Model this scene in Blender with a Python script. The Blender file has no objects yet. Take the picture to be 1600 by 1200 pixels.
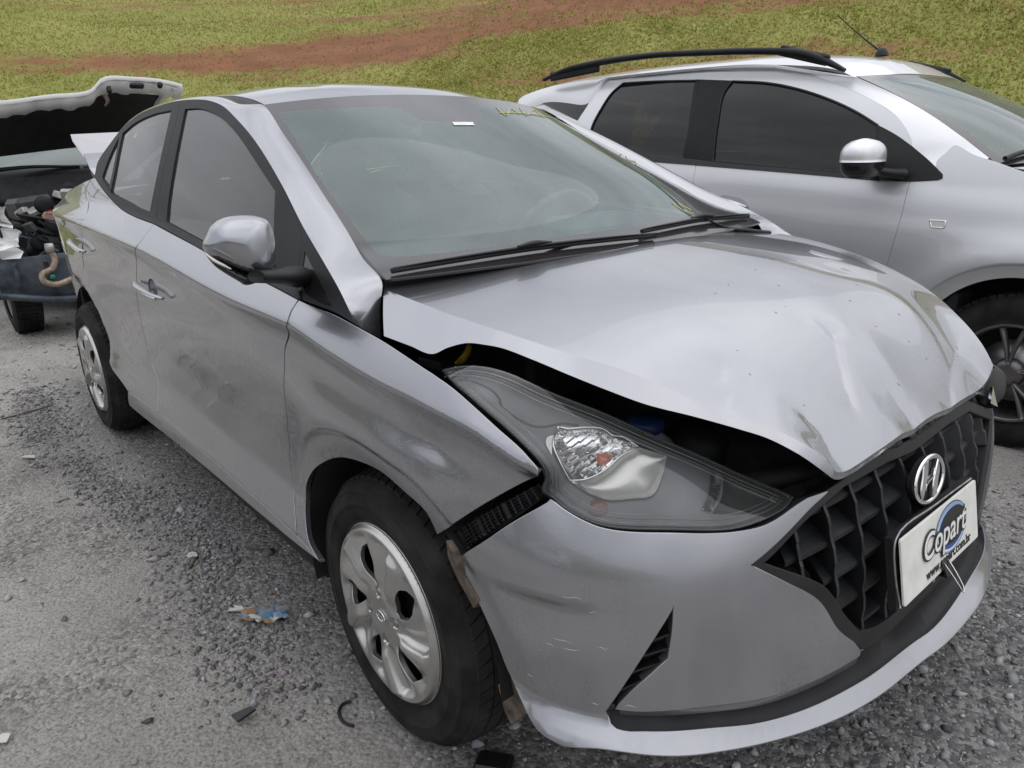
import bpy, math, random
import numpy as np
from mathutils import Vector, Matrix, Euler, geometry
rng=np.random.default_rng(7); random.seed(7)
scene=bpy.context.scene
COL=scene.collection
# ---------------------------------------------------------------- camera
cam_data=bpy.data.cameras.new('camera'); cam=bpy.data.objects.new('camera',cam_data); COL.objects.link(cam)
cam.location=(1.2089,-1.4505,1.2640); cam.rotation_euler=(1.24997,0.02049,0.86055)
cam_data.sensor_width=36; cam_data.lens=25.567; cam_data.clip_start=.05; cam_data.clip_end=3000
scene.camera=cam
# ---------------------------------------------------------------- overcast daylight
SUN_EL,SUN_AZ=math.radians(62),math.radians(40)         # azimuth measured from +x towards +y
world=bpy.data.worlds.new('World'); scene.world=world; world.use_nodes=True
wn=world.node_tree.nodes; wl=world.node_tree.links; wn.clear()
w_out=wn.new('ShaderNodeOutputWorld'); w_bg=wn.new('ShaderNodeBackground'); w_bg.inputs['Strength'].default_value=.11
sky=wn.new('ShaderNodeTexSky'); sky.sky_type='NISHITA'; sky.sun_disc=False; sky.sun_elevation=SUN_EL; sky.sun_rotation=math.radians(90)-SUN_AZ
sky.air_density=1.2; sky.dust_density=2.5
w_tc=wn.new('ShaderNodeTexCoord'); w_map=wn.new('ShaderNodeMapping'); w_map.inputs['Scale'].default_value=(1.0,1.0,2.6)
w_n=wn.new('ShaderNodeTexNoise'); w_n.inputs['Scale'].default_value=1.9; w_n.inputs['Detail'].default_value=7; w_n.inputs['Roughness'].default_value=.55
w_r=wn.new('ShaderNodeValToRGB'); e=w_r.color_ramp.elements
e[0].position=.30; e[0].color=(4.2,4.3,4.65,1); e[1].position=.70; e[1].color=(10.5,10.55,10.8,1)
w_mix=wn.new('ShaderNodeMixRGB'); w_mix.inputs[0].default_value=.88
wl.new(w_tc.outputs['Generated'],w_map.inputs[0]); wl.new(w_map.outputs[0],w_n.inputs['Vector']); wl.new(w_n.outputs[0],w_r.inputs[0])
# overcast sky: about three times brighter overhead than at the horizon
w_sx=wn.new('ShaderNodeSeparateXYZ'); w_mr=wn.new('ShaderNodeMapRange'); w_mr.inputs[1].default_value=0; w_mr.inputs[2].default_value=1; w_mr.inputs[3].default_value=.46; w_mr.inputs[4].default_value=1.28
w_mul=wn.new('ShaderNodeVectorMath'); w_mul.operation='SCALE'
wl.new(w_tc.outputs['Generated'],w_sx.inputs[0]); wl.new(w_sx.outputs[2],w_mr.inputs[0]); wl.new(w_r.outputs[0],w_mul.inputs[0]); wl.new(w_mr.outputs[0],w_mul.inputs['Scale'])
wl.new(sky.outputs[0],w_mix.inputs[1]); wl.new(w_mul.outputs[0],w_mix.inputs[2]); wl.new(w_mix.outputs[0],w_bg.inputs[0]); wl.new(w_bg.outputs[0],w_out.inputs[0])
sun_d=bpy.data.lights.new('sun','SUN'); sun_d.energy=.5; sun_d.angle=math.radians(110); sun_d.color=(1,.965,.92)
sun=bpy.data.objects.new('sun',sun_d); COL.objects.link(sun); sun.rotation_euler=(0,math.pi/2-SUN_EL,SUN_AZ)
scene.view_settings.view_transform='Standard'; scene.view_settings.look='None'; scene.view_settings.gamma=1; scene.view_settings.use_curve_mapping=False
scene.view_settings.exposure=0.56
scene.cycles.caustics_reflective=False; scene.cycles.caustics_refractive=False; scene.cycles.max_bounces=10; scene.cycles.transparent_max_bounces=16; scene.cycles.glossy_bounces=5
# ---------------------------------------------------------------- materials
def _mat(name):
    m=bpy.data.materials.new(name); m.use_nodes=True
    nt=m.node_tree; b=nt.nodes['Principled BSDF']; return m,nt,b
def simple(name,col,rough=.5,metal=0,coat=0,spec=.5,bump=0,bscale=200,var=0,vscale=20,coat_rough=.03):
    m,nt,b=_mat(name); N=nt.nodes; L=nt.links
    b.inputs['Base Color'].default_value=(*col,1); b.inputs['Roughness'].default_value=rough; b.inputs['Metallic'].default_value=metal
    b.inputs['Coat Weight'].default_value=coat; b.inputs['Coat Roughness'].default_value=coat_rough; b.inputs['Specular IOR Level'].default_value=spec
    if var or bump:
        tc=N.new('ShaderNodeTexCoord')
    if var:
        n=N.new('ShaderNodeTexNoise'); n.inputs['Scale'].default_value=vscale; n.inputs['Detail'].default_value=6
        r=N.new('ShaderNodeMapRange'); r.inputs[1].default_value=.3; r.inputs[2].default_value=.7; r.inputs[3].default_value=1-var; r.inputs[4].default_value=1+var
        mx=N.new('ShaderNodeVectorMath'); mx.operation='SCALE'; mx.inputs[0].default_value=col
        L.new(tc.outputs['Object'],n.inputs['Vector']); L.new(n.outputs[0],r.inputs[0]); L.new(r.outputs[0],mx.inputs['Scale']); L.new(mx.outputs[0],b.inputs['Base Color'])
    if bump:
        n=N.new('ShaderNodeTexNoise'); n.inputs['Scale'].default_value=bscale; n.inputs['Detail'].default_value=4
        bp=N.new('ShaderNodeBump'); bp.inputs['Strength'].default_value=bump; bp.inputs['Distance'].default_value=.004
        L.new(tc.outputs['Object'],n.inputs['Vector']); L.new(n.outputs[0],bp.inputs['Height']); L.new(bp.outputs[0],b.inputs['Normal'])
    return m
def paint(name,col,metal=.8,rough=.34,dust=.35,dustcol=(.30,.285,.26)):
    """metallic car paint under clear coat, with a thin film of road dust, streaks and a few scratches"""
    m,nt,b=_mat(name); N=nt.nodes; L=nt.links
    tc=N.new('ShaderNodeTexCoord')
    b.inputs['Metallic'].default_value=metal; b.inputs['Coat Weight'].default_value=.9; b.inputs['Coat IOR'].default_value=1.5
    def noise(sc,det=6,vec=None,rough_=.6):
        n=N.new('ShaderNodeTexNoise'); n.inputs['Scale'].default_value=sc; n.inputs['Detail'].default_value=det; n.inputs['Roughness'].default_value=rough_
        L.new(vec or tc.outputs['Object'],n.inputs['Vector']); return n
    def rng_(src,a,b_,c,d):
        r=N.new('ShaderNodeMapRange'); r.inputs[1].default_value=a; r.inputs[2].default_value=b_; r.inputs[3].default_value=c; r.inputs[4].default_value=d; L.new(src,r.inputs[0]); return r.outputs[0]
    def math_(op,a,bb):
        q=N.new('ShaderNodeMath'); q.operation=op
        for i,v in enumerate((a,bb)):
            if isinstance(v,(int,float)): q.inputs[i].default_value=v
            else: L.new(v,q.inputs[i])
        return q.outputs[0]
    mp=N.new('ShaderNodeMapping'); mp.inputs['Scale'].default_value=(9,9,1.2); L.new(tc.outputs['Object'],mp.inputs[0])
    big=noise(2.6,5); streak=noise(4,6,mp.outputs[0]); fine=noise(420,3)
    sep=N.new('ShaderNodeSeparateXYZ'); L.new(tc.outputs['Object'],sep.inputs[0])
    low=rng_(sep.outputs[2],.9,.2,.25,1.0)
    d=math_('MULTIPLY',rng_(big.outputs[0],.35,.72,.0,1.0),rng_(streak.outputs[0],.3,.7,.35,1.0))
    d=math_('MULTIPLY',d,low); d=math_('MULTIPLY',d,rng_(fine.outputs[0],.3,.7,.6,1.2)); d=math_('MULTIPLY',d,dust)
    mix=N.new('ShaderNodeMixRGB'); mix.inputs[1].default_value=(*col,1); mix.inputs[2].default_value=(*dustcol,1); L.new(d,mix.inputs[0]); L.new(mix.outputs[0],b.inputs['Base Color'])
    L.new(rng_(d,0,1,rough,.75),b.inputs['Roughness']); L.new(rng_(d,0,.6,metal,.1),b.inputs['Metallic'])
    L.new(rng_(d,0,.5,.02,.45),b.inputs['Coat Roughness']); L.new(rng_(d,0,.6,.95,.35),b.inputs['Coat Weight'])
    # orange peel and flake
    pe=noise(55,2); fl=noise(1500,1)
    h=math_('ADD',math_('MULTIPLY',pe.outputs[0],.8),math_('MULTIPLY',fl.outputs[0],.16))
    bp=N.new('ShaderNodeBump'); bp.inputs['Strength'].default_value=.022; bp.inputs['Distance'].default_value=.004; L.new(h,bp.inputs['Height']); L.new(bp.outputs[0],b.inputs['Normal'])
    return m
def glass(name,tint,ior=1.5,refl=1.0,rough=0.0,dust=.1,dcol=(.55,.57,.55)):
    """thin glazing: tinted see-through, mirror reflection by Fresnel, a film of dust, with painted sky sheen on windscreens"""
    m=bpy.data.materials.new(name); m.use_nodes=True; nt=m.node_tree; N=nt.nodes; L=nt.links; N.clear()
    out=N.new('ShaderNodeOutputMaterial'); tr=N.new('ShaderNodeBsdfTransparent'); tr.inputs[0].default_value=(*tint,1)
    gl=N.new('ShaderNodeBsdfGlossy'); gl.inputs['Roughness'].default_value=rough; gl.inputs[0].default_value=(refl,refl,refl,1)
    fr=N.new('ShaderNodeFresnel'); fr.inputs[0].default_value=ior
    mx=N.new('ShaderNodeMixShader'); L.new(fr.outputs[0],mx.inputs[0]); L.new(tr.outputs[0],mx.inputs[1]); L.new(gl.outputs[0],mx.inputs[2])
    df=N.new('ShaderNodeBsdfDiffuse'); df.inputs[0].default_value=(*dcol,1)
    tc=N.new('ShaderNodeTexCoord'); n=N.new('ShaderNodeTexNoise'); n.inputs['Scale'].default_value=2.2; n.inputs['Detail'].default_value=10; n.inputs['Roughness'].default_value=.62; L.new(tc.outputs['Object'],n.inputs['Vector'])
    r=N.new('ShaderNodeMapRange'); r.inputs[1].default_value=.25; r.inputs[2].default_value=.8; r.inputs[3].default_value=dust*.55; r.inputs[4].default_value=dust*1.6; L.new(n.outputs[0],r.inputs[0])
    m2=N.new('ShaderNodeMixShader'); L.new(r.outputs[0],m2.inputs[0]); L.new(mx.outputs[0],m2.inputs[1]); L.new(df.outputs[0],m2.inputs[2]); L.new(m2.outputs[0],out.inputs[0])
    return m
M={}
M['silver']=paint('silver_paint',(.335,.343,.372),metal=.88,dust=.22,rough=.26)
M['silver_light']=paint('light_silver_paint',(.68,.69,.71),metal=.62,rough=.38,dust=.25)
M['white_paint']=paint('white_paint',(.80,.81,.81),metal=0,rough=.4,dust=.3)
M['black_gloss']=simple('gloss_black_trim',(.010,.010,.011),.25,coat=.15)
M['frame']=simple('satin_black_frame',(.018,.019,.021),.5,var=.2,vscale=9,spec=.2)
M['plastic']=simple('black_plastic',(.013,.0135,.015),.5,spec=.35,bump=.25,bscale=900,var=.3,vscale=14)
M['plastic_dusty']=simple('dusty_plastic',(.019,.020,.022),.55,spec=.4,bump=.2,bscale=500,var=.5,vscale=18)
M['dark']=simple('engine_bay_black',(.012,.012,.012),.7,var=.4,vscale=12)
M['rubber']=simple('tyre_rubber',(.019,.0185,.018),.85,bump=.35,bscale=300,var=.75,vscale=11,spec=.25)
M['cover']=simple('wheel_cover_paint',(.47,.465,.45),.27,metal=.8,coat=.25,var=.10,vscale=12,coat_rough=.25)
M['alloy']=simple('dark_alloy',(.16,.15,.155),.38,metal=.7,var=.15,vscale=10)
M['steel']=simple('bare_steel',(.30,.30,.30),.38,metal=.9,var=.3,vscale=40)
M['chrome']=simple('chrome',(.80,.80,.81),.09,metal=1)
M['rust']=simple('rusty_steel',(.105,.078,.06),.8,var=.6,vscale=45,bump=.4,bscale=120)
M['lampgrey']=simple('headlamp_bezel_grey',(.115,.122,.133),.42)
M['reflector']=simple('lamp_reflector',(.78,.78,.78),.13,metal=1)
M['ribbed']=simple('lamp_ribbed_glass',(.62,.61,.58),.3,metal=.6)
M['amber']=simple('amber_bulb',(.55,.10,.02),.3,coat=.6)
M['amber_dim']=simple('dim_amber',(.09,.016,.006),.3,coat=.4)
M['screen_sheen']=glass('sky_sheen_windscreen_glass',(.6,.7,.68),1.7,dust=.22,dcol=(.45,.55,.53))  # sky reflection painted on as a pale diffuse film
M['red']=simple('red_lens',(.35,.02,.02),.15,coat=1)
M['lens']=glass('lamp_lens',(.93,.94,.95),1.42,dust=.05)
M['screen']=glass('windscreen_glass',(.80,.95,.925),1.64,dust=.12,dcol=(.46,.64,.62))  # part of its dust film is sky reflection painted in teal
M['tint']=glass('tinted_side_glass',(.27,.27,.28),1.62,dust=.06)
M['tint_light']=glass('lightly_tinted_glass',(.86,.90,.90),1.4,dust=.03)
M['tint_dark']=glass('dark_tinted_glass',(.05,.05,.055),1.5,dust=.02)
M['frit']=simple('black_printed_glass_edge',(.030,.027,.030),.16,coat=.4)
M['fabric']=simple('grey_seat_fabric',(.055,.058,.062),.85,bump=.3,bscale=500)
M['trim_light']=simple('light_interior_trim',(.55,.56,.54),.8)
M['dash']=simple('dashboard_plastic',(.085,.09,.092),.7)
M['orange']=simple('orange_cloth',(.60,.12,.02),.8)
M['white']=simple('white_board',(.72,.72,.68),.55,var=.10,vscale=25)
M['ink']=simple('black_ink',(.015,.015,.016),.5)
M['blue_ink']=simple('blue_ink',(.03,.09,.33),.5)
M['paleblue_ink']=simple('pale_blue_ink',(.25,.38,.62),.5)
M['print_white']=simple('white_ink',(.78,.78,.76),.5)
M['yellow']=simple('yellow_marker_paint',(.60,.57,.24),.6)
M['yellow_plastic']=simple('yellow_plastic',(.62,.45,.03),.4)
M['bluecap']=simple('blue_cap_plastic',(.02,.05,.17),.4)
M['translucent']=simple('milky_tank_plastic',(.45,.46,.44),.4)
M['hose']=simple('corroded_pipe',(.33,.26,.20),.55,metal=.3,var=.4,vscale=40)
M['bluegrey']=simple('bluegrey_painted_steel',(.042,.056,.072),.5,var=.6,vscale=14,coat=.2)
M['engine']=simple('engine_plastic',(.03,.031,.034),.5,var=.5,vscale=25)
M['alu']=simple('cast_aluminium',(.38,.38,.37),.5,metal=.6,var=.3,vscale=30)
# ---------------------------------------------------------------- object helpers
def tag(o,label=None,cat=None,group=None,kind=None):
    if label: o['label']=label
    if cat: o['category']=cat
    if group: o['group']=group
    if kind: o['kind']=kind
    return o
def empty(name,loc=(0,0,0),rot=(0,0,0)):
    o=bpy.data.objects.new(name,None); o.empty_display_size=.2; o.location=loc; o.rotation_euler=rot; COL.objects.link(o); return o
def mesh_obj(name,V,F,mat,parent=None,normals=None,smooth=True,mats=None,fmat=None):
    me=bpy.data.meshes.new(name); V=np.asarray(V,float)
    if normals is not None:                      # keep winding in step with the given normals
        NN=np.asarray(normals,float); G=[]
        for f in F:
            a,b,c=V[f[0]],V[f[1]],V[f[2]]; g=np.cross(b-a,c-a)
            if len(f)==4: g=np.cross(V[f[2]]-V[f[0]],V[f[3]]-V[f[1]])
            G.append(f if g@NN[list(f)].sum(0)>=0 else list(f)[::-1])
        F=G
    me.from_pydata(V.tolist(),[],[tuple(int(i) for i in f) for f in F]); 
    for m in (mats or [mat]): me.materials.append(m)
    if fmat is not None: me.polygons.foreach_set('material_index',np.asarray(fmat,dtype=np.int32))
    if smooth: me.polygons.foreach_set('use_smooth',np.ones(len(me.polygons),dtype=bool))
    me.update()
    if normals is not None: me.normals_split_custom_set_from_vertices(np.asarray(normals,float).tolist())
    o=bpy.data.objects.new(name,me); COL.objects.link(o); o.parent=parent
    return o
def mesh_from(name,me,parent=None,mtx=None):
    o=bpy.data.objects.new(name,me); COL.objects.link(o); o.parent=parent
    if mtx is not None: o.matrix_local=mtx
    return o
def crom(P,n):
    """Catmull-Rom through P, about n points a span, end points kept"""
    P=np.asarray(P,float)
    if len(P)<3: 
        t=np.linspace(0,1,max(2,n+1))[:,None]; return P[0]*(1-t)+P[-1]*t
    Q=np.vstack([2*P[0]-P[1],P,2*P[-1]-P[-2]]); out=[]
    for i in range(1,len(Q)-2):
        p0,p1,p2,p3=Q[i-1:i+3]
        # centripetal tangents
        d0,d1,d2=[max(1e-6,np.linalg.norm(b-a)**.5) for a,b in ((p0,p1),(p1,p2),(p2,p3))]
        m1=d1*((p1-p0)/d0-(p2-p0)/(d0+d1)+(p2-p1)/d1); m2=d1*((p2-p1)/d1-(p3-p1)/(d1+d2)+(p3-p2)/d2)
        t=np.linspace(0,1,n,endpoint=False)[:,None]
        out.append((2*t**3-3*t**2+1)*p1+(t**3-2*t**2+t)*m1+(-2*t**3+3*t**2)*p2+(t**3-t**2)*m2)
    return np.vstack(out+[P[-1:]])
def resample(P,h,closed=False):
    P=np.asarray(P,float); d=np.linalg.norm(np.diff(P,axis=0),axis=1); s=np.concatenate([[0],np.cumsum(d)])
    n=max(1,int(math.ceil(s[-1]/h))); t=np.linspace(0,s[-1],n+1)
    return np.stack([np.interp(t,s,P[:,k]) for k in range(P.shape[1])],1)
def loop(segs,scale,h):
    """closed outline in scaled parameter space from corner-to-corner segments"""
    out=[]; sc=np.array(scale)
    for sg in segs:
        if len(sg)<2: continue
        c=resample(crom(np.array(sg,float)*sc,10),h); out.append(c[:-1])
    P=np.vstack(out)
    keep=np.linalg.norm(P-np.roll(P,1,0),axis=1)>1e-5
    return P[keep]
def area2(P): return .5*np.sum(P[:,0]*np.roll(P[:,1],-1)-np.roll(P[:,0],-1)*P[:,1])
def inset(P,d):
    if area2(P)<0: P=P[::-1]
    e1=P-np.roll(P,1,0); e2=np.roll(P,-1,0)-P
    n1=np.stack([-e1[:,1],e1[:,0]],1)/np.maximum(np.linalg.norm(e1,axis=1),1e-9)[:,None]; n2=np.stack([-e2[:,1],e2[:,0]],1)/np.maximum(np.linalg.norm(e2,axis=1),1e-9)[:,None]
    b=n1+n2; L=np.maximum(np.linalg.norm(b,axis=1),.5); b=b/L[:,None]
    c=np.maximum((b*n1).sum(1),.5)
    return P+b*(d/c)[:,None]
def inside(P,Q):
    """points Q inside polygon P"""
    x,y=Q[:,0],Q[:,1]; r=np.zeros(len(Q),bool); A=P; B=np.roll(P,-1,0)
    for (ax,ay),(bx,by) in zip(A,B):
        if ay==by: continue
        c=((ay>y)!=(by>y))&(x<(bx-ax)*(y-ay)/(by-ay)+ax); r^=c
    return r
def dist_poly(P,Q):
    d=np.full(len(Q),1e9); A=P; B=np.roll(P,-1,0)
    for a,b in zip(A,B):
        v=b-a; t=np.clip(((Q-a)@v)/max(v@v,1e-12),0,1); d=np.minimum(d,np.linalg.norm(Q-a-t[:,None]*v,axis=1))
    return d
def trimesh2d(outer,holes,h,extra=None):
    """triangulate the region: outline + hex grid inside (constrained Delaunay)"""
    lo=outer.min(0); hi=outer.max(0); g=[]
    ys=np.arange(lo[1]+h*.5,hi[1],h*.866)
    for j,y in enumerate(ys):
        xs=np.arange(lo[0]+h*(.25 if j%2 else .75),hi[0],h); g.append(np.stack([xs,np.full(len(xs),y)],1))
    G=np.vstack(g) if g else np.zeros((0,2))
    if extra is not None:
        c=.55*h; ex={(int(a//c),int(b//c)) for a,b in extra}
        k=[not any((int(a//c)+i,int(b//c)+j) in ex for i in (-1,0,1) for j in (-1,0,1)) for a,b in G]; G=np.vstack([G[np.array(k,bool)],extra])
    if len(G):
        k=inside(outer,G); G=G[k]
        for H in holes: G=G[~inside(H,G)] if len(G) else G
        if len(G):
            d=dist_poly(outer,G)
            for H in holes: d=np.minimum(d,dist_poly(H,G))
            G=G[d>min(h*.45,.006)] if extra is not None else G[d>h*.45]
    pts=[outer]; edges=[]; n=0
    for Lp in [outer]+list(holes):
        edges+= [(n+i,n+(i+1)%len(Lp)) for i in range(len(Lp))]; n+=len(Lp)
    V=np.vstack([outer]+list(holes)+[G])
    v,e,f,ov,oe,of=geometry.delaunay_2d_cdt([Vector(p) for p in V],edges,[],0,1e-7)
    v=np.array([tuple(p) for p in v]); f=np.array([t for t in f if len(t)==3])
    c=v[f].mean(1); k=inside(outer,c)
    for H in holes: k&=~inside(H,c)
    f=f[k]
    a=v[f]; ar=(a[:,1,0]-a[:,0,0])*(a[:,2,1]-a[:,0,1])-(a[:,1,1]-a[:,0,1])*(a[:,2,0]-a[:,0,0])
    f=f[np.abs(ar)>1e-11]; ar=ar[np.abs(ar)>1e-11]; f[ar<0]=f[ar<0][:,::-1]
    # map the loops to merged vertex ids
    rep={}
    for i,l in enumerate(ov):
        for q in l: rep[q]=i
    loops=[];n=0
    for Lp in [outer]+list(holes):
        loops.append([rep.get(n+i,n+i) for i in range(len(Lp))]); n+=len(Lp)
    return v,f,loops
def normals_of(S,uv,scale,eps=6e-4,**kw):
    s=np.array(scale); a=uv/s; e0=eps/s[0]; e1=eps/s[1]
    du=S(a[:,0]+e0,a[:,1],**kw)-S(a[:,0]-e0,a[:,1],**kw); dv=S(a[:,0],a[:,1]+e1,**kw)-S(a[:,0],a[:,1]-e1,**kw)
    n=np.cross(du,dv); return n/np.maximum(np.linalg.norm(n,axis=1),1e-12)[:,None]
def panel_data(S,outer,holes=(),scale=(1,1),h=.02,ref=(0,-1,0),gap=0,flange=.014,hb=None,extra=None,lift=None,fillet=.0014,**kw):
    """trimmed surface patch with rolled edges -> verts, faces, normals"""
    hb=hb or h*.6
    O=loop(outer,scale,hb) if isinstance(outer,list) else outer
    if area2(O)<0: O=O[::-1]
    if gap: O=inset(O,gap)
    HH=[]
    for H in holes:
        Hp=loop(H,scale,hb) if isinstance(H,list) else H
        if area2(Hp)<0: Hp=Hp[::-1]
        HH.append(Hp)
    v,f,loops=trimesh2d(O,HH,h,extra)
    s=np.array(scale); X=S(v[:,0]/s[0],v[:,1]/s[1],**kw); N=normals_of(S,v,scale,**kw)
    flip=(N@np.array(ref,float)).mean()<0
    if flip: N=-N; f=f[:,::-1]
    if lift is not None: X=X+N*lift(v,O)[:,None]
    V=[X];NN=[N];F=[f.tolist()]; n=len(X)
    if flange:
        for li,lp in enumerate(loops):
            lp=np.array(lp); k=len(lp); P=X[lp]; nn=N[lp]
            tg=np.roll(P,-1,0)-np.roll(P,1,0); out=np.cross(tg,nn); out/=np.maximum(np.linalg.norm(out,axis=1),1e-9)[:,None]
            if flip: out=-out
            if li>0: out=-out if False else out
            # outward of the kept region: for the outer loop (ccw) and for holes (ccw too, so the other way)
            if li>0: out=-out
            r=fillet
            A=P+out*r*.7-nn*r*.3; B=P+out*r-nn*r; C=P+out*r-nn*flange
            na=nn*.7+out*.7; na/=np.linalg.norm(na,axis=1)[:,None]
            V+=[A,B,C]; NN+=[na,out,out]; b=n; n+=3*k
            idx=[lp,np.arange(b,b+k),np.arange(b+k,b+2*k),np.arange(b+2*k,b+3*k)]
            for u,w in zip(idx[:-1],idx[1:]):
                for i in range(k):
                    j=(i+1)%k; q=[int(u[i]),int(w[i]),int(w[j]),int(u[j])]
                    if (li>0)^flip: q=q[::-1]
                    F.append([q])
    F=[t for g in F for t in g]
    return np.vstack(V),F,np.vstack(NN)
def panel(name,S,outer,mat,parent,mirror=False,**kw):
    V,F,N=panel_data(S,outer,**kw)
    o=mesh_obj(name,V,F,mat,parent,N)
    if mirror: mirror_obj(o,name,mat,parent)
    return o
def mirror_obj(o,name,mat,parent,axis_y=0.0):
    me=o.data; V=np.empty(len(me.vertices)*3); me.vertices.foreach_get('co',V); V=V.reshape(-1,3).copy(); V[:,1]=2*axis_y-V[:,1]
    F=[list(p.vertices)[::-1] for p in me.polygons]
    N=np.zeros((len(V),3))
    for lp,cn in zip(me.loops,me.corner_normals): N[lp.vertex_index]=cn.vector
    N[:,1]*=-1
    return mesh_obj(name,V,F,mat,parent,N,mats=[m for m in me.materials])
def grid_faces(nu,nv,cu=False,cv=False):
    F=[]
    for i in range(nu if cu else nu-1):
        for j in range(nv if cv else nv-1):
            F.append((i*nv+j,((i+1)%nu)*nv+j,((i+1)%nu)*nv+(j+1)%nv,i*nv+(j+1)%nv))
    return F
def loft_data(A,B,nu=8,nv=8,bulge=0,ref=(0,-1,0),fade=False):
    """surface between two matching curves, bowed outwards"""
    a=crom(A,nu); b=crom(B,nu); t=np.linspace(0,1,nv)
    X=a[:,None]*(1-t)[None,:,None]+b[:,None]*t[None,:,None]
    du=np.gradient(X,axis=0); dv=np.gradient(X,axis=1); n=np.cross(du,dv); n/=np.maximum(np.linalg.norm(n,axis=2),1e-9)[...,None]
    if (n.reshape(-1,3)@np.array(ref,float)).mean()<0: n=-n; fl=True
    else: fl=False
    g=sstep(.16,.34,np.linspace(0,1,len(a))) if fade else np.ones(len(a))
    X=X+n*(4*t*(1-t)*bulge)[None,:,None]*g[:,None,None]
    F=grid_faces(len(a),nv)
    if fl: F=[f[::-1] for f in F]
    return X.reshape(-1,3),F
def loft(name,A,B,mat,parent,**kw):
    V,F=loft_data(A,B,**kw); return mesh_obj(name,V,F,mat,parent)
def box_data(c,s,rot=None,bev=0):
    """box, optionally chamfered"""
    sx,sy,sz=[q/2 for q in s]
    if not bev:
        V=np.array([(x,y,z) for x in (-sx,sx) for y in (-sy,sy) for z in (-sz,sz)]); F=[(0,1,3,2),(4,6,7,5),(0,4,5,1),(2,3,7,6),(0,2,6,4),(1,5,7,3)]
    else:
        b=min(bev,sx*.9,sy*.9,sz*.9); V=[];
        for x in (-1,1):
            for y in (-1,1):
                for z in (-1,1):
                    V+= [(x*sx,y*(sy-b),z*(sz-b)),(x*(sx-b),y*sy,z*(sz-b)),(x*(sx-b),y*(sy-b),z*sz)]
        V=np.array(V); idx=lambda x,y,z,k:(((x>0)*2+(y>0))*2+(z>0))*3+k; F=[]
        for s_ in (-1,1):
            F.append([idx(s_,a,b_,0) for a,b_ in ((-1,-1),(1,-1),(1,1),(-1,1))][::s_]); F.append([idx(a,s_,b_,1) for a,b_ in ((-1,-1),(-1,1),(1,1),(1,-1))][::s_]); F.append([idx(a,b_,s_,2) for a,b_ in ((-1,-1),(1,-1),(1,1),(-1,1))][::s_])
            for t_ in (-1,1):
                F.append([idx(s_,t_,-1,0),idx(s_,t_,-1,1),idx(s_,t_,1,1),idx(s_,t_,1,0)][::-s_*t_]); F.append([idx(s_,-1,t_,0),idx(s_,-1,t_,2),idx(s_,1,t_,2),idx(s_,1,t_,0)][::s_*t_]); F.append([idx(-1,s_,t_,1),idx(-1,s_,t_,2),idx(1,s_,t_,2),idx(1,s_,t_,1)][::-s_*t_])
                for q in (-1,1): F.append([idx(s_,t_,q,0),idx(s_,t_,q,1),idx(s_,t_,q,2)][::s_*t_*q])
    if rot is not None: V=V@np.array(Euler(rot).to_matrix()).T
    return V+np.array(c),F
def join(parts):
    V=[];F=[];n=0
    for v,f in parts: V.append(np.asarray(v)); F+=[tuple(int(i)+n for i in q) for q in f]; n+=len(v)
    return np.vstack(V),F
def box(name,c,s,mat,parent,rot=None,bev=.004,smooth=False): V,F=box_data(c,s,rot,bev); return mesh_obj(name,V,F,mat,parent,smooth=smooth)
def frames(C):
    T=np.gradient(C,axis=0); T/=np.maximum(np.linalg.norm(T,axis=1),1e-9)[:,None]
    up=np.array([0,0,1.]) if abs(T[0]@[0,0,1])<.9 else np.array([1.,0,0]); n=np.cross(up,T[0]); n/=np.linalg.norm(n); Ns=[n]
    for i in range(1,len(C)):
        n=Ns[-1]-T[i]*(Ns[-1]@T[i]); n/=max(np.linalg.norm(n),1e-9); Ns.append(n)
    Ns=np.array(Ns); return T,Ns,np.cross(T,Ns)
def tube_data(P,r,seg=10,n=6,flat=1.0):
    C=crom(P,n); 
    rr=np.interp(np.linspace(0,1,len(C)),np.linspace(0,1,len(np.atleast_1d(r))),np.atleast_1d(r)) if np.ndim(r) else np.full(len(C),r)
    T,A,B=frames(C); a=np.linspace(0,2*np.pi,seg,endpoint=False)
    X=C[:,None]+rr[:,None,None]*(np.cos(a)[None,:,None]*A[:,None]+flat*np.sin(a)[None,:,None]*B[:,None])
    F=grid_faces(len(C),seg,cv=True); k=len(C)*seg; V=np.vstack([X.reshape(-1,3),C[:1],C[-1:]])
    for j in range(seg): F.append((k,(j+1)%seg,j)); F.append((k+1,(len(C)-1)*seg+j,(len(C)-1)*seg+(j+1)%seg))
    return V,F
def tube(name,P,r,mat,parent,**kw): V,F=tube_data(P,r,**kw); return mesh_obj(name,V,F,mat,parent)
def lathe_data(prof,seg=48,axis='y',cap=False):
    """profile (radius, along) turned round the axis"""
    p=np.array(prof,float); a=np.linspace(0,2*np.pi,seg,endpoint=False)
    X=np.empty((seg,len(p),3)); X[...,0]=np.cos(a)[:,None]*p[:,0]; X[...,2]=np.sin(a)[:,None]*p[:,0]; X[...,1]=p[:,1]
    if axis=='z': X=X[...,[0,2,1]]
    if axis=='x': X=X[...,[1,0,2]]
    return X.reshape(-1,3),grid_faces(seg,len(p),cu=True)
def lathe(name,prof,mat,parent,seg=48,axis='y',loc=(0,0,0)):
    V,F=lathe_data(prof,seg,axis); return mesh_obj(name,V+np.array(loc),F,mat,parent)
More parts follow.
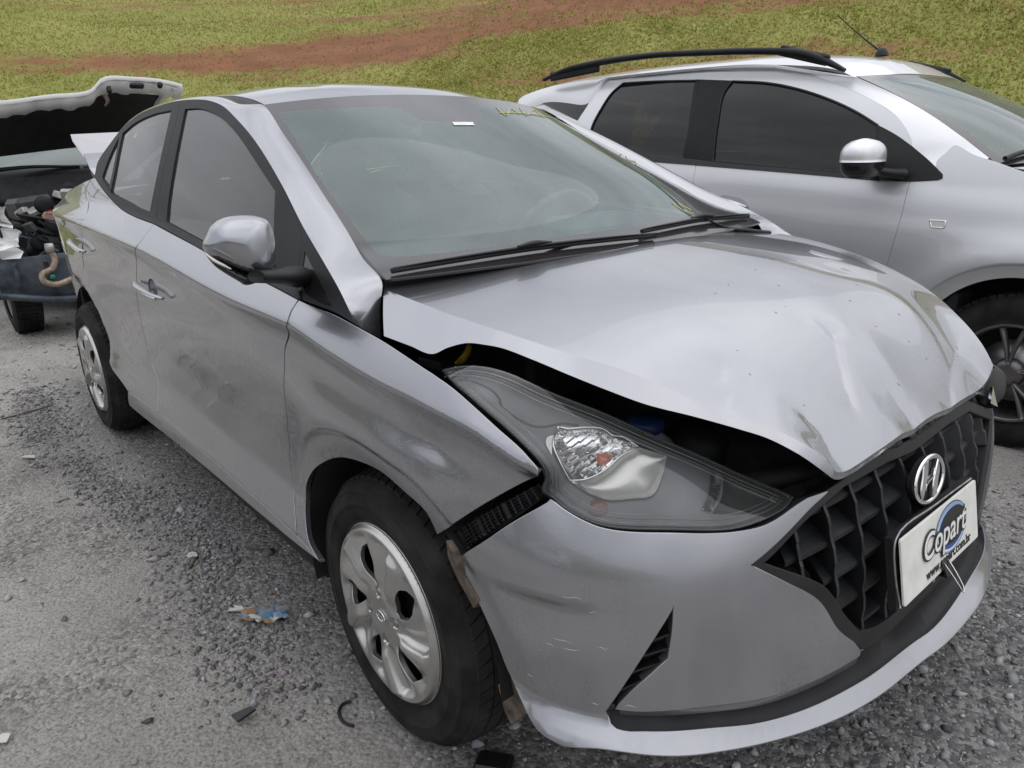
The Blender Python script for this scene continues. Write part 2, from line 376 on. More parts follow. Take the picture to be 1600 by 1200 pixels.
def extrude_poly(P2,o,e1,e2,d,bev=0):
    """flat polygon (points in e1,e2) with thickness d along e1 x e2"""
    P2=np.asarray(P2,float)
    if area2(P2)<0: P2=P2[::-1]
    o,e1,e2=[np.asarray(q,float) for q in (o,e1,e2)]; n=np.cross(e1,e2); n/=np.linalg.norm(n); k=len(P2)
    b=o+P2[:,:1]*e1+P2[:,1:]*e2; rows=[b]
    if bev:
        Q=inset(P2,bev); rows+= [b+n*(d-bev), o+Q[:,:1]*e1+Q[:,1:]*e2+n*d]
    else: rows.append(b+n*d)
    V=np.vstack(rows); m=len(rows); F=[tuple(range(k-1,-1,-1)),tuple(range((m-1)*k,m*k))]
    for r in range(m-1):
        for i in range(k): j=(i+1)%k; F.append((r*k+i,r*k+j,(r+1)*k+j,(r+1)*k+i))
    return V,F
def text_mesh(body,size,shear=0,offset=0,extrude=0,space=1,align='LEFT'):
    cu=bpy.data.curves.new('lettering','FONT'); cu.body=body; cu.size=size; cu.shear=shear; cu.offset=offset; cu.extrude=extrude; cu.space_character=space; cu.align_x=align; cu.resolution_u=6
    o=bpy.data.objects.new('lettering',cu); COL.objects.link(o); dg=bpy.context.evaluated_depsgraph_get(); me=bpy.data.meshes.new_from_object(o.evaluated_get(dg)); bpy.data.objects.remove(o); return me
# ---- shape functions of the sedan (metres; x forward, y to the car's left, z up; front axle at x=0)
def cint(x, xs, ys):
    """smooth (monotone cubic) interpolation of a table"""
    x=np.asarray(x,float); xs=np.asarray(xs,float); ys=np.asarray(ys,float)
    h=np.diff(xs); d=np.diff(ys)/h
    m=np.zeros(len(xs)); m[0]=d[0]; m[-1]=d[-1]
    for i in range(1,len(xs)-1):
        m[i]=0 if d[i-1]*d[i]<=0 else (h[i-1]+h[i])*3/((2*h[i]+h[i-1])/d[i-1]+(h[i]+2*h[i-1])/d[i])
    xc=np.clip(x,xs[0],xs[-1]); i=np.clip(np.searchsorted(xs,xc)-1,0,len(xs)-2)
    t=(xc-xs[i])/h[i]; t2=t*t; t3=t2*t
    r=(2*t3-3*t2+1)*ys[i]+(t3-2*t2+t)*h[i]*m[i]+(-2*t3+3*t2)*ys[i+1]+(t3-t2)*h[i]*m[i+1]
    return r+np.where(x<xs[0],(x-xs[0])*m[0],0)+np.where(x>xs[-1],(x-xs[-1])*m[-1],0)
def sstep(a,b,x):
    t=np.clip((np.asarray(x,float)-a)/(b-a),0,1); return t*t*(3-2*t)
def tps(P,V,lam=1e-4):
    P=np.asarray(P,float); V=np.asarray(V,float); n=len(P)
    def U(r2): return np.where(r2>1e-12,0.5*r2*np.log(np.maximum(r2,1e-12)),0)
    D=((P[:,None]-P[None])**2).sum(2); K=U(D)+lam*np.eye(n)
    Q=np.hstack([np.ones((n,1)),P]); A=np.vstack([np.hstack([K,Q]),np.hstack([Q.T,np.zeros((3,3))])])
    w=np.linalg.solve(A,np.concatenate([V,np.zeros(3)]))
    def f(x,y):
        x=np.asarray(x,float); y=np.asarray(y,float); s=x.shape; q=np.stack([x.ravel(),y.ravel()],1)
        o=np.empty(len(q))
        for i in range(0,len(q),20000):
            qq=q[i:i+20000]; D=((qq[:,None]-P[None])**2).sum(2); o[i:i+20000]=U(D)@w[:n]+w[n]+qq@w[n+1:]
        return o.reshape(s)
    return f
# half width along the crease, crease height, belt height
def f_W(x): return cint(x,[-3.45,-3.3,-3.15,-3.0,-2.8,-2.5,-2.1,-1.5,-.8,-.3,0,.2,.32,.42,.52,.62],[.50,.66,.745,.79,.825,.842,.853,.860,.860,.857,.852,.840,.822,.797,.755,.70])
def f_zc(x): return cint(x,[-3.3,-2.6,-1.9,-1.28,-.5,-.22,-.04,.1,.22,.34,.44,.52],[.99,1.0,.99,.975,.924,.917,.890,.871,.856,.838,.800,.775])
def f_zb(x): return cint(x,[-3.3,-2.8,-2.2,-1.6,-1.16,-.7,-.34,-.05,.1,.25,.4,.55],[1.05,1.065,1.075,1.07,1.05,1.015,.985,.962,.942,.918,.875,.80])
def _side(x,z):
    """right body side: half width as a function of x and z"""
    x=np.asarray(x,float); z=np.asarray(z,float)
    W=f_W(x); zc=f_zc(x); zb=np.maximum(f_zb(x),zc+.03)
    k=(z-.20)/(zc-.20)                      # 0 sill, 1 crease
    low=cint(k,[-.15,0,.08,.16,.22,.30,.38,.5,.65,.8,.93,1.0],[-.085,-.046,-.024,-.012,-.015,-.034,-.050,-.046,-.030,-.016,-.014,0.0])
    low=np.where(k>1,0,low)
    # softened crease and shoulder up to the belt
    t=np.clip((z-zc)/(zb-zc),0,1)
    up=-(.052+.022*sstep(-.05,-.5,x))*t**1.15
    dz=np.maximum(z-zb,0)
    green=-(.40*dz+.32*dz*dz)
    low=low-.0115*np.exp(-((k-.91)/.085)**2)*sstep(-.60,-.12,x)*(k<=1)*sstep(1.0,.965,k)
    y=W+low+up+green
    # wheel arch shoulders
    for cx,cz,R,amp in ((.02,.31,.425,.019),(-2.53,.31,.42,.014)):
        rho=np.hypot(x-cx,(z-cz)); 
        a=sstep(.30,.42,z)*sstep(1.02,.90,k)
        bump=np.where(rho>R,np.exp(-((rho-R)/.10)**2),np.exp(-((rho-R)/.075)**2))
        if cx>-1: a=a*sstep(-.46,-.18,x-cx)*(1-.6*sstep(.17,.33,x-cx))
        y=y+amp*bump*a-.010*sstep(R-.002,R-.012,rho)*a
    # dent above the front arch: a hollow running along the arch shoulder, sharp at its lower front end
    u=(x-.232)*.99-(z-.768)*.14; v=(x-.232)*.14+(z-.768)*.99
    w_=.030+.012*sstep(.05,-.07,u)
    hol=np.exp(-np.abs((u+.005)/.072)**2.0)*np.where(v>0,np.exp(-(np.abs(v)/(1.25*w_))**1.25),np.exp(-(v/.095)**2))
    y=y-.024*hol
    y=y+.004*np.exp(-((v+.030)/.012)**2)*np.exp(-(u/.07)**2)*.6
    return y
def side(x,z,off=0.0):
    x=np.asarray(x,float); z=np.asarray(z,float)
    return sum(w*_side(x,z+d) for d,w in ((-.0105,.06),(-.007,.13),(-.0035,.2),(0,.22),(.0035,.2),(.007,.13),(.0105,.06)))-off
def S_side(x,z,off=0.0):
    x=np.asarray(x,float); z=np.asarray(z,float); return np.stack([x,-side(x,z,off),z],-1)
# windscreen: a across -1..1, b up 0..1
def S_ws(a,b,off=0.0):
    a=np.asarray(a,float); b=np.asarray(b,float)
    W=cint(b,[-.2,0,.18,.45,.75,1,1.1],[.70,.69,.662,.620,.575,.542,.53])
    xe=cint(b,[-.2,0,.18,.45,.75,1,1.1],[.08,-.09,-.235,-.46,-.715,-.934,-1.02]); ze=cint(b,[-.2,0,.18,.45,.75,1,1.1],[.935,1.012,1.057,1.16,1.278,1.380,1.42])
    c=1-np.abs(a)**2.2
    x=xe+c*(.115-.05*b); z=ze+c*(.012+.022*b)+.012*np.sin(np.pi*np.clip(b,0,1))*c
    return np.stack([x+off*.4,a*W,z+off*.9],-1)
# roof
def S_roof(x,y,off=0.0):
    x=np.asarray(x,float); y=np.asarray(y,float)
    zc=cint(x,[-2.9,-2.6,-2.3,-2.0,-1.7,-1.45,-1.25,-1.1,-1.0,-.93,-.85],[1.20,1.33,1.425,1.463,1.480,1.481,1.473,1.455,1.432,1.412,1.385])
    W=.55; z=zc-.062*(np.abs(y)/W)**2.4
    # two shallow pressed beads
    for yb in (-.27,.27): z=z-.006*np.exp(-((y-yb)/.035)**2)*sstep(-1.12,-1.25,x)
    return np.stack([x,y,z+off],-1)
# bonnet
HP=[(-0.0949,-.69,0.9847),(-.02,-.36,1.012),(.03,0,1.02),(-.02,.36,1.012),(-.115,.66,.99),
(-0.0038, -0.683, 0.974),(0.1092, -0.672, 0.9605),(0.1851, -0.66, 0.9516),(0.2903, -0.64, 0.9387),(0.3829, -0.612, 0.9231),(0.492, -0.555, 0.8937),(0.5909, -0.495, 0.8503),(0.6545, -0.45, 0.8266),(0.7284, -0.405, 0.7826),
(.74,-.38,.752),(.735,-.24,.742),(.722,0,.728),(.712,.25,.716),(.70,.49,.705),
(.09,.66,.972),(.26,.63,.947),(.40,.60,.912),(.50,.565,.878),(.575,.535,.838),(.64,.51,.79),(.69,.50,.735),
(.40,0,.955),(.40,-.3,.945),(.40,.3,.95),(.2,-.3,.985),(.2,.3,.992),(.2,0,.995),(.56,0,.895),(.56,.3,.885),(.56,-.3,.88),(.65,0,.82)]
_hood=tps([p[:2] for p in HP],[p[2] for p in HP],2e-4)
HCR=[]   # creases: polyline in (x,y), amplitude, width on the left of its run, width on the right
def _poly_d(x,y,pl):
    best=None
    for (ax,ay),(bx,by) in zip(pl[:-1],pl[1:]):
        dx,dy=bx-ax,by-ay; L2=dx*dx+dy*dy
        t=np.clip(((x-ax)*dx+(y-ay)*dy)/L2,0,1); d=np.hypot(x-ax-t*dx,y-ay-t*dy); s=(dx*(y-ay)-dy*(x-ax))/np.sqrt(L2)/(d+2e-3); u=t
        if best is None: best=[d,s,u*0+t,np.zeros_like(d)]
        else:
            m=d<best[0]; best[0]=np.where(m,d,best[0]); best[1]=np.where(m,s,best[1])
    return best[0],best[1]
def hood_z(x,y):
    x=np.asarray(x,float); y=np.asarray(y,float); z=_hood(x,y)
    for pl,amp,wl,wr,ex in HCR:
        d,s=_poly_d(x,y,pl); z=z+amp*np.exp(-(d/(wr+(wl-wr)*(.5+.5*s)))**ex)
    return z
def S_hood(x,y,off=0.0):
    x=np.asarray(x,float); y=np.asarray(y,float); return np.stack([x,y,hood_z(x,y)+off],-1)
# bumper: phi degrees about the vertical through (xc,0) (negative = car's right), z height
def f_zl(ph): return cint(ph,[-80,-62,-43,-25,0,45,90],[.355,.352,.312,.283,.243,.233,.25])   # top of the chin lip
def S_bump(phd,z,off=0.0):
    phd=np.asarray(phd,float); ph=np.radians(phd); z=np.asarray(z,float)
    zl=f_zl(phd); lip=sstep(.050,-.004,z-zl)*sstep(100,66,np.abs(phd))*(1-.35*sstep(22,42,phd)); tuck=sstep(.085,.16,zl-z)
    A=cint(z,[.06,.24,.35,.5,.6,.7,.78,.86],[.57,.578,.577,.565,.545,.505,.445,.36])+.050*lip-.05*tuck-off
    B=cint(z,[.06,.2,.3,.5,.62,.72,.8],[.77,.80,.815,.828,.825,.80,.77])+.03*lip-.03*tuck-off
    n=3.3; r=(np.abs(np.cos(ph)/A)**n+np.abs(np.sin(ph)/B)**n)**(-1/n)
    # scalloped flank below the shoulder line, and the face turned in round the wheel arch
    t=cint(phd,[-86,-80,-70,-62,-56,-48,-40],[.575,.583,.590,.598,.598,.612,.64])-z; f=sstep(-84,-68,phd)*sstep(-56.3,-61,phd)
    r=r-.010*f*sstep(-.002,.016,t)*np.exp(-np.maximum(t,0)**2/.075**2)
    e=phd-cint(z,[.30,.35,.41,.475,.536,.584,.65],[-71.,-72.,-73.7,-75.7,-78.6,-82.,-88.]); r=r-.010*sstep(4.2,0,e)*sstep(.66,.58,z)
    return np.stack([.20+r*np.cos(ph),r*np.sin(ph),z+0*r],-1)
# headlamp: height field over a local frame
LO=np.array([.50,-.62,.76]); LN=np.array([.60,-.50,.625]); LN/=np.linalg.norm(LN)
L1=np.array([.56,.37,-.17]); L1-=LN*(L1@LN); L1/=np.linalg.norm(L1); L2=np.cross(LN,L1)
LPTS=[(0.1789, -0.748, 0.8851), (0.2485, -0.722, 0.9006), (0.3153, -0.692, 0.8939), (0.3755, -0.66, 0.8703), (0.4507, -0.6, 0.8352), (0.5306, -0.53, 0.7876), (0.6076, -0.455, 0.7375), (0.6633, -0.405, 0.7053), (0.682, -0.385, 0.6935), (0.6893, -0.4374, 0.6892), (0.6677, -0.5403, 0.6849), (0.6187, -0.6378, 0.6999), (0.549, -0.7189, 0.7098), (0.505, -0.7434, 0.7252), (0.47, -0.7533, 0.7428), (0.4623, -0.7736, 0.803), (0.3961, -0.7852, 0.8422), (0.2867, -0.7958, 0.8885), (0.5023, -0.655, 0.7713), (0.605, -0.575, 0.7422), (0.3937, -0.72, 0.8455)]
_lp=np.array(LPTS)-LO
_lamp=tps(np.stack([_lp@L1,_lp@L2],1),_lp@LN,3e-4)
def S_lamp(a,b,off=0.0):
    a=np.asarray(a,float); b=np.asarray(b,float); h=_lamp(a,b)+off
    return LO+a[...,None]*L1+b[...,None]*L2+h[...,None]*LN
# ---- people carrier: right flank, wheel axis at x=.36, centre plane y=2.79
def c_zb(x): return cint(x,[-3,-1.5,-1.2,-.45,-.1,.3,.8],[1.175,1.163,1.148,1.10,1.074,1.04,.98])
def S_car(x,z,off=0.0):
    x=np.asarray(x,float); z=np.asarray(z,float); zb=c_zb(x)
    k=z/zb; p=cint(k,[.12,.2,.28,.36,.45,.6,.72,.80,.86,.93,1.0],[.07,.035,.02,.022,.016,.004,.0,.004,.014,.026,.048])
    p=np.where(z>zb,.048,p); dz=np.maximum(z-zb,0); p=p+.22*dz+.42*dz*dz
    p=p+.10*np.maximum(x-.1,0)**2+.10*np.maximum(-2.2-x,0)**2
    for cx in (.36,-2.26):
        rho=np.hypot(x-cx,z-.33); R=.445; a=sstep(.3,.45,z)*sstep(1.0,.85,k)
        p=p-.020*np.where(rho>R,np.exp(-((rho-R)/.09)**2),np.exp(-((rho-R)/.06)**2))*a+.012*sstep(R,R-.012,rho)*a
    return np.stack([x,1.905+p+off,z],-1)
def S_car_roof(x,y,off=0.0):
    x=np.asarray(x,float); y=np.asarray(y,float); zc=cint(x,[-3.0,-2.8,-2.4,-1.8,-1.2,-.8,-.6,-.48,-.36],[1.55,1.642,1.688,1.702,1.695,1.662,1.628,1.572,1.515])
    return np.stack([x,y,zc-.07*(np.abs(y-2.79)/.66)**2.6+off],-1)
def S_car_ws(a,b,off=0.0):
    a=np.asarray(a,float); b=np.asarray(b,float); W=.735-.055*b; c=1-np.abs(a)**2.2
    x=.16-.655*b+.16*c*(1-.55*b); z=1.135+.385*b+.02*c+.03*np.sin(np.pi*np.clip(b,0,1))
    return np.stack([x+off*.5,2.79+a*W,z+off*.85],-1)
# ================================================================ the yard: ground sheet, gravel, bank
def vnoise(x,y,seed=0):
    """cheap value noise"""
    def hsh(i,j): 
        n=(i*374761393+j*668265263+seed*974634777)&0x7fffffff; n=((n^(n>>13))*1274126177)&0x7fffffff; return ((n^(n>>16))&0xffff)/65535.
    xi=np.floor(x).astype(np.int64); yi=np.floor(y).astype(np.int64); u=x-xi; v=y-yi; u=u*u*(3-2*u); v=v*v*(3-2*v)
    return (hsh(xi,yi)*(1-u)+hsh(xi+1,yi)*u)*(1-v)+(hsh(xi,yi+1)*(1-u)+hsh(xi+1,yi+1)*u)*v
def fbm(x,y,o=4,seed=0): 
    s=0;a=.5
    for k in range(o): s=s+a*vnoise(x*2**k,y*2**k,seed+k); a*=.5
    return s/(1-.5**o)
def ground_z(x,y):
    z=-.012+.030*(fbm(x*.9,y*.9,3,3)-.5)+.014*(fbm(x*5,y*5,3,11)-.5)+.006*(fbm(x*19,y*19,2,5)-.5)
    for cx,cy,r in ((0,-.74,.45),(-2.53,-.78,.5),(.36,2.0,.5),(-5.2,-.75,.4)):
        z=z*(1-np.exp(-((x-cx)**2+(y-cy)**2)/(r*r)))-.009*np.exp(-((x-cx)**2+(y-cy)**2)/(r*r))
    return z
def axis_pts(a,b,h,far):
    c=list(np.arange(a,b,h)); st=h; q=b
    while q<far: st*=1.35; q+=st; c.append(q)
    st=h; q=a; l=[]
    while q>-far: st*=1.35; q-=st; l.append(q)
    return np.array(l[::-1]+c)
gxs=axis_pts(-6.5,2.2,.028,260); gys=axis_pts(-3.4,2.6,.028,260)
X,Y=np.meshgrid(gxs,gys,indexing='ij'); Z=ground_z(X,Y)
def dirt_material():
    m,nt,b=_mat('gritty_ground'); N=nt.nodes; L=nt.links; tc=N.new('ShaderNodeTexCoord')
    def noise(sc,det=6,ro=.6,ty='n'):
        n=N.new('ShaderNodeTexNoise'); n.inputs['Scale'].default_value=sc; n.inputs['Detail'].default_value=det; n.inputs['Roughness'].default_value=ro; L.new(tc.outputs['Object'],n.inputs['Vector']); return n.outputs[0]
    def ramp(src,stops):
        r=N.new('ShaderNodeValToRGB'); e=r.color_ramp.elements
        for i,(p,c) in enumerate(stops):
            q=e[i] if i<2 else e.new(p); q.position=p; q.color=(*c,1)
        L.new(src,r.inputs[0]); return r.outputs[0]
    def mix(f,a,bb,mode='MIX'):
        x=N.new('ShaderNodeMixRGB'); x.blend_type=mode
        if isinstance(f,float): x.inputs[0].default_value=f
        else: L.new(f,x.inputs[0])
        L.new(a,x.inputs[1]); L.new(bb,x.inputs[2]); return x.outputs[0]
    base=ramp(noise(1.1,7),[(.30,(.335,.32,.302)),(.52,(.44,.425,.40)),(.72,(.53,.51,.485))])
    grit=ramp(noise(130,5,.75),[(.33,(.40,.38,.37)),(.52,(1,1,1)),(.68,(1.18,1.16,1.13))])
    c=mix(1.0,base,grit,'MULTIPLY')
    v=N.new('ShaderNodeTexVoronoi'); v.inputs['Scale'].default_value=85; L.new(tc.outputs['Object'],v.inputs['Vector'])
    pv=N.new('ShaderNodeSeparateColor'); L.new(v.outputs['Color'],pv.inputs[0])
    peb=ramp(pv.outputs[0],[(.0,(.36,.36,.37)),(.45,(.75,.75,.76)),(1.0,(1.15,1.14,1.12))])
    patch=ramp(noise(1.7,5,.62),[(.43,(0,0,0)),(.60,(1,1,1))])
    c=mix(patch,c,mix(1.0,c,peb,'MULTIPLY'))
    brown=ramp(noise(.55,4),[(.55,(0,0,0)),(.75,(.5,.5,.5))]); tint=N.new('ShaderNodeRGB'); tint.outputs[0].default_value=(.25,.19,.145,1); c=mix(brown,c,tint.outputs[0])
    oil=ramp(noise(1.35,5,.7),[(.62,(0,0,0)),(.76,(.75,.75,.75))]); dk=N.new('ShaderNodeRGB'); dk.outputs[0].default_value=(.075,.065,.058,1); c=mix(oil,c,dk.outputs[0])
    at=N.new('ShaderNodeAttribute'); at.attribute_name='gravel'; dg=ramp(pv.outputs[1],[(.0,(.09,.09,.092)),(.6,(.21,.21,.21)),(1.0,(.35,.345,.34))]); c=mix(at.outputs['Fac'],c,dg)  # dark gravel tone, also used for the painted shade under the sedan
    L.new(c,b.inputs['Base Color']); b.inputs['Roughness'].default_value=.95; b.inputs['Specular IOR Level'].default_value=.25
    bp=N.new('ShaderNodeBump'); bp.inputs['Strength'].default_value=.9; bp.inputs['Distance'].default_value=.010; 
    h=N.new('ShaderNodeMath'); h.operation='SUBTRACT'; L.new(noise(150,6,.7),h.inputs[0]); 
    d=N.new('ShaderNodeMath'); d.operation='MULTIPLY'; L.new(v.outputs['Distance'],d.inputs[0]); d.inputs[1].default_value=.8; L.new(d.outputs[0],h.inputs[1]); L.new(h.outputs[0],bp.inputs['Height']); L.new(bp.outputs[0],b.inputs['Normal'])
    return m
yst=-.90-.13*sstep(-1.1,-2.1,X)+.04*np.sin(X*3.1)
gravel_shade=np.clip(.62*np.exp(-((Y-yst)/.105)**2)*sstep(-4.0,-3.0,X)*sstep(-.25,-1.0,X)*sstep(.22,.48,fbm(X*3,Y*3,3,14))+.6*sstep(.2,.9,X)*sstep(-1.2,-.4,Y)*sstep(.35,.6,fbm(X*1.5,Y*1.5,3,15))+.8*sstep(-.95,-.75,Y)*sstep(-4,-3,X)*sstep(1.2,.6,X)*sstep(1.2,.7,Y),0,1)  # dark gravel strips, plus the sedan's shade painted into the ground beneath it
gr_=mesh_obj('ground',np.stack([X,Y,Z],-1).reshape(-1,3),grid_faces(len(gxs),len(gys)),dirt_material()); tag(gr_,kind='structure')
_a=gr_.data.color_attributes.new('gravel','FLOAT_COLOR','POINT'); _c=np.ones((X.size,4),np.float32); _c[:,:3]=gravel_shade.reshape(-1,1); _a.data.foreach_set('color',_c.ravel())
def fast_mesh(name,V,F,mat,cols=None,smooth=False,parent=None,nv=3):
    me=bpy.data.meshes.new(name); V=np.ascontiguousarray(V,dtype=np.float32); F=np.ascontiguousarray(F,dtype=np.int32)
    me.vertices.add(len(V)); me.vertices.foreach_set('co',V.ravel()); me.loops.add(F.size); me.loops.foreach_set('vertex_index',F.ravel())
    me.polygons.add(len(F)); me.polygons.foreach_set('loop_start',np.arange(0,F.size,F.shape[1],dtype=np.int32)); 
    if smooth: me.polygons.foreach_set('use_smooth',np.ones(len(F),bool))
    me.materials.append(mat); me.update(calc_edges=True)
    if cols is not None:
        a=me.color_attributes.new('tone','FLOAT_COLOR','POINT'); c=np.ones((len(V),4),np.float32); c[:,:3]=cols; a.data.foreach_set('color',c.ravel())
    o=bpy.data.objects.new(name,me); COL.objects.link(o); o.parent=parent; return o
def attr_mat(name,rough=.85,bump=0,up=False):
    m,nt,b=_mat(name); a=nt.nodes.new('ShaderNodeAttribute'); a.attribute_name='tone'; nt.links.new(a.outputs['Color'],b.inputs['Base Color']); b.inputs['Roughness'].default_value=rough; b.inputs['Specular IOR Level'].default_value=.25
    if up:                                        # blades take the light of the turf they stand in
        cx_=nt.nodes.new('ShaderNodeCombineXYZ'); cx_.inputs[1].default_value=-.35; cx_.inputs[2].default_value=.93; nt.links.new(cx_.outputs[0],b.inputs['Normal'])
    if bump:
        tc=nt.nodes.new('ShaderNodeTexCoord'); n=nt.nodes.new('ShaderNodeTexNoise'); n.inputs['Scale'].default_value=140; n.inputs['Detail'].default_value=4; bp=nt.nodes.new('ShaderNodeBump'); bp.inputs['Strength'].default_value=bump; bp.inputs['Distance'].default_value=.004
        nt.links.new(tc.outputs['Object'],n.inputs['Vector']); nt.links.new(n.outputs[0],bp.inputs['Height']); nt.links.new(bp.outputs[0],b.inputs['Normal'])
    return m
stone_mat=attr_mat('broken_stone',.85,.5)
# a crushed-stone template: an octahedron with its edges split
OV=np.array([(1,0,0),(-1,0,0),(0,1,0),(0,-1,0),(0,0,1),(0,0,-1),(.75,.72,.1),(-.7,.75,-.1),(-.75,-.7,.1),(.72,-.75,0)],float)
OF=np.array([(0,6,4),(6,2,4),(2,7,4),(7,1,4),(1,8,4),(8,3,4),(3,9,4),(9,0,4),(6,0,5),(2,6,5),(7,2,5),(1,7,5),(8,1,5),(3,8,5),(9,3,5),(0,9,5)])
def stones(xy,size,seed):
    r=np.random.default_rng(seed); n=len(xy)
    V=OV[None]*(1+r.uniform(-.32,.32,(n,10,3))); s=size[:,None]*r.uniform(.65,1.25,(n,3))*np.array([1,.85,.55]); V=V*s[:,None]
    a=r.uniform(0,6.28,n); b=r.normal(0,.5,n); ca,sa,cb,sb=np.cos(a),np.sin(a),np.cos(b),np.sin(b)
    x=V[...,0]*cb[:,None]+V[...,2]*sb[:,None]; z=-V[...,0]*sb[:,None]+V[...,2]*cb[:,None]; y=V[...,1]
    X=x*ca[:,None]-y*sa[:,None]; Y=x*sa[:,None]+y*ca[:,None]
    zz=ground_z(xy[:,0],xy[:,1])+size*r.uniform(-.15,.30,n)
    P=np.stack([X+xy[:,:1],Y+xy[:,1:],z+zz[:,None]],-1).reshape(-1,3); F=(OF[None]+10*np.arange(n)[:,None,None]).reshape(-1,3)
    t=r.uniform(.12,.46,n)**1.0; hue=r.normal(0,.02,(n,3)); c=np.clip(t[:,None]*np.array([1.0,.985,.97])+hue*t[:,None]*2,.03,.6)
    return P,F,np.repeat(c,10,0)
def scatter(n,x0,x1,y0,y1,seed):
    r=np.random.default_rng(seed); return np.stack([r.uniform(x0,x1,n),r.uniform(y0,y1,n)],1)
def density(p):
    """gravel lies thick along the car's flank, behind its wheels and off its nose; the rest is trodden dust"""
    x,y=p[:,0],p[:,1]; d=.10+.34*sstep(.50,.72,fbm(x*1.3,y*1.3,3,21))
    d=np.maximum(d,.8*np.exp(-((y+.95)/.14)**2)*sstep(-3.6,-2.6,x)*sstep(.1,-.7,x)*sstep(.30,.55,fbm(x*2,y*2,2,8)))
    d=np.maximum(d,.9*sstep(.4,.9,x)*sstep(-1.1,-.3,y)); d=np.maximum(d,.55*sstep(-1.6,-2.4,x)*sstep(-2.3,-1.2,y))
    d=np.maximum(d,.9*sstep(-.9,-.6,y)); return d
P=np.vstack([scatter(52000,-1.6,1.6,-2.6,1.6,1),scatter(30000,-6,-1.6,-2.8,-.2,2),scatter(26000,.5,3.4,-.9,3.4,4)]); P=P[rng.random(len(P))<density(P)*.70]
sz=np.minimum(.0022*(1/np.maximum(rng.random(len(P)),.004))**.42,.017)*rng.uniform(.8,1.2,len(P))
V,F,c=stones(P,sz,3)
q=np.vstack([scatter(15000,-3.6,-.25,-1.42,-.72,6),scatter(9000,.45,3.0,-.7,3.2,9),scatter(6000,-.6,.5,-1.25,-.7,10)]); yc=-.90-.13*sstep(-1.1,-2.1,q[:,0])+.04*np.sin(q[:,0]*3.1); wq=np.exp(-((q[:,1]-yc)/.11)**2)*sstep(.0,-.9,q[:,0])*sstep(.25,.5,fbm(q[:,0]*3,q[:,1]*3,3,14)); wq=np.where(q[:,0]>.45,.55*sstep(.35,.6,fbm(q[:,0]*1.5,q[:,1]*1.5,3,15)),wq)
q=q[rng.random(len(q))<wq]; V2,F2,c2=stones(q,rng.uniform(.004,.011,len(q))*rng.uniform(.7,1.2,len(q)),33); c2=c2*np.array([.74,.735,.735]); F2=F2+len(V); V=np.vstack([V,V2]); F=np.vstack([F,F2]); c=np.vstack([c,c2])
o=fast_mesh('gravel',V,F,stone_mat,c); tag(o,'loose grey gravel and grit scattered over the yard','gravel',kind='stuff')
# ---- the grassed bank behind the cars
BK0=np.array([0.,5.2]); BKD=np.array([12.,5.0]); BKD/=np.linalg.norm(BKD); BKN=np.array([-BKD[1],BKD[0]])
def bank_h(s,d):
    """height on the bank: s along its foot, d metres behind it"""
    return sstep(-16.5,-13.1,s)*sstep(7.0,2.8,s)*np.where(d>0,11*(1-np.exp(-np.maximum(d,0)*.62/11))*1.1,d*.05)+.10*(fbm(s*.7+40,d*.9+20,3,31)-.5)*sstep(0,1,d)+sstep(-16.5,-13.1,s)*.055*np.sin(d*4.2+.4*np.sin(s*.5)+1.2)*sstep(.3,1.2,d)*(fbm(s*.25+9,d*.4,2,77))
# the foot of the bank: straight behind the cars, then bending round the end of the yard
_fs=np.arange(-70,60,.1); _fa=np.where(_fs>-8.6,0,np.minimum((-8.6-_fs)/4.5,1.06)); _fa=_fa+math.atan2(BKD[1],BKD[0])
_fx=np.cumsum(np.cos(_fa))*.1; _fy=np.cumsum(np.sin(_fa))*.1; _i0=int(np.argmin(abs(_fs))); _fx+=BK0[0]-_fx[_i0]; _fy+=BK0[1]-_fy[_i0]
def bank_pt(s,d):
    a=np.interp(s,_fs,_fa); return np.stack([np.interp(s,_fs,_fx)-np.sin(a)*d,np.interp(s,_fs,_fy)+np.cos(a)*d,bank_h(s,d)-.03],-1)
def soil_amount(s,d):
    """bare red earth shows in long smears across the slope"""
    u=s*.16; q=fbm(u*1.2+5,d*1.15+s*.06,4,51); b=np.exp(-((d-6.0-.05*s+.5*np.sin(s*.35))/1.15)**2)*sstep(-12.2,-8.6,s)*sstep(8,2,s)*.42+np.exp(-((d-3.3+.02*s)/.40)**2)*sstep(-16,-9,s)*sstep(-1,-5,s)*.10+np.exp(-((d-4.6)/.5)**2)*sstep(-18,-13,s)*sstep(-7,-10,s)*.2+np.exp(-((d-1.6)/.9)**2)*sstep(1.6,3.2,s)*.16
    return .92*sstep(.46,.74,q*.72+b+.10*(fbm(s*3,d*3,3,9)-.5)*2+.22*(fbm(s*9,d*9,2,19)-.5))
ss=np.concatenate([np.linspace(-60,-22,50),np.linspace(-21.6,9,420),np.linspace(9.4,50,50)]); dd=np.concatenate([np.linspace(-.6,10,190),np.linspace(11,60,25)])
S_,D_=np.meshgrid(ss,dd,indexing='ij'); B=bank_pt(S_,D_); soil=soil_amount(S_,D_)
gn=fbm(S_*2.5,D_*2.5,4,61)[...,None]; gcol=np.array([.19,.205,.05])*(1-gn)+np.array([.31,.305,.10])*gn; rcol=np.array([.21,.085,.05])*(.7+.6*fbm(S_*6,D_*6,3,71)[...,None])
bc=gcol*(1-soil[...,None])+rcol*soil[...,None]
bank=fast_mesh('grass_bank',B.reshape(-1,3),np.array(grid_faces(len(ss),len(dd))),attr_mat('bank_soil',.95,.6),bc.reshape(-1,3),smooth=True); tag(bank,kind='structure')
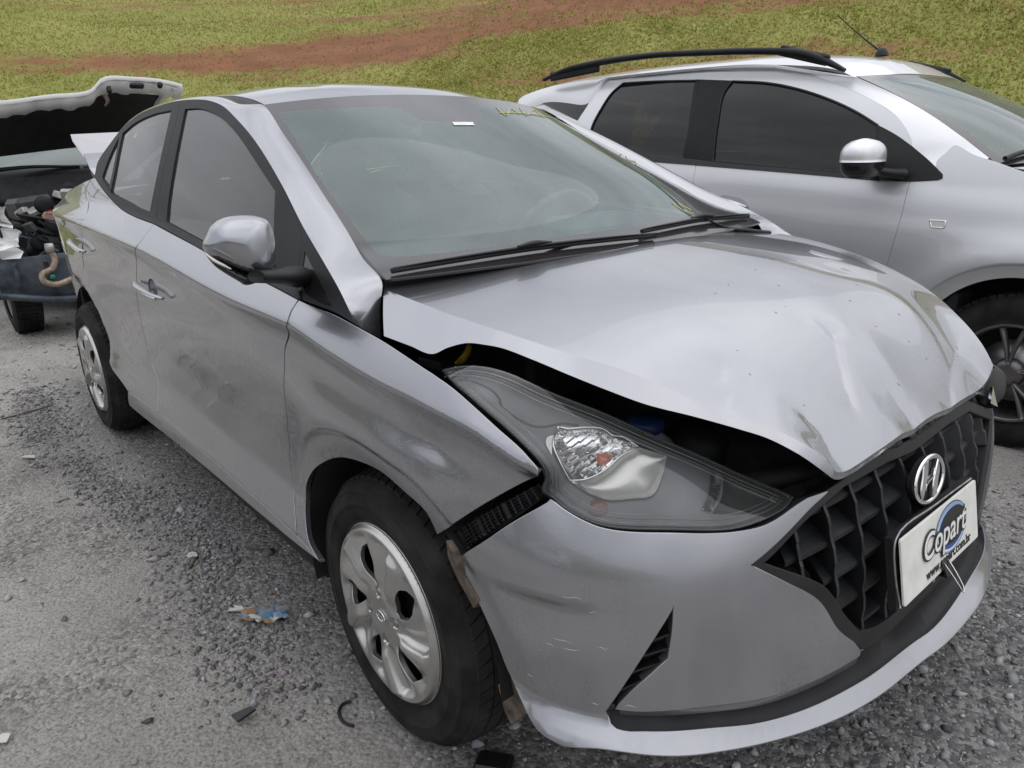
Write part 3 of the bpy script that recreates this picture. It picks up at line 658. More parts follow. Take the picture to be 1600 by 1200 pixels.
# grass tufts: bent blades in clumps, thin where the earth is bare
r=np.random.default_rng(17); n=450000; s=np.where(r.random(n)<.86,r.uniform(-14.6,3.5,n),r.uniform(3.5,6.5,n)); d=11*r.random(n)**1.2; q=soil_amount(s,d); k=r.random(n)<np.clip(1.02-.95*q,0.10,1); s,d,q=s[k],d[k],q[k]; n=len(s)
ba=bank_pt(s,d); hgt=r.uniform(.012,.036,n)*(.5+1.0*fbm(s*1.7,d*1.7,3,33)); an=r.uniform(0,6.28,n); ln=r.uniform(.5,1.6,n)*hgt; w=r.uniform(.005,.011,n)
dx,dy=np.cos(an),np.sin(an); tip=ba+np.stack([dx*ln,dy*ln,hgt],1); mid=ba+np.stack([dx*ln*.35,dy*ln*.35,hgt*.6],1); sd=np.stack([-dy*w,dx*w,0*w],1)
V=np.stack([ba-sd,ba+sd,mid+sd*.8,mid-sd*.8,tip],1).reshape(-1,3); i0=5*np.arange(n)[:,None]; F=np.concatenate([i0+[0,1,2],i0+[0,2,3],i0+[3,2,4]],0)
tone=np.clip(1.2*(fbm(s*2.3,d*2.9,4,81)[:,None]-.5)+.55+r.normal(0,.11,(n,1)),0,1); gc=np.array([.215,.235,.05])*(1-tone)+np.array([.42,.41,.135])*tone; dry=(r.random(n)<.06+.40*q)[:,None]; gc=np.where(dry,np.array([.27,.16,.065]),gc)
gm=attr_mat('grass_blades',.8); _n=gm.node_tree.nodes; _l=gm.node_tree.links; _at=[q for q in _n if q.type=='ATTRIBUTE'][0]; _o=[q for q in _n if q.type=='OUTPUT_MATERIAL'][0]
_d=_n.new('ShaderNodeBsdfDiffuse'); _t=_n.new('ShaderNodeBsdfTranslucent'); _x=_n.new('ShaderNodeMixShader'); _x.inputs[0].default_value=.5          # thin leaves let light through
_l.new(_at.outputs['Color'],_d.inputs[0]); _l.new(_at.outputs['Color'],_t.inputs[0]); _l.new(_d.outputs[0],_x.inputs[1]); _l.new(_t.outputs[0],_x.inputs[2]); _l.new(_x.outputs[0],_o.inputs['Surface'])
o=fast_mesh('grass',V,F,gm,np.repeat(gc,5,0)); tag(o,'short patchy green grass growing on the bank','grass',kind='stuff')
# unseen bank added behind the camera, its dark band mirrored in paint and glass
ss2=np.linspace(-40,40,60); dd2=np.linspace(0,9,12); S2_,D2_=np.meshgrid(ss2,dd2,indexing='ij'); 
B2=np.stack([S2_-4,-8.5-D2_,.42*D2_+.5*fbm(S2_*.3,D2_*.6,3,3)*sstep(0,2,D2_)-.03],-1); n2=fbm(S2_*.8,D2_,3,6)[...,None]
o=fast_mesh('unseen_bank',B2.reshape(-1,3),np.array(grid_faces(60,12)),attr_mat('unseen_bank_soil',.95),(np.array([.07,.06,.045])*(1-n2)+np.array([.10,.105,.05])*n2).reshape(-1,3),smooth=True); tag(o,kind='structure')
# tall post and wire fence at the end of the yard
fence=tag(empty('wire_fence',(-34,-10,0)),'tall post and wire fence at the yard end, mirrored in the sedan side windows','fence')
for i in range(16):
    y=-21+i*1.3; lean=random.uniform(-.12,.12); h_=random.uniform(4.4,6.8)
    o=tube('fence_post',[(-34,y,-.1),(-34,y+lean*.5,h_*.5),(-34,y+lean,h_)],.07,M['dark'],None,n=1,seg=6); o.parent=fence; o.matrix_parent_inverse=Matrix.Translation((34,10,0))
for z in (1.2,2.2,3.1,3.9,4.5):
    o=tube('fence_rail',[(-34.05,-21,z),(-34.05,-11,z+.05),(-34.05,-1,z)],.035,M['dark'],None,n=2,seg=5); o.parent=fence; o.matrix_parent_inverse=Matrix.Translation((34,10,0))
# ---- panel outlines: corner-to-corner curves in each surface's own coordinates
TR={
'fender':[[(-0.2247,0.9619),(-0.1329,0.9568),(-0.0758,0.9538),(0.0049,0.9443),(0.0894,0.9321),(0.1739,0.9156),(0.2386,0.9015)],[(0.2386,0.9015),(0.2865,0.8885),(0.3475,0.8658),(0.3961,0.8421),(0.437,0.8201),(0.4622,0.8029)],[(0.4622,0.8029),(0.4719,0.7934),(0.4658,0.7787)],[(0.4658,0.7786),(0.4224,0.7501),(0.3743,0.7115),(0.2634,0.6177),(0.2119,0.5788)],[(0.2119,0.5788),(0.2023,0.6247),(0.1449,0.6489),(0.0878,0.6699),(0.0064,0.6652),(-0.0947,0.6421),(-0.1924,0.5972),(-0.273,0.5419),(-0.3231,0.4782),(-0.318,0.427),(-0.2806,0.3741),(-0.2176,0.3441)],[(-0.2176,0.3441),(-0.3326,0.363)],[(-0.3326,0.363),(-0.3983,0.498),(-0.316,0.6955),(-0.2889,0.7944),(-0.2827,0.846),(-0.2113,0.9188),(-0.2233,0.9445),(-0.2247,0.9619)]],
'front_door':[[(-0.3326,0.363),(-0.5802,0.3737),(-0.9164,0.3798),(-1.445,0.3822)],[(-1.445,0.3822),(-1.4969,0.4774),(-1.5596,0.5594),(-1.5037,0.7062),(-1.4213,0.8311),(-1.3266,0.9469),(-1.2711,0.9878),(-1.2675,1.0224),(-1.2633,1.0478)],[(-1.2633,1.0478),(-0.911,1.0176),(-0.6906,0.9963),(-0.4701,0.9785),(-0.3222,0.9685),(-0.2247,0.9619)],[(-0.2247,0.9619),(-0.2233,0.9445),(-0.2113,0.9188),(-0.2827,0.846),(-0.2888,0.7944),(-0.3159,0.6956),(-0.3983,0.498),(-0.3326,0.363)]],
'rear_door':[[(-1.445,0.3822),(-1.8537,0.3601)],[(-1.8538,0.3601),(-2.08,0.405),(-2.195,0.468),(-2.262,0.56),(-2.4559,0.6445),(-2.2803,0.7973),(-2.1915,0.9117),(-2.0666,1.0205),(-2.2364,1.0948),(-2.2175,1.1643)],[(-2.2175,1.1642),(-2.029,1.126),(-1.7264,1.0771),(-1.4863,1.0583),(-1.2633,1.0478)],[(-1.2633,1.0478),(-1.2676,1.0224),(-1.2711,0.9879),(-1.3266,0.9469),(-1.4213,0.8311),(-1.5037,0.7062),(-1.5595,0.5594),(-1.4969,0.4774),(-1.445,0.3822)]],
'rocker':[[(-1.8538,0.3601),(-1.445,0.3822),(-0.9164,0.3798),(-0.5802,0.3737),(-0.3326,0.363)],[(-0.3326,0.363),(-0.2176,0.3441)],[(-0.2176,0.3441),(-0.5251,0.3398),(-0.903,0.3354),(-1.4431,0.3183),(-1.8888,0.2906)],[(-1.8885,0.2907),(-1.8538,0.3601)]],
'quarter':[[(-2.2175,1.1642),(-2.2363,1.0948),(-2.0666,1.0205),(-2.1915,0.9117),(-2.2803,0.7973),(-2.2974,0.6713),(-2.262,0.56)],[(-2.262,0.56),(-2.2764,0.5776)],[(-2.2764,0.5776),(-2.3312,0.6211),(-2.3933,0.6534),(-2.4604,0.6733),(-2.53,0.68),(-2.5996,0.6733),(-2.6667,0.6534),(-2.7288,0.6211),(-2.7836,0.5776),(-2.829,0.5244),(-2.8634,0.4635),(-2.8856,0.3971),(-2.8948,0.3277)],[(-2.9,0.33),(-2.95,0.28),(-3.3,0.3)],[(-3.3,0.3),(-3.37,0.6),(-3.36,0.9),(-3.32,1.03)],[(-3.32,1.03),(-3.1,1.06),(-2.85,1.078),(-2.5,1.13),(-2.2174,1.1643)]],
'frame_front':[[(-1.4297,1.4162),(-1.365,1.291),(-1.3248,1.176),(-1.2785,1.0693),(-1.2633,1.0478)],[(-1.2633,1.0478),(-0.911,1.0176),(-0.6906,0.9963),(-0.4701,0.9785),(-0.3222,0.9685),(-0.2247,0.9619)],[(-0.2247,0.9619),(-0.2864,1.0139),(-0.309,1.0685),(-0.5035,1.1807)],[(-0.5035,1.1807),(-0.7263,1.2782),(-0.9256,1.3463),(-1.0536,1.3826),(-1.214,1.4068),(-1.4297,1.4162)]],
'frame_rear':[[(-1.4297,1.4162),(-1.6186,1.4114),(-1.8999,1.3867),(-2.0276,1.352),(-2.1532,1.2858),(-2.2509,1.2178),(-2.2175,1.1642)],[(-2.2175,1.1642),(-2.029,1.126),(-1.7264,1.0771),(-1.4863,1.0583),(-1.2633,1.0478)],[(-1.2633,1.0478),(-1.2786,1.0693),(-1.3248,1.176),(-1.3651,1.291),(-1.4296,1.4161)]],
'glass_front':[[(-1.1801,1.0576),(-1.2065,1.1043),(-1.2505,1.2016),(-1.3041,1.3033),(-1.3563,1.3873)],[(-1.3563,1.3873),(-1.2377,1.3839),(-1.1172,1.3677),(-0.9957,1.3421),(-0.8449,1.2945),(-0.7034,1.2391),(-0.5233,1.1655)],[(-0.5233,1.1655),(-0.4862,1.1067),(-0.4257,1.0192),(-0.3992,0.99)],[(-0.3992,0.9899),(-0.5181,0.9976),(-0.7427,1.0168),(-0.8837,1.0285),(-1.1801,1.0576)]],
'glass_rear':[[(-1.3533,1.0745),(-1.3802,1.1747),(-1.4276,1.2919),(-1.4838,1.3889)],[(-1.4838,1.3889),(-1.6715,1.3844),(-1.881,1.3613),(-2.0028,1.3281)],[(-2.0028,1.3281),(-1.9536,1.254),(-1.9108,1.1815),(-1.8903,1.1165)],[(-1.8903,1.1165),(-1.6172,1.0965),(-1.4751,1.0823),(-1.3533,1.0745)]],
'glass_quarter':[[(-2.0339,1.3171),(-2.0753,1.2401),(-2.0884,1.1666)],[(-2.0884,1.1666),(-2.0035,1.1428),(-1.9294,1.1242)],[(-1.9294,1.1242),(-1.9458,1.1855),(-1.9833,1.254),(-2.0339,1.3171)]],
'sail':[[(-0.5035,1.1807),(-0.309,1.0685),(-0.2864,1.0139),(-0.2247,0.9619)],[(-0.2247,0.9619),(-0.078,0.9557),(0.0049,0.9443)],[(0.0049,0.9443),(-0.039,0.9665),(-0.0902,0.9967),(-0.1842,1.0401),(-0.329,1.0988),(-0.5035,1.1807)]],
'sail_pane':[[(-0.2827,1.0511),(-0.1736,1.0013),(-0.0983,0.9657)],[(-0.0984,0.9657),(-0.1088,0.9621),(-0.2379,0.9733)],[(-0.2379,0.9733),(-0.2708,1.0156),(-0.2827,1.0511)]],
'belt_trim':[[(-2.1873,1.1651),(-2.0014,1.1272),(-1.7029,1.0786),(-1.4691,1.0597),(-1.2483,1.0491),(-0.8992,1.0189),(-0.68,0.9978),(-0.4608,0.98),(-0.3133,0.9702),(-0.2163,0.9636)],[(-0.2163,0.9636),(-0.2402,0.975)],[(-0.2402,0.975),(-0.3379,0.9823),(-0.485,0.9923),(-0.7068,1.0117),(-0.847,1.0242),(-1.1371,1.0521),(-1.2883,1.0673),(-1.563,1.0893),(-1.8292,1.1104),(-2.066,1.1605)],[(-2.066,1.1605),(-2.1873,1.1651)]],
'ws_outer':[[(-1.0,-0.02),(-1.0,1.0)],[(-1.0,1.0),(-0.5,1.0),(0.0,1.0),(0.5,1.0),(1.0,1.0)],[(1.0,1.0),(1.0,-0.02)],[(1.0,-0.02),(0.5,-0.02),(0.0,-0.02),(-0.5,-0.02),(-1.0,-0.02)]],
'ws_clear':[[(-0.9651,0.1246),(-0.9656,0.2173),(-0.9794,0.5166),(-0.9556,0.9343)],[(-0.9556,0.9343),(-0.6896,0.918),(-0.3573,0.8975)],[(-0.3573,0.8975),(-0.321,0.8757),(-0.3104,0.8065),(-0.2468,0.7793),(-0.0789,0.775),(0.0679,0.775),(0.1074,0.7909)],[(0.1073,0.7908),(0.1537,0.8441),(0.1804,0.8934)],[(0.1804,0.8934),(0.5076,0.9097),(0.8008,0.9434)],[(0.801,0.9435),(0.9842,0.6754),(0.8777,0.4644),(0.5582,0.1034)],[(0.5582,0.1034),(0.1013,0.0851),(-0.2512,0.0787),(-0.5249,0.0791),(-0.7938,0.0757),(-0.9303,0.0904),(-0.9651,0.1246)]],
'sticker':[[(-0.1371,0.7735),(-0.0047,0.7721)],[(-0.0047,0.7721),(-0.0231,0.7473)],[(-0.0231,0.7473),(-0.1526,0.7496)],[(-0.1526,0.7496),(-0.1371,0.7735)]],
'scribble0':[[(0.3717,0.9128),(0.3316,0.838),(0.5072,0.9103),(0.4951,0.8639)]],
'scribble1':[[(0.3117,0.8582),(0.4357,0.8687),(0.6367,0.8821),(0.8618,0.8859)]],
'scribble2':[[(0.6313,0.9388),(0.5435,0.8584),(0.8014,0.9444),(0.7435,0.8703)]],
'scribble3':[[(0.8428,0.5555),(1.083,0.6102),(0.8964,0.5251),(0.9865,0.5266),(0.852,0.4677)]],
'scribble4':[[(0.5658,0.2054),(0.5258,0.1365),(0.549,0.1107)]],
'scribble5':[[(0.6005,0.1939),(0.5974,0.1408)]],
'lamp':[[(-0.35,0.0708),(-0.3213,0.0838),(-0.2923,0.0887),(-0.2573,0.0909),(-0.2218,0.0893),(-0.1504,0.0803),(-0.0483,0.0782),(0.0668,0.0724),(0.1831,0.0687),(0.2637,0.0664),(0.2905,0.0644)],[(0.2906,0.0644),(0.2702,0.0281),(0.1961,-0.038),(0.0987,-0.0804),(-0.004,-0.1115),(-0.0563,-0.1069),(-0.0892,-0.095)],[(-0.0892,-0.095),(-0.1079,-0.0908),(-0.1086,-0.0717),(-0.1192,-0.0607),(-0.1531,-0.0418),(-0.1956,-0.0202),(-0.2499,0.0031),(-0.3014,0.0309),(-0.35,0.0708)]],
'lamp_bowl':[[(-0.1179,0.0263),(-0.1041,0.0287),(-0.078,0.0435),(-0.0492,0.0541),(-0.0283,0.0493)],[(-0.0283,0.0493),(0.0308,0.0549),(0.067,0.0495)],[(0.067,0.0494),(0.0662,0.0022),(0.0589,-0.0302),(0.0287,-0.0469),(-0.0043,-0.0613),(-0.0361,-0.0619)],[(-0.0361,-0.0619),(-0.0709,-0.0461),(-0.0983,-0.0315),(-0.1156,-0.0093),(-0.1179,0.0263)]],
'lamp_bowl_upper':[[(-0.1179,0.0263),(-0.1041,0.0287),(-0.078,0.0435),(-0.0492,0.0541),(-0.0283,0.0493)],[(-0.0283,0.0493),(-0.009,0.0542),(0.018,0.0465)],[(0.018,0.0465),(-0.0054,0.02),(-0.0234,-0.0138),(-0.048,-0.0417),(-0.0715,-0.0541)],[(-0.0715,-0.0541),(-0.0983,-0.0315),(-0.1156,-0.0093),(-0.1179,0.0263)]],
'lamp_bowl_lower':[[(0.018,0.0465),(0.067,0.0495)],[(0.067,0.0494),(0.0662,0.0022),(0.0589,-0.0302),(0.0287,-0.0469),(-0.0043,-0.0613),(-0.0361,-0.0619),(-0.0715,-0.0541)],[(-0.0715,-0.0541),(-0.048,-0.0417),(-0.0234,-0.0138),(-0.0054,0.02),(0.018,0.0465)]],
'lamp_white':[[(-0.1154,0.0111),(-0.1282,-0.0008),(-0.1259,-0.0148),(-0.1114,-0.029)],[(-0.1114,-0.029),(-0.1165,-0.0098),(-0.1154,0.0111)]],
'lamp_inner':[[(0.1696,0.057),(0.2282,0.0619),(0.2705,0.0571)],[(0.2705,0.0571),(0.2619,0.0311),(0.2162,0.0029),(0.1592,-0.0214)],[(0.1592,-0.0214),(0.1714,0.0183),(0.1696,0.057)]],
'lamp_inner_facet':[[(0.1472,0.054),(0.1636,0.0569)],[(0.1636,0.0569),(0.166,0.0236),(0.1576,-0.0194)],[(0.1576,-0.0194),(0.1421,-0.0219)],[(0.1421,-0.0219),(0.1476,0.0119),(0.1472,0.054)]],
'lamp_amber':[[(-0.0448,0.016),(-0.021,0.0228),(-0.0143,0.0146),(-0.023,-0.001),(-0.0377,-0.0001),(-0.0448,0.016)]],
'lamp_amber_low':[[(-0.0289,-0.0682),(-0.009,-0.0641),(-0.0008,-0.078),(-0.0079,-0.0896),(-0.026,-0.0918),(-0.0289,-0.0682)]],
'lamp_groove0':[[(-0.3131,0.0576),(-0.2857,0.059),(-0.241,0.0491),(-0.2255,0.038),(-0.2142,0.0231),(-0.1602,0.011),(-0.1404,0.0173),(-0.1134,0.0365),(-0.0878,0.0443)]],
'bumper':[[(-70.0486,0.7379),(-67.6586,0.7226),(-64.0702,0.7064),(-56.6893,0.6957),(-49.1251,0.6806),(-44.5545,0.6775),(-39.4226,0.6882),(-37.14,0.6913)],[(-37.1398,0.6913),(-32.4268,0.6876)],[(-32.4253,0.6876),(-37.4414,0.6748),(-47.2538,0.6299)],[(-47.2536,0.6299),(-41.7399,0.5808),(-35.8789,0.525),(-31.2012,0.4483),(-26.3347,0.395)],[(-26.3348,0.395),(-24.1143,0.3608),(-26.9327,0.3624),(-42.311,0.389),(-51.9863,0.4117),(-59.8098,0.4128),(-61.3435,0.4142)],[(-61.3435,0.4142),(-59.8818,0.4457),(-58.1934,0.4743),(-56.1356,0.5066)],[(-56.1356,0.5066),(-55.8552,0.5541),(-55.8904,0.5945)],[(-55.8904,0.5945),(-58.4945,0.5238),(-62.4791,0.4063)],[(-62.4791,0.4063),(-61.6584,0.3872),(-60.2675,0.3824),(-57.9872,0.3815),(-51.8355,0.3722),(-43.675,0.3499),(-27.5534,0.3193),(2.613,0.2717),(30.1866,0.2698),(40.7898,0.2632)],[(40.7927,0.2632),(75.0,0.25)],[(75.0,0.25),(75.0,0.19)],[(75.0,0.19),(58.0,0.218),(42.0,0.24),(30.0,0.243),(2.0,0.252),(-27.0,0.3),(-43.7,0.334),(-52.0,0.352),(-62.0,0.364),(-66.1642,0.3539)],[(-66.1644,0.3538),(-68.0291,0.3566),(-69.3083,0.3593),(-71.579,0.3735),(-74.1389,0.3999),(-76.3459,0.4635),(-79.3833,0.5251),(-83.0796,0.5756)],[(-83.08,0.5756),(-77.2214,0.6506),(-74.1205,0.6912),(-70.2661,0.7329)],[(-70.266,0.7329),(-70.0486,0.7379)]],
'fog_insert':[[(-55.9114,0.5857),(-58.5911,0.5139),(-62.678,0.3953)],[(-62.678,0.3953),(-61.7604,0.3806),(-60.3433,0.3762),(-58.0296,0.3753),(-51.7793,0.3655)],[(-51.7794,0.3655),(-51.8754,0.3986)],[(-51.8754,0.3986),(-59.9562,0.4003),(-61.5375,0.4016)],[(-61.5375,0.4016),(-60.0267,0.434),(-58.2857,0.4632),(-56.1653,0.4959)],[(-56.1653,0.4959),(-55.8755,0.5445),(-55.9114,0.5857)]],
'fog_pocket':[[(-61.5375,0.4016),(-60.0267,0.434),(-58.2857,0.4632),(-56.1653,0.4959)],[(-56.1653,0.4959),(-55.8755,0.5445),(-55.9114,0.5857)],[(-55.9114,0.5857),(-58.5911,0.5139),(-62.678,0.3953)],[(-62.678,0.3953),(-61.5376,0.4016)]],
'louver0':[[(-58.0606,0.5365),(-56.2431,0.5463)]],
'louver1':[[(-58.9507,0.5107),(-56.089,0.5238)]],
'louver2':[[(-60.0353,0.4814),(-56.4718,0.5013)]],
'louver3':[[(-61.0714,0.4476),(-58.0398,0.4752)]],
'channel':[[(-62.7745,0.3901),(-61.826,0.3765),(-60.3934,0.3721),(-58.057,0.3713),(-51.7446,0.3614),(-43.3453,0.3388),(-26.6522,0.3076),(4.3226,0.26),(32.6662,0.2533),(45.014,0.2315)],[(45.014,0.2315),(70.0,0.25)],[(70.0,0.25),(70.0,0.33)],[(70.0,0.33),(40.0,0.335),(10.0,0.335),(-20.5619,0.3243)],[(-20.5582,0.3243),(-23.9199,0.3281),(-41.3457,0.3627),(-51.7984,0.3898),(-60.0348,0.3937),(-61.6431,0.395)],[(-61.6429,0.395),(-62.7745,0.3901)]],
'grille_surround':[[(-47.2536,0.6299),(-37.4414,0.6748),(-32.4247,0.6876)],[(-32.4253,0.6876),(-29.2506,0.689),(-15.0,0.7),(0.0,0.69),(20.0,0.695),(33.0,0.69)],[(33.0,0.69),(47.0,0.61)],[(47.0,0.61),(36.0,0.5),(31.0,0.42),(26.0,0.365)],[(26.0,0.365),(0.0,0.352),(-22.0,0.36),(-26.3347,0.395)],[(-26.3348,0.395),(-31.2012,0.4483),(-35.8789,0.525),(-41.7399,0.5808),(-47.2536,0.6299)]],
'grille_hole':[[(-45.4713,0.6247),(-38.1606,0.6615),(-27.9945,0.6826)],[(-27.9945,0.6826),(-12.0,0.68),(0.0,0.672),(20.0,0.677),(32.0,0.672)],[(32.0,0.672),(44.0,0.605)],[(44.0,0.605),(34.0,0.52),(29.0,0.44),(24.0,0.385)],[(24.0,0.385),(0.0,0.375),(-18.0,0.385),(-24.8234,0.4076)],[(-24.824,0.4076),(-29.7876,0.4689),(-32.8467,0.5185),(-35.2636,0.5474),(-45.4714,0.6247)]],
'bracket':[[(0.2233,0.5237),(0.2142,0.5696)],[(0.2143,0.5696),(0.3605,0.6869),(0.4337,0.7472)],[(0.4337,0.7472),(0.4488,0.7307)],[(0.4488,0.7307),(0.3972,0.6776),(0.2233,0.5237)]],
'bumper_scr0':[[(-70.3798,0.5691),(-67.5809,0.5768)]],
'crease0':[[(0.5331,-0.0747),(0.5522,-0.081),(0.566,-0.078)]],
'crease1':[[(0.5569,-0.0616),(0.5953,-0.1132),(0.6348,-0.16),(0.6632,-0.1827)]],
'crease2':[[(0.6513,-0.0347),(0.685,-0.0387),(0.7147,-0.0321)]],
'crease3':[[(0.6452,-0.1239),(0.6955,-0.1295),(0.7128,-0.11)]],
'crease4':[[(0.5301,-0.4007),(0.5539,-0.4378),(0.5856,-0.47)]],
'crease5':[[(0.6605,-0.3341),(0.6868,-0.33),(0.7151,-0.348)]],
'crease6':[[(0.7217,0.1617),(0.6874,0.2301),(0.6472,0.3552),(0.6172,0.4684)]],
'crease7':[[(0.6666,-0.3448),(0.6293,-0.1936),(0.6007,-0.1129)]],
'crease8':[[(0.7137,0.0227),(0.6975,0.032),(0.6601,0.0111)]],
'handle_f':[[(-1.3709,0.8589),(-1.2806,0.8641),(-1.1471,0.8517),(-1.0747,0.8463)]],
'handle_r':[[(-2.3885,0.9105),(-2.283,0.9142),(-2.1396,0.901),(-2.0792,0.8889)]],
'cup_f':[[(-1.2415,0.8812),(-1.1484,0.9005),(-1.1118,0.8779),(-1.1357,0.8494),(-1.2152,0.8484),(-1.2415,0.8812)]],
'c_front_door':[[(-1.2,0.27),(-1.24,0.6),(-1.23,0.9),(-1.231,1.0397),(-1.2343,1.1378)],[(-1.2343,1.1378),(-0.6392,1.1035),(-0.2881,1.0785),(-0.1343,1.0763)],[(-0.1343,1.0763),(-0.1348,0.9471),(-0.1424,0.8523),(-0.1574,0.7342),(-0.19,0.5),(-0.2,0.27)],[(-0.2,0.27),(-1.2,0.27)]],
'c_rear_door':[[(-1.2,0.27),(-1.85,0.27)],[(-1.85,0.27),(-1.95,0.6),(-2.0,0.8),(-2.02,1.166)],[(-2.02,1.166),(-1.63,1.16),(-1.5998,1.1564),(-1.2343,1.1378)],[(-1.2343,1.1378),(-1.231,1.0397),(-1.23,0.9),(-1.24,0.6),(-1.2,0.27)]],
'c_fender':[[(-0.2,0.27),(-0.19,0.5),(-0.1574,0.7342),(-0.1424,0.8523),(-0.1348,0.9471),(-0.1343,1.0763)],[(-0.1343,1.0763),(-0.0147,1.084)],[(-0.0147,1.084),(-0.0489,1.1523),(-0.0214,1.1877),(0.0043,1.2175),(0.0798,1.1823),(0.172,1.1507)],[(0.172,1.1507),(0.35,1.09),(0.7,1.0),(0.95,0.9)],[(0.95,0.9),(1.02,0.7),(0.98,0.45),(0.85,0.29)],[(0.85,0.29),(0.7329,0.2898)],[(0.7329,0.2898),(0.7338,0.3613),(0.7217,0.4318),(0.697,0.4988),(0.6608,0.5599),(0.6141,0.6131),(0.5587,0.6565),(0.4964,0.6886),(0.4294,0.7083),(0.36,0.715),(0.2906,0.7083),(0.2236,0.6886),(0.1613,0.6565),(0.1059,0.6131),(0.0592,0.5599),(0.023,0.4988),(-0.0017,0.4318),(-0.0138,0.3613),(-0.0129,0.2898)],[(-0.0129,0.2898),(-0.2,0.27)]],
'c_quarter':[[(-2.02,1.166),(-2.0,0.8),(-1.95,0.6),(-1.885,0.35)],[(-1.885,0.35),(-1.8871,0.2898)],[(-1.8871,0.2898),(-1.8862,0.3613),(-1.8983,0.4318),(-1.923,0.4988),(-1.9592,0.5599),(-2.0059,0.6131),(-2.0613,0.6565),(-2.1236,0.6886),(-2.1906,0.7083),(-2.26,0.715),(-2.3294,0.7083),(-2.3964,0.6886),(-2.4587,0.6565),(-2.5141,0.6131),(-2.5608,0.5599),(-2.597,0.4988),(-2.6217,0.4318),(-2.6338,0.3613),(-2.6329,0.2898)],[(-2.6329,0.2898),(-2.95,0.3)],[(-2.95,0.3),(-3.05,0.8),(-3.02,1.18)],[(-3.02,1.18),(-2.02,1.166)]],
'c_glass_front':[[(-1.1329,1.1478),(-1.1523,1.2657),(-1.1642,1.3516),(-1.1802,1.4853),(-1.1519,1.5436)],[(-1.1519,1.5436),(-0.9426,1.52),(-0.7577,1.4782),(-0.5786,1.4192),(-0.4399,1.36),(-0.3311,1.3019)],[(-0.3311,1.302),(-0.2952,1.1968),(-0.2633,1.0922)],[(-0.2633,1.0922),(-0.6449,1.1148),(-1.1329,1.1478)]],
'c_glass_rear':[[(-1.3674,1.5619),(-1.3408,1.4327),(-1.3191,1.3014),(-1.3103,1.1635)],[(-1.3103,1.1635),(-1.6333,1.1806),(-1.9349,1.1994)],[(-1.9349,1.1994),(-2.0427,1.2816),(-2.0562,1.3374),(-2.0204,1.4466),(-1.9743,1.5356),(-1.9092,1.5858)],[(-1.9092,1.5858),(-1.6429,1.5779),(-1.3674,1.5619)]],
'c_skin_front':[[(-1.2352,1.141),(-1.2552,1.316),(-1.2859,1.6078)],[(-1.2859,1.6078),(-0.8764,1.5723),(-0.6791,1.5279),(-0.4332,1.4307),(-0.2646,1.3396),(-0.166,1.2299),(-0.1438,1.1571),(-0.1343,1.0763)],[(-0.1343,1.0763),(-0.288,1.0785),(-0.6392,1.1035),(-1.2352,1.141)]],
'c_skin_rear':[[(-1.2352,1.141),(-1.5998,1.1564),(-1.63,1.16),(-2.02,1.168)],[(-2.02,1.168),(-2.2265,1.2849),(-2.1443,1.4708),(-2.0876,1.5719),(-2.0044,1.6289),(-1.6193,1.6277),(-1.2859,1.6078)],[(-1.2859,1.6078),(-1.2552,1.316),(-1.2352,1.141)]],
'c_pillar_black':[[(-1.3869,1.5696),(-1.1489,1.5463)],[(-1.1489,1.5463),(-1.1771,1.4881),(-1.1615,1.3451),(-1.1317,1.1448)],[(-1.1317,1.1448),(-1.3299,1.1604)],[(-1.3299,1.1604),(-1.331,1.3017),(-1.3869,1.5696)]],
'c_belt':[[(-1.66,1.166),(-1.6234,1.1774),(-1.3015,1.1606),(-1.1287,1.1449),(-0.6383,1.1124),(-0.2635,1.09)],[(-0.2635,1.09),(-0.2586,1.0713)],[(-0.2586,1.0713),(-0.6336,1.0951),(-1.2193,1.1283),(-1.593,1.1497),(-1.66,1.158)],[(-1.66,1.158),(-1.66,1.166)]],
'c_sail':[[(-0.3239,1.3018),(-0.2382,1.2599),(-0.1623,1.2144)],[(-0.1623,1.2144),(-0.0808,1.1574),(-0.0123,1.102)],[(-0.0123,1.102),(-0.0086,1.0869),(-0.024,1.0789)],[(-0.024,1.0789),(-0.1362,1.0713),(-0.2597,1.0739)],[(-0.2597,1.0739),(-0.3239,1.3018)]],
'c_quarter_glass':[[(-2.6474,1.5234),(-2.5989,1.557),(-2.4934,1.5785),(-2.3006,1.5818),(-2.1119,1.5809)],[(-2.1119,1.5809),(-2.1459,1.4783),(-2.1938,1.3864)],[(-2.1938,1.3864),(-2.4131,1.4563),(-2.6474,1.5234)]],
'c_cup':[[(-1.0661,0.9667),(-1.0416,0.9805),(-0.9725,0.9767),(-0.9107,0.9634),(-0.875,0.9306),(-0.8719,0.8867),(-0.9186,0.8777),(-0.998,0.9086),(-1.0512,0.9286),(-1.0661,0.9667)]],
'c_handle':[[(-1.0566,0.9574),(-1.0064,0.9563),(-0.9442,0.9462),(-0.8858,0.93)]],
'c_marker':[[(-0.0176,0.9167),(0.0441,0.9178)],[(0.0441,0.9178),(0.043,0.8894)],[(0.043,0.8894),(-0.004,0.8888)],[(-0.004,0.8888),(-0.0176,0.9167)]],
}
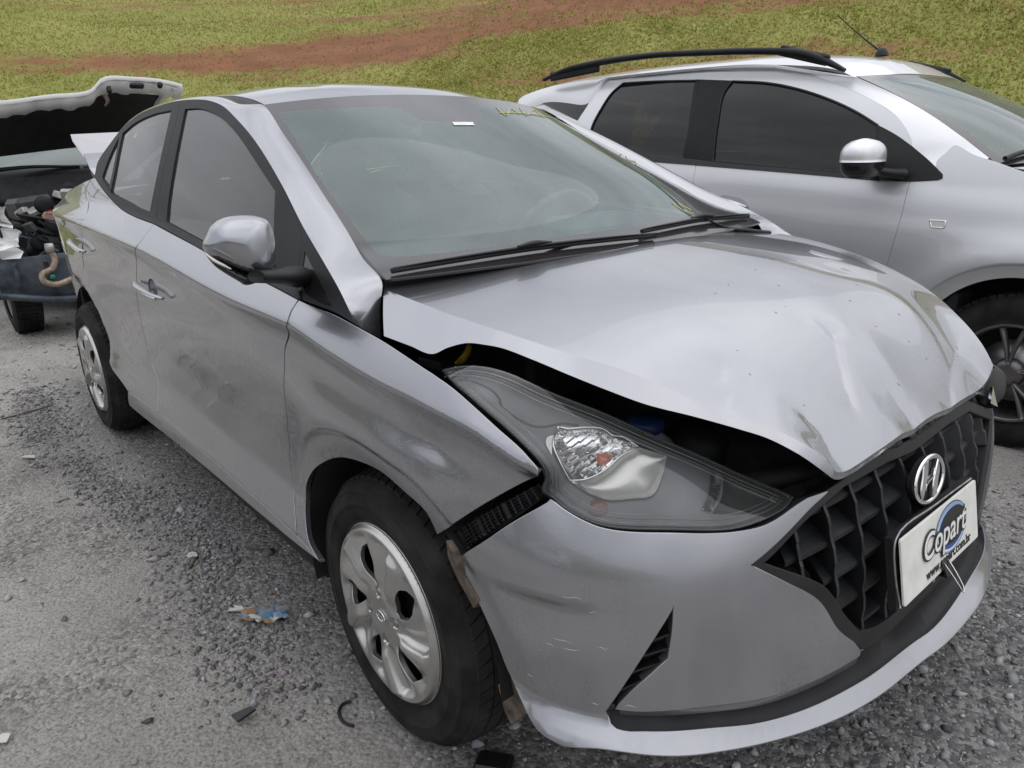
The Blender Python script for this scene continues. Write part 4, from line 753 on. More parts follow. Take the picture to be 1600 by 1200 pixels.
PAIR1=[(0.0049,-0.8091,0.9443),(-0.039,-0.7989,0.9665),(-0.0902,-0.789,0.9967),(-0.1842,-0.7709,1.0401),(-0.3289,-0.7403,1.0988),(-0.5035,-0.7013,1.1807),(-0.7263,-0.6597,1.2782),(-0.9256,-0.6295,1.3463),(-1.0536,-0.6134,1.3826),(-1.2141,-0.6045,1.4068),(-1.4297,-0.6059,1.4162),(-1.6186,-0.6119,1.4114),(-1.8999,-0.6257,1.3867),(-2.0276,-0.6446,1.352),(-2.1532,-0.6795,1.2858),(-2.2509,-0.7121,1.2178),(-2.2175,-0.7384,1.1642)]
PAIR2=[(-0.0381,-0.735,0.8962),(-0.0655,-0.715,0.9529),(-0.0843,-0.695,1.0),(-0.2079,-0.668,1.0423),(-0.3844,-0.6339,1.1238),(-0.5697,-0.6001,1.2106),(-0.7585,-0.5681,1.2982),(-0.934,-0.542,1.38),(-1.02,-0.545,1.3785),(-1.2,-0.545,1.4101),(-1.5,-0.545,1.4223),(-1.75,-0.545,1.4204),(-2.0,-0.545,1.4043),(-2.2,-0.545,1.3825),(-2.45,-0.535,1.3264),(-2.7,-0.56,1.235),(-2.9,-0.6,1.1)]
FOLD3=[(-0.0885,-0.6895,0.9838),(-0.0038,-0.683,0.974),(0.064,-0.6764,0.966),(0.1092,-0.672,0.9605),(0.156,-0.6646,0.955),(0.2038,-0.6564,0.9495),(0.2399,-0.6496,0.9453),(0.3024,-0.6364,0.9371),(0.3829,-0.612,0.9231),(0.4341,-0.5853,0.9116),(0.492,-0.555,0.8937),(0.5582,-0.5148,0.8651),(0.6219,-0.4731,0.8391),(0.6545,-0.45,0.8267),(0.697,-0.4241,0.8068),(0.737,-0.39,0.7628)]
BOT3=[(0.0275,-0.7653,0.9192),(0.1002,-0.7555,0.9126),(0.1601,-0.7459,0.9069),(0.1758,-0.7228,0.9174),(0.2002,-0.6992,0.9258),(0.2374,-0.6837,0.9265),(0.2691,-0.6735,0.9249),(0.3306,-0.6617,0.9157),(0.4122,-0.6414,0.8981),(0.4666,-0.6191,0.8829),(0.5208,-0.5885,0.8654),(0.5761,-0.5369,0.8464),(0.6326,-0.4878,0.8263),(0.664,-0.464,0.8148),(0.707,-0.4403,0.7931),(0.739,-0.394,0.7508)]
MIRCAP=[(-0.0406,0.033),(-0.0291,0.0515),(-0.007,0.0635),(0.0211,0.067),(0.0535,0.0644),(0.0736,0.055),(0.0809,0.0364),(0.0822,0.0057),(0.0775,-0.0248),(0.0671,-0.0428),(0.0462,-0.0476),(0.0232,-0.0412),(-0.0044,-0.0271),(-0.0281,-0.0123),(-0.0469,0.0021),(-0.0496,0.0167),(-0.0406,0.033)]
MIRLOW=[(-0.0502,0.0119),(-0.0456,-0.0052),(-0.0342,-0.0241),(-0.0155,-0.0411),(0.0081,-0.0587),(0.0167,-0.0655),(0.0447,-0.06),(0.0744,-0.042),(0.0784,-0.0274),(0.0465,-0.0452),(0.0177,-0.0384),(-0.0151,-0.0192),(-0.0362,-0.0033),(-0.0502,0.0119)]
MIRTURN=[(-0.0431,0.0022),(-0.0282,-0.0129),(-0.0125,-0.0234),(0.0002,-0.0314)]
STALK=[(-0.1441,-0.93,1.0339),(-0.1664,-0.89,1.026),(-0.2021,-0.845,1.0159),(-0.2545,-0.8,1.0037)]
TANK=(0.3855,-0.42,0.7102)
TANK2=(0.4443,-0.33,0.7024)
STRAP=[(0.0755,-0.6,0.8801),(0.068,-0.6,0.8626),(0.0629,-0.61,0.8474),(0.0541,-0.62,0.8394)]
CLIP=(0.0879,-0.7,0.8662)
FLAP=[(0.348,-0.77,0.3165),(0.3864,-0.775,0.365),(0.4148,-0.77,0.3484),(0.4199,-0.765,0.2971),(0.3761,-0.765,0.2434),(0.3621,-0.768,0.2665)]
STRIP=[(0.2863,-0.825,0.6129),(0.3058,-0.825,0.6002),(0.3217,-0.82,0.5575),(0.3597,-0.815,0.5232),(0.3374,-0.81,0.4963),(0.2935,-0.81,0.5329),(0.2748,-0.815,0.5718)]
BOOT=[[(-3.4434,-0.56,1.3526),(-3.4734,-0.28,1.3646),(-3.4824,0.0,1.3676),(-3.4734,0.28,1.3646),(-3.4434,0.56,1.3526)],[(-3.385,-0.5258,1.2537),(-3.405,-0.2629,1.2657),(-3.411,0.0,1.2687),(-3.405,0.2629,1.2657),(-3.385,0.5258,1.2537)],[(-3.1503,-0.56,1.182),(-3.1703,-0.28,1.194),(-3.1763,0.0,1.197),(-3.1703,0.28,1.194),(-3.1503,0.56,1.182)],[(-2.98,-0.545,1.085),(-3.01,-0.2725,1.097),(-3.019,0.0,1.1),(-3.01,0.2725,1.097),(-2.98,0.545,1.085)]]
PLATE=[(0.7832,-0.2,0.5784),(0.7715,0.2,0.5679),(0.8001,0.2,0.4365),(0.8097,-0.2,0.4536)]
LITTER=(-0.6242,-0.8644)
SC1=(-2.3932,-1.1691)
SC2=(-0.5716,-1.4901)
SC3=(-1.0737,-0.906)
TW1=[(-3.0952,-1.1932),(-3.1141,-1.0799),(-3.1526,-0.9523)]
TW2=[(-1.008,-0.9352),(-1.0477,-0.9063),(-1.0867,-0.8853)]
TW3=[(-1.0025,-0.7525),(-0.9685,-0.7334),(-0.952,-0.7096)]
CHUNK=(0.2401,-0.7022)
SHARD=(-0.2723,-1.0756)
RING=(-0.099,-0.8528)
STN=[(-0.4106,-1.2235,0.014),(-0.2982,-1.2803,0.012),(-0.4592,-1.3507,0.012),(-0.4801,-1.1751,0.008),(-0.5025,-1.0944,0.008),(-0.5431,-1.2351,0.013),(-1.4859,-1.3192,0.013),(-1.3859,-1.1385,0.012),(-0.656,-1.0069,0.01),(0.8347,0.133,0.016),(0.821,0.5102,0.02),(0.8044,0.003,0.013),(-0.2669,-0.9055,0.012),(-0.2916,-1.0173,0.016),(-0.2414,-0.8838,0.012),(-0.299,-0.9742,0.014),(-0.1818,-0.8763,0.013),(0.1683,-0.693,0.022),(0.7508,-0.1215,0.015),(0.8963,0.3519,0.016)]
# ================================================================ the damaged sedan
GH_=TR
HCR+=[(TR['crease0'][0],.0035,.03,.012,1.2),(TR['crease1'][0],-.0085,.013,.060,1.12),(TR['crease2'][0],-.0042,.010,.035,1.15),(TR['crease3'][0],.004,.035,.03,1.6),(TR['crease4'][0],-.0045,.012,.05,1.25),(TR['crease5'][0],-.0055,.04,.014,1.2),(TR['crease6'][0],-.0065,.06,.016,1.25),(TR['crease7'][0],.004,.07,.07,1.7),(TR['crease8'][0],.003,.05,.045,1.7)]
sedan=tag(empty('silver_sedan',(-1.2,0,0)),'silver sedan with crumpled bonnet and displaced front bumper, filling the foreground','car')
SD=Matrix.Translation((1.2,0,0))
_before=set(bpy.data.objects)
S2=(1,1)
def sp(name,key,mat,holes=(),mirror=True,h=.025,hb=None,**kw):
    return panel(name,S_side,TR[key],mat,sedan,mirror=mirror,holes=[TR[k] for k in holes],h=h,hb=hb,**kw)
fine=None
def sidegrid(x0,x1,z0,z1,h):
    xs,zs=np.meshgrid(np.arange(x0,x1,h),np.arange(z0,z1,h)); return np.stack([xs.ravel(),zs.ravel()],1)
# rows of points along the crease and the arch shoulder keep those edges crisp
xs_=np.concatenate([np.arange(-3.2,-.1,.014),np.arange(-.1,.50,.007)]); crz=f_zc(xs_)
ext=np.vstack([np.stack([xs_,crz+d],1) for d in (-.018,-.013,-.009,-.0045,0,.0045,.009,.013,.018)])
aa=np.radians(np.arange(-10,190,2.5)); flr=np.vstack([np.stack([.02+r*np.cos(aa),.31+r*np.sin(aa)],1) for r in (.405,.413,.418,.424,.432)])
dn=sidegrid(.08,.42,.66,.86,.008)
fen=sp('front_fender','fender',M['silver'],h=.018,hb=.010,gap=.0028,extra=np.vstack([ext,flr,dn]))
fen['label']='silver right front fender dented and scraped above the wheel arch'
def cup_of(key):
    (x0,z0),(x1,z1)=TR[key][0][0],TR[key][0][-1]; return (x0+x1)/2+.004,(z0+z1)/2-.001
for k_ in ('handle_f','handle_r'):
    xm,zm=cup_of(k_); TR['hole_'+k_]=[[(xm+.050*math.cos(t),zm+.036*math.sin(t)) for t in np.linspace(0,2*np.pi,21)]]
sp('front_door','front_door',M['silver'],holes=('hole_handle_f',),gap=.003,extra=ext,hb=.010)
sp('rear_door','rear_door',M['silver'],holes=('hole_handle_r',),gap=.003,extra=ext,hb=.010)
sp('rocker_panel','rocker',M['silver'],gap=.001,h=.03)
sp('quarter_panel','quarter',M['silver'],gap=.002,h=.035,hb=.018,extra=ext)
sp('window_frame','frame_front',M['frame'],holes=('glass_front',),h=.03,hb=.012,gap=.0015,flange=.012)
sp('window_frame','frame_rear',M['frame'],holes=('glass_rear','glass_quarter'),h=.03,hb=.010,gap=.0015,flange=.012)
sp('window_glass','glass_front',M['tint'],h=.04,flange=0,off=.006)
sp('window_glass','glass_rear',M['tint'],h=.04,flange=0,off=.006)
sp('window_glass','glass_quarter',M['tint'],h=.04,flange=0,off=.006)
sl=sp('mirror_sail','sail',M['frame'],holes=('sail_pane',),h=.03,hb=.010,gap=.0012,flange=.010)
sp('corner_pane','sail_pane',M['black_gloss'],h=.03,flange=0,off=.002)
sp('belt_moulding','belt_trim',M['frame'],h=.03,hb=.010,off=-.006,flange=.010,fillet=.002)
# ---- pillar and cant rail strip
def unp_side(x,z): return S_side(np.array(x),np.array(z))
e1=np.array(PAIR1); e2=np.array(PAIR2)
V,F=loft_data(e1,e2,nu=6,nv=9,bulge=.008,fade=True)
pil=mesh_obj('cant_rail',V,F,M['silver'],sedan); mirror_obj(pil,'cant_rail',M['silver'],sedan)
# shoulder between the quarter panel and the foot of the cant rail
qa=np.array([S_side(np.array(x),np.array(z)) for x,z in ((-2.10,1.166),(-2.30,1.150),(-2.5,1.130),(-2.85,1.078),(-3.1,1.060))]); qb=np.array([e1[-1],e1[-1]*.7+e2[-1]*.3,e1[-1]*.4+e2[-1]*.6,e2[-1],[-3.1,-.64,1.06]])
V,F=loft_data(qa,qb,nu=6,nv=5,ref=(0,-.3,1)); qc=mesh_obj('quarter_shoulder',V,F,M['silver'],sedan); mirror_obj(qc,'quarter_shoulder',M['silver'],sedan)
# ---- roof
rf_front=[tuple(S_ws(np.array(a),np.array(1.0))[:2]) for a in np.linspace(-.93,.93,9)]
ros=[rf_front,[rf_front[-1],(-1.3,.505),(-1.8,.505),(-2.4,.50),(-2.60,.47)],[(-2.60,.47),(-2.66,0),(-2.60,-.47)],[(-2.60,-.47),(-2.4,-.50),(-1.8,-.505),(-1.3,-.505),rf_front[0]]]
panel('roof_panel',S_roof,ros,M['silver'],sedan,h=.04,ref=(0,0,1),flange=.01,gap=.003)
# ditch moulding between roof and cant rail
xs=np.array([-.955,-1.0,-1.08,-1.2,-1.4,-1.7,-2.0,-2.3,-2.5,-2.58]); 
A=np.array([S_roof(np.array(x),np.array(-.500)) for x in xs])+[0,0,-.004]; 
B=np.array([np.interp(x,e2[7:,0][::-1],e2[7:,1][::-1]) for x in xs]); Bz=np.array([np.interp(x,e2[7:,0][::-1],e2[7:,2][::-1]) for x in xs])
B=np.stack([xs,B+.004,Bz-.001],1)
V,F=loft_data(B,A,nu=5,nv=5,bulge=.003,ref=(0,-.3,1)); dm=mesh_obj('roof_moulding',V,F,M['plastic_dusty'],sedan); mirror_obj(dm,'roof_moulding',M['plastic_dusty'],sedan)
# ---- windscreen: clear pane and printed black border
WS=(.62,.95)
ws=panel('windscreen',S_ws,TR['ws_clear'],M['screen'],sedan,scale=WS,h=.05,hb=.012,ref=(1,0,1),flange=0)
panel('windscreen_border',S_ws,TR['ws_outer'],M['frit'],ws,scale=WS,holes=[TR['ws_clear']],h=.04,hb=.012,ref=(1,0,1),flange=.006)
panel('toll_sticker',S_ws,TR['sticker'],M['white'],ws,scale=WS,h=.01,hb=.01,ref=(1,0,1),flange=0,off=.002)
sc=[]
for i in range(6):
    k=TR['scribble%d'%i][0]; P=np.array([S_ws(np.array(a),np.array(b),off=.002) for a,b in crom(np.array(k),5)]); sc.append(tube_data(P,.0013,seg=5,n=1))
for V,F in sc: mesh_obj('marker_stroke',V,F,M['yellow'],ws)
# ---- bonnet with its folded right edge
rear=[(-.118,-.685),(-.06,-.52),(-.02,-.36),(.02,-.15),(.03,0),(.02,.15),(-.02,.36),(-.115,.66)]
left=[(-.115,.66),(.09,.668),(.26,.64),(.40,.61),(.50,.575),(.575,.545),(.64,.52),(.69,.50)]
front=[(.69,.50),(.704,.37),(.712,.25),(.722,0),(.735,-.24),(.737,-.39)]
FOLD=np.array(FOLD3); BOT=np.array(BOT3)
right=[tuple(q[:2]) for q in crom(FOLD,1)[::-1]]
hg=np.vstack([sidegrid(.25,.42,-.5,.56,.010),sidegrid(.42,.74,-.42,.52,.0062)])
V,F,N=panel_data(S_hood,[rear,left,front,right],h=.022,hb=.010,ref=(0,0,1),flange=0,extra=hg)
def skirt(top,bot,nu=8,nv=6,bulge=.004,ref=(0,-1,.3)):
    """side return of the bonnet below its fold"""
    a=crom(top,nu); a[:,2]=hood_z(a[:,0],a[:,1]); b=crom(bot,nu); t=np.linspace(0,1,nv)
    X=a[:,None]*(1-t)[None,:,None]+b[:,None]*t[None,:,None]
    n=np.cross(np.gradient(X,axis=0),np.gradient(X,axis=1)); n/=np.maximum(np.linalg.norm(n,axis=2),1e-9)[...,None]
    if (n.reshape(-1,3)@np.array(ref)).mean()<0: n=-n
    X=X+n*(4*t*(1-t)*bulge)[None,:,None]
    inner=X[:,-1:]+np.array([-.004*ref[0],.012 if ref[1]<0 else (-.012 if ref[1]>0 else 0),.003])-n[:,-1:]*.001; X=np.concatenate([X,inner],1); n=np.concatenate([n,n[:,-1:]],1)
    return X.reshape(-1,3),grid_faces(len(a),nv+1),n.reshape(-1,3)
sv,sf,sn=skirt(FOLD,BOT)
LT_=np.array([(*q,float(hood_z(*q))) for q in left]); LB_=LT_+np.array([0,.03,-.055]); LB_[-1]=LT_[-1]+[0,.004,-.01]
sv2,sf2,sn2=skirt(LT_,LB_,ref=(0,1,.3))
def lip_(poly,d,ref):
    t_=np.array([(*q,float(hood_z(*q))) for q in resample(crom(np.array(poly),6),.02)]); return skirt(t_,t_+np.array(d),ref=ref,bulge=.003,nu=2)
sv3,sf3,sn3=lip_(front,(-.003,0,-.014),(1,0,.2)); sv4,sf4,sn4=lip_(rear,(.004,0,-.012),(-1,0,.2))
n0=len(V); n1=n0+len(sv); n2_=n1+len(sv2); n3_=n2_+len(sv3)
hood=mesh_obj('bonnet',np.vstack([V,sv,sv2,sv3,sv4]),list(F)+[tuple(i+n2_ for i in f) for f in sf3]+[tuple(i+n3_ for i in f) for f in sf4]+[tuple(i+n0 for i in f) for f in sf]+[tuple(i+n1 for i in f) for f in sf2],M['silver'],sedan,np.vstack([N,sn,sn2,sn3,sn4]))
hood['label']='silver bonnet buckled and creased, raised along its front edge'
V,F,N=panel_data(lambda x,y:S_hood(x,y,-.020),[rear,left,front,right],h=.06,ref=(0,0,-1),flange=0,gap=.02)
mesh_obj('bonnet_inner',V,F,M['dark'],hood,N)
sc=[]
for _ in range(26):
    x0=random.uniform(.30,.69); y0=random.uniform(-.38,.42); l_=random.uniform(.002,.009); a_=random.uniform(-.5,.5)+(.0 if random.random()<.6 else 1.2)
    P=[S_hood(np.array(x0+l_*t*math.cos(a_)),np.array(y0+l_*t*math.sin(a_)),.0002) for t in np.linspace(0,1,3)]; sc.append(tube_data(P,[.0002,.0006,.0002],seg=5,n=2))
V,F=join(sc); o=mesh_obj('paint_chips',V,F,simple('bare_chipped_metal',(.14,.14,.15),.6),hood); o['kind']='stuff'
# ---- bumper
BS=(.0130,1)
zlx=np.arange(-74,74,1.5); bex=np.vstack([np.stack([zlx*BS[0],f_zl(zlx)+d],1) for d in (-.055,-.03,-.006,0,.01,.02,.03,.04,.05)])
bump=panel('front_bumper',S_bump,TR['bumper'],M['silver'],sedan,scale=BS,h=.022,hb=.010,ref=(1,-.6,0),flange=.02,fillet=.002,extra=bex)
bump['label']='silver front bumper hanging loose from the right fender, with scratches'
panel('bumper_channel',S_bump,TR['channel'],M['plastic'],sedan,scale=BS,h=.03,ref=(1,-.3,0),off=.022,flange=0)
lc=crom(np.array(TR['bumper'][4]),8)[6:-2]; lt=crom(np.array(TR['bumper'][8]),8); lz=np.interp(lc[:,0],lt[:,0],lt[:,1])
loft('bumper_ledge',np.array([S_bump(np.array(a_),np.array(b_-.001),off=.003) for a_,b_ in lc]),np.array([S_bump(np.array(a_),np.array(b_*.5+z_*.5),off=.007) for (a_,b_),z_ in zip(lc,lz)]),M['silver'],bump,nu=1,nv=4,ref=(1,-.3,-.5))
fp=panel('fog_lamp_pocket',S_bump,TR['fog_pocket'],M['plastic'],bump,scale=BS,h=.02,ref=(1,-1,0),off=.024,flange=0)
for i in range(4):
    (a,b)=TR['louver%d'%i][0]; P=[S_bump(np.array(q[0]),np.array(q[1]),off=o_) for q in (a,b) for o_ in (.004,.022)]
    p0,p1,p2,p3=P; V=np.array([p0,p1,p3,p2]+[q+np.array([0,0,-.004]) for q in (p0,p1,p3,p2)])
    mesh_obj('louvre',V,[(0,1,2,3),(4,7,6,5),(0,4,5,1),(2,6,7,3),(0,3,7,4),(1,5,6,2)],M['black_gloss'],fp,smooth=False)
ue=[(75,.19),(58,.218),(42,.240),(30,.243),(2,.252),(-27,.300),(-43.7,.334),(-52,.352),(-62,.364),(-67,.352)]
uA=np.array([S_bump(np.array(float(a_)),np.array(b_),off=.003) for a_,b_ in ue]); uB=np.array([S_bump(np.array(float(a_)),np.array(b_-.03),off=.05)*[1,1,0]+[0,0,b_-.035] for a_,b_ in ue]); uC=np.array([S_bump(np.array(float(a_)),np.array(.20),off=.13)*[1,1,0]+[0,0,.19+.12*max(0,(b_-.25))] for a_,b_ in ue])
loft('bumper_underside',uA,uB,M['silver'],bump,nu=6,nv=4,ref=(1,0,-1)); loft('front_valance',uB,uC,M['plastic'],sedan,nu=6,nv=4,ref=(1,0,-1))
# left-hand side of the bumper, round to the other wheel (hidden in the photograph)
def S_bl(p,z,off=0): return S_bump(p,z,off)
panel('bumper_side',S_bump,[[(38,.70),(60,.72),(84,.60)],[(84,.60),(76,.42),(74,.262)],[(74,.262),(50,.262)],[(50,.262),(49,.5),(48,.62),(38,.70)]],M['silver'],sedan,scale=BS,h=.03,ref=(1,1,0))
# ---- bracket between fender and bumper: black mesh
br=panel('bumper_bracket',S_side,TR['bracket'],M['dark'],sedan,h=.03,off=.026,flange=0)
bp=np.array([q for sg in TR['bracket'] for q in sg[:-1]]); bb=loop(TR['bracket'],(1,1),.01); ribs=[]
c0,c1=np.array(TR['bracket'][0][1]),np.array(TR['bracket'][2][0]); d0,d1=np.array(TR['bracket'][0][0]),np.array(TR['bracket'][2][-1])
c0,d0=np.array(TR['bracket'][0][1]),np.array(TR['bracket'][0][0]); c1,d1=np.array(TR['bracket'][2][0]),np.array(TR['bracket'][2][1])
def rib(p,q,r=.0022): return tube_data([S_side(np.array(a[0]),np.array(a[1]),off=.016) for a in (p,(p+q)/2,q)],r,seg=6,n=3)
for t in np.linspace(.03,.97,20):
    ribs.append(rib(c0*(1-t)+c1*t,d0*(1-t)+d1*t,.0022 if int(t*20)%5 else .006))
for s in np.linspace(.12,.88,5): ribs.append(rib(c0*(1-s)+d0*s,c1*(1-s)+d1*s,.002))
V,F=join(ribs); mesh_obj('bracket_ribs',V,F,M['plastic'],br)
# ---- grille
gr=panel('grille_surround',S_bump,TR['grille_surround'],M['plastic'],sedan,scale=BS,holes=[TR['grille_hole']],h=.02,hb=.010,ref=(1,0,0),flange=.05,fillet=.003,off=.002)
panel('grille_backing',S_bump,TR['grille_hole'],M['dark'],gr,scale=BS,h=.05,ref=(1,0,0),off=.075,flange=0)
GHole=loop(TR['grille_hole'],BS,.01)
def in_grille(y,z):
    ph=np.degrees(np.arctan2(y,.565)); 
    return inside(GHole,np.array([[ph*BS[0],z]]))[0]
def phi_of(y,z):
    lo,hi=-89.,89.
    for _ in range(40):
        m=(lo+hi)/2
        if S_bump(np.array(m),np.array(z))[1]<y: lo=m
        else: hi=m
    return (lo+hi)/2
def gx(y,z,off): return S_bump(np.array(phi_of(y,z)),np.array(z),off=off)
RIBY=[-.505,-.425,-.335,-.245,-.15,-.05,.05,.15,.245,.335,.425,.50]
ZS=[.405,.468,.532,.596,.655]
def span_in(fixed,vals,vertical):
    ok=[v for v in vals if inside(GHole,np.array([[phi_of(*( (fixed,v) if vertical else (v,fixed)))*BS[0],v if vertical else fixed]]))[0]]
    return (min(ok),max(ok)) if ok else None
for ri,y in enumerate(RIBY):
    s_=span_in(y,np.linspace(.36,.69,34),True)
    if not s_ or s_[1]-s_[0]<.03: continue
    zz=np.linspace(s_[0]-.006,s_[1]+.006,15); rows=[]
    for i,z in enumerate(zz):
        # stepped, leaf-shaped fin: swells between the slats
        ph=(z-.405)/.0635; sw=(ph%1.0)>.5; w=.0085; f=.006 if sw else .010
        a=gx(y,z,f); b=gx(y,z,.075); rows.append([a+[0,-w*.5,0],a+[0,w*.5,0],b+[0,w,0],b+[0,-w,0]])
    X=np.array(rows); V=X.reshape(-1,3); F=grid_faces(len(zz),4,cv=True)
    mesh_obj('grille_fin',V,F,M['plastic_dusty'],gr,smooth=False)
for zi,z in enumerate(ZS):
    ys=[y for y in [-.58]+RIBY+[.58]]
    for y0,y1 in zip(ys[:-1],ys[1:]):
        s_=span_in(z,np.linspace(y0,y1,14),False)
        if not s_ or s_[1]-s_[0]<.02: continue
        a,b=s_; zo=random.uniform(-.002,.002); f0=.018
        pts=[]
        for y in (a-.003,b+.003):
            p=gx(y,z,f0); q=gx(y,z,.074); pts.append([p+[0,0,.004+zo],q+[0,0,.020+zo],q+[0,0,-.006],p+[0,0,-.005+zo]])
        V=np.array(pts).reshape(-1,3); mesh_obj('grille_slat',V,grid_faces(2,4,cv=True)+[(0,1,2,3),(7,6,5,4)],M['plastic_dusty'],gr,smooth=False)
# upper carrier strip under the bonnet edge, broken into clips
ps=[S_bump(np.array(p),np.array(z),off=.012) for p,z in ((-31,.700),(-22,.702),(-12,.697),(0,.690),(12,.694),(24,.700),(33,.700))]
ps=crom(ps,10)
for i in range(0,len(ps)-3,3):
    c=(ps[i]+ps[i+3])/2; d=ps[i+3]-ps[i]; yaw=math.atan2(d[1],d[0])-math.pi/2
    if i in (12,27): continue
    V,F=box_data(c+[0,0,random.uniform(-.004,.006)],(.022,np.linalg.norm(d)*.92,random.uniform(.012,.022)),(random.uniform(-.2,.2),random.uniform(-.5,0),yaw+random.uniform(-.08,.08)),.003); mesh_obj('grille_clip',V,F,M['plastic'],gr,smooth=False)
tube('radiator_support',[(.60,-.42,.70),(.645,-.2,.678),(.66,0,.668),(.655,.25,.674),(.60,.47,.69)],.016,M['dark'],sedan)
# ---- emblem: chrome ring with a slanted H
eo=np.array([.752,0,.622]); e1v=np.array([0.02,1,0]); e1v/=np.linalg.norm(e1v); en=np.array([.985,0,.17]); e2v=np.cross(en,e1v); e2v/=np.linalg.norm(e2v)
a=np.linspace(0,2*np.pi,48,endpoint=False); RA,RB=.0635,.0445
V=[];
for i,t in enumerate(a):
    c=eo+e1v*RA*math.cos(t)+e2v*RB*math.sin(t); o_=e1v*math.cos(t)*RB+e2v*math.sin(t)*RA; o_/=np.linalg.norm(o_)
    for k in range(8):
        q=2*math.pi*k/8; V.append(c+o_*.0055*math.cos(q)+en*(.004*math.sin(q)+.002))
emb=mesh_obj('emblem',V,grid_faces(48,8,cu=True,cv=True),M['chrome'],gr)
E_=np.array([(RA*.985*math.cos(t),RB*.985*math.sin(t)) for t in a]); V,F=extrude_poly(E_,eo-en*.012,e1v,e2v,.008); mesh_obj('emblem_backing',V,F,M['plastic'],emb,smooth=False)
def wob(P,n=8): return crom(np.array(P),n)
Lh=np.vstack([wob([(-.0375,-.034),(-.022,-.010),(-.012,.010),(-.006,.0425)])[::1],wob([(-.028,.0395),(-.0345,.014),(-.044,-.012),(-.0375,-.034)])])
Rh=-Lh
bar=np.vstack([wob([(-.020,-.006),(-.004,-.001),(.012,.002),(.022,.018)]),wob([(.020,.006),(.004,.001),(-.012,-.002),(-.022,-.018)])])
for nm,Q in (('emblem_stroke',Lh),('emblem_stroke',Rh),('emblem_bar',bar)):
    V,F=extrude_poly(Q,eo-en*.002,e1v,e2v,.007,bev=.0018); mesh_obj(nm,V,F,M['chrome'],emb,smooth=False)
# ---- headlamp
LS=(1,1)
lampR=panel('headlamp',S_lamp,TR['lamp'],M['lampgrey'],sedan,h=.02,hb=.008,ref=LN,off=-.030,gap=.012,flange=0,holes=[TR['lamp_bowl'],TR['lamp_inner']],lift=None)
lampR['label']='right headlamp, large swept unit with clear lens, knocked out of line'
panel('lens',S_lamp,TR['lamp'],M['lens'],lampR,h=.02,hb=.008,ref=LN,gap=.002,flange=.0)
# moulded rim round the lens
Lo=loop(TR['lamp'],LS,.008); Lo=Lo if area2(Lo)>0 else Lo[::-1]; Li=inset(Lo,.006); Li2=inset(Lo,.002)
def S2p(P,off): return S_lamp(P[:,0],P[:,1],off=off)
rows=np.stack([S2p(Lo,-.034),S2p(Lo,-.006),S2p(Li2,-.003),S2p(Li,-.005),S2p(Li,-.032)],1)
mesh_obj('lamp_rim',rows.reshape(-1,3),grid_faces(len(Lo),5,cu=True),M['black_gloss'],lampR)
def bowl(name,key,mat,depth,o0=-.030,ribs=0,parent=lampR):
    O=loop(TR[key],LS,.006); O=O if area2(O)>0 else O[::-1]
    v,f,_=trimesh2d(O,[],.0028 if ribs else .007); d=dist_poly(O,v); q=np.clip(d/.045,0,1); h=depth*np.sqrt(1-(1-q)**2)
    if ribs: 
        ph=(v@np.array([.80,-.60]))*ribs; h=h-.0045*(ph-np.floor(ph))
    X=S_lamp(v[:,0],v[:,1],off=o0)-LN*h[:,None]; return mesh_obj(name,X,f,mat,parent,smooth=not ribs)
rb=bowl('reflector','lamp_bowl_upper',M['reflector'],.034,ribs=105); rb2=bowl('lower_reflector','lamp_bowl_lower',M['ribbed'],.020,-.024)
bowl('turn_reflector','lamp_inner',M['black_gloss'],.016); bowl('turn_facet','lamp_inner_facet',M['reflector'],.006,-.026); bowl('side_reflector','lamp_white',M['white'],.004,-.026)
bowl('amber_bulb','lamp_amber',M['amber'],-.012,-.052,parent=rb); bowl('amber_reflection','lamp_amber_low',M['amber_dim'],-.004,-.027)  # low amber patch is a dim reflection painted in as a piece
P=[S_lamp(np.array(a_),np.array(b_),off=-.0295) for a_,b_ in crom(np.array(TR['lamp_groove0'][0]),6)]; tube('bezel_groove',P,.0022,M['dark'],lampR,n=1,seg=6)
# thin tubes put in as streaks of reflected light inside the lens, along its upper edge and round its lower lip
for d_,m_ in ((.012,M['steel']),(.019,M['lampgrey']),(.026,M['steel'])):
    Q=inset(Lo,d_); s_=[i for i in range(len(Q)) if Q[i,0]>-.20]
    P=S2p(Q[::2],-.010); P=np.array([q for q in P if True]); tube('lens_streak',np.vstack([P,P[:1]]),.0008,m_,lampR,n=1,seg=5)
# ring between the two reflector halves
O=loop(TR['lamp_bowl_upper'],LS,.006); P=S2p(np.vstack([O,O[:1]]),-.024); tube('reflector_rim',P,.0016,M['chrome'],rb,n=1,seg=6)
O=loop(TR['lamp_bowl'],LS,.006); P=S2p(np.vstack([O,O[:1]]),-.029); tube('bowl_rim',P,.0022,M['lampgrey'],lampR,n=1,seg=6)
V=S_lamp(*(np.array([q for q in loop(TR['lamp'],LS,.02)]).T),off=-.10); C=V.mean(0); 
mesh_obj('lamp_back',np.vstack([V,[C-LN*.05]]),[(i,(i+1)%len(V),len(V)) for i in range(len(V))],M['dark'],lampR)
# broken left lamp: a shard of its lens and housing by the bonnet's far corner
ll_=tag(tube('left_headlamp',[(.62,.62,.70),(.66,.55,.69),(.69,.50,.665),(.70,.47,.64)],[.03,.05,.035,.015],M['dark'],sedan,flat=.5))
V=np.array([(.705,.475,.690),(.712,.455,.655),(.720,.485,.640),(.700,.515,.668)]); mesh_obj('lens_shard',np.vstack([V,V-[.006,0,.004]]),[(0,1,2,3),(7,6,5,4),(0,4,5,1),(2,6,7,3)],M['reflector'],ll_,smooth=False)
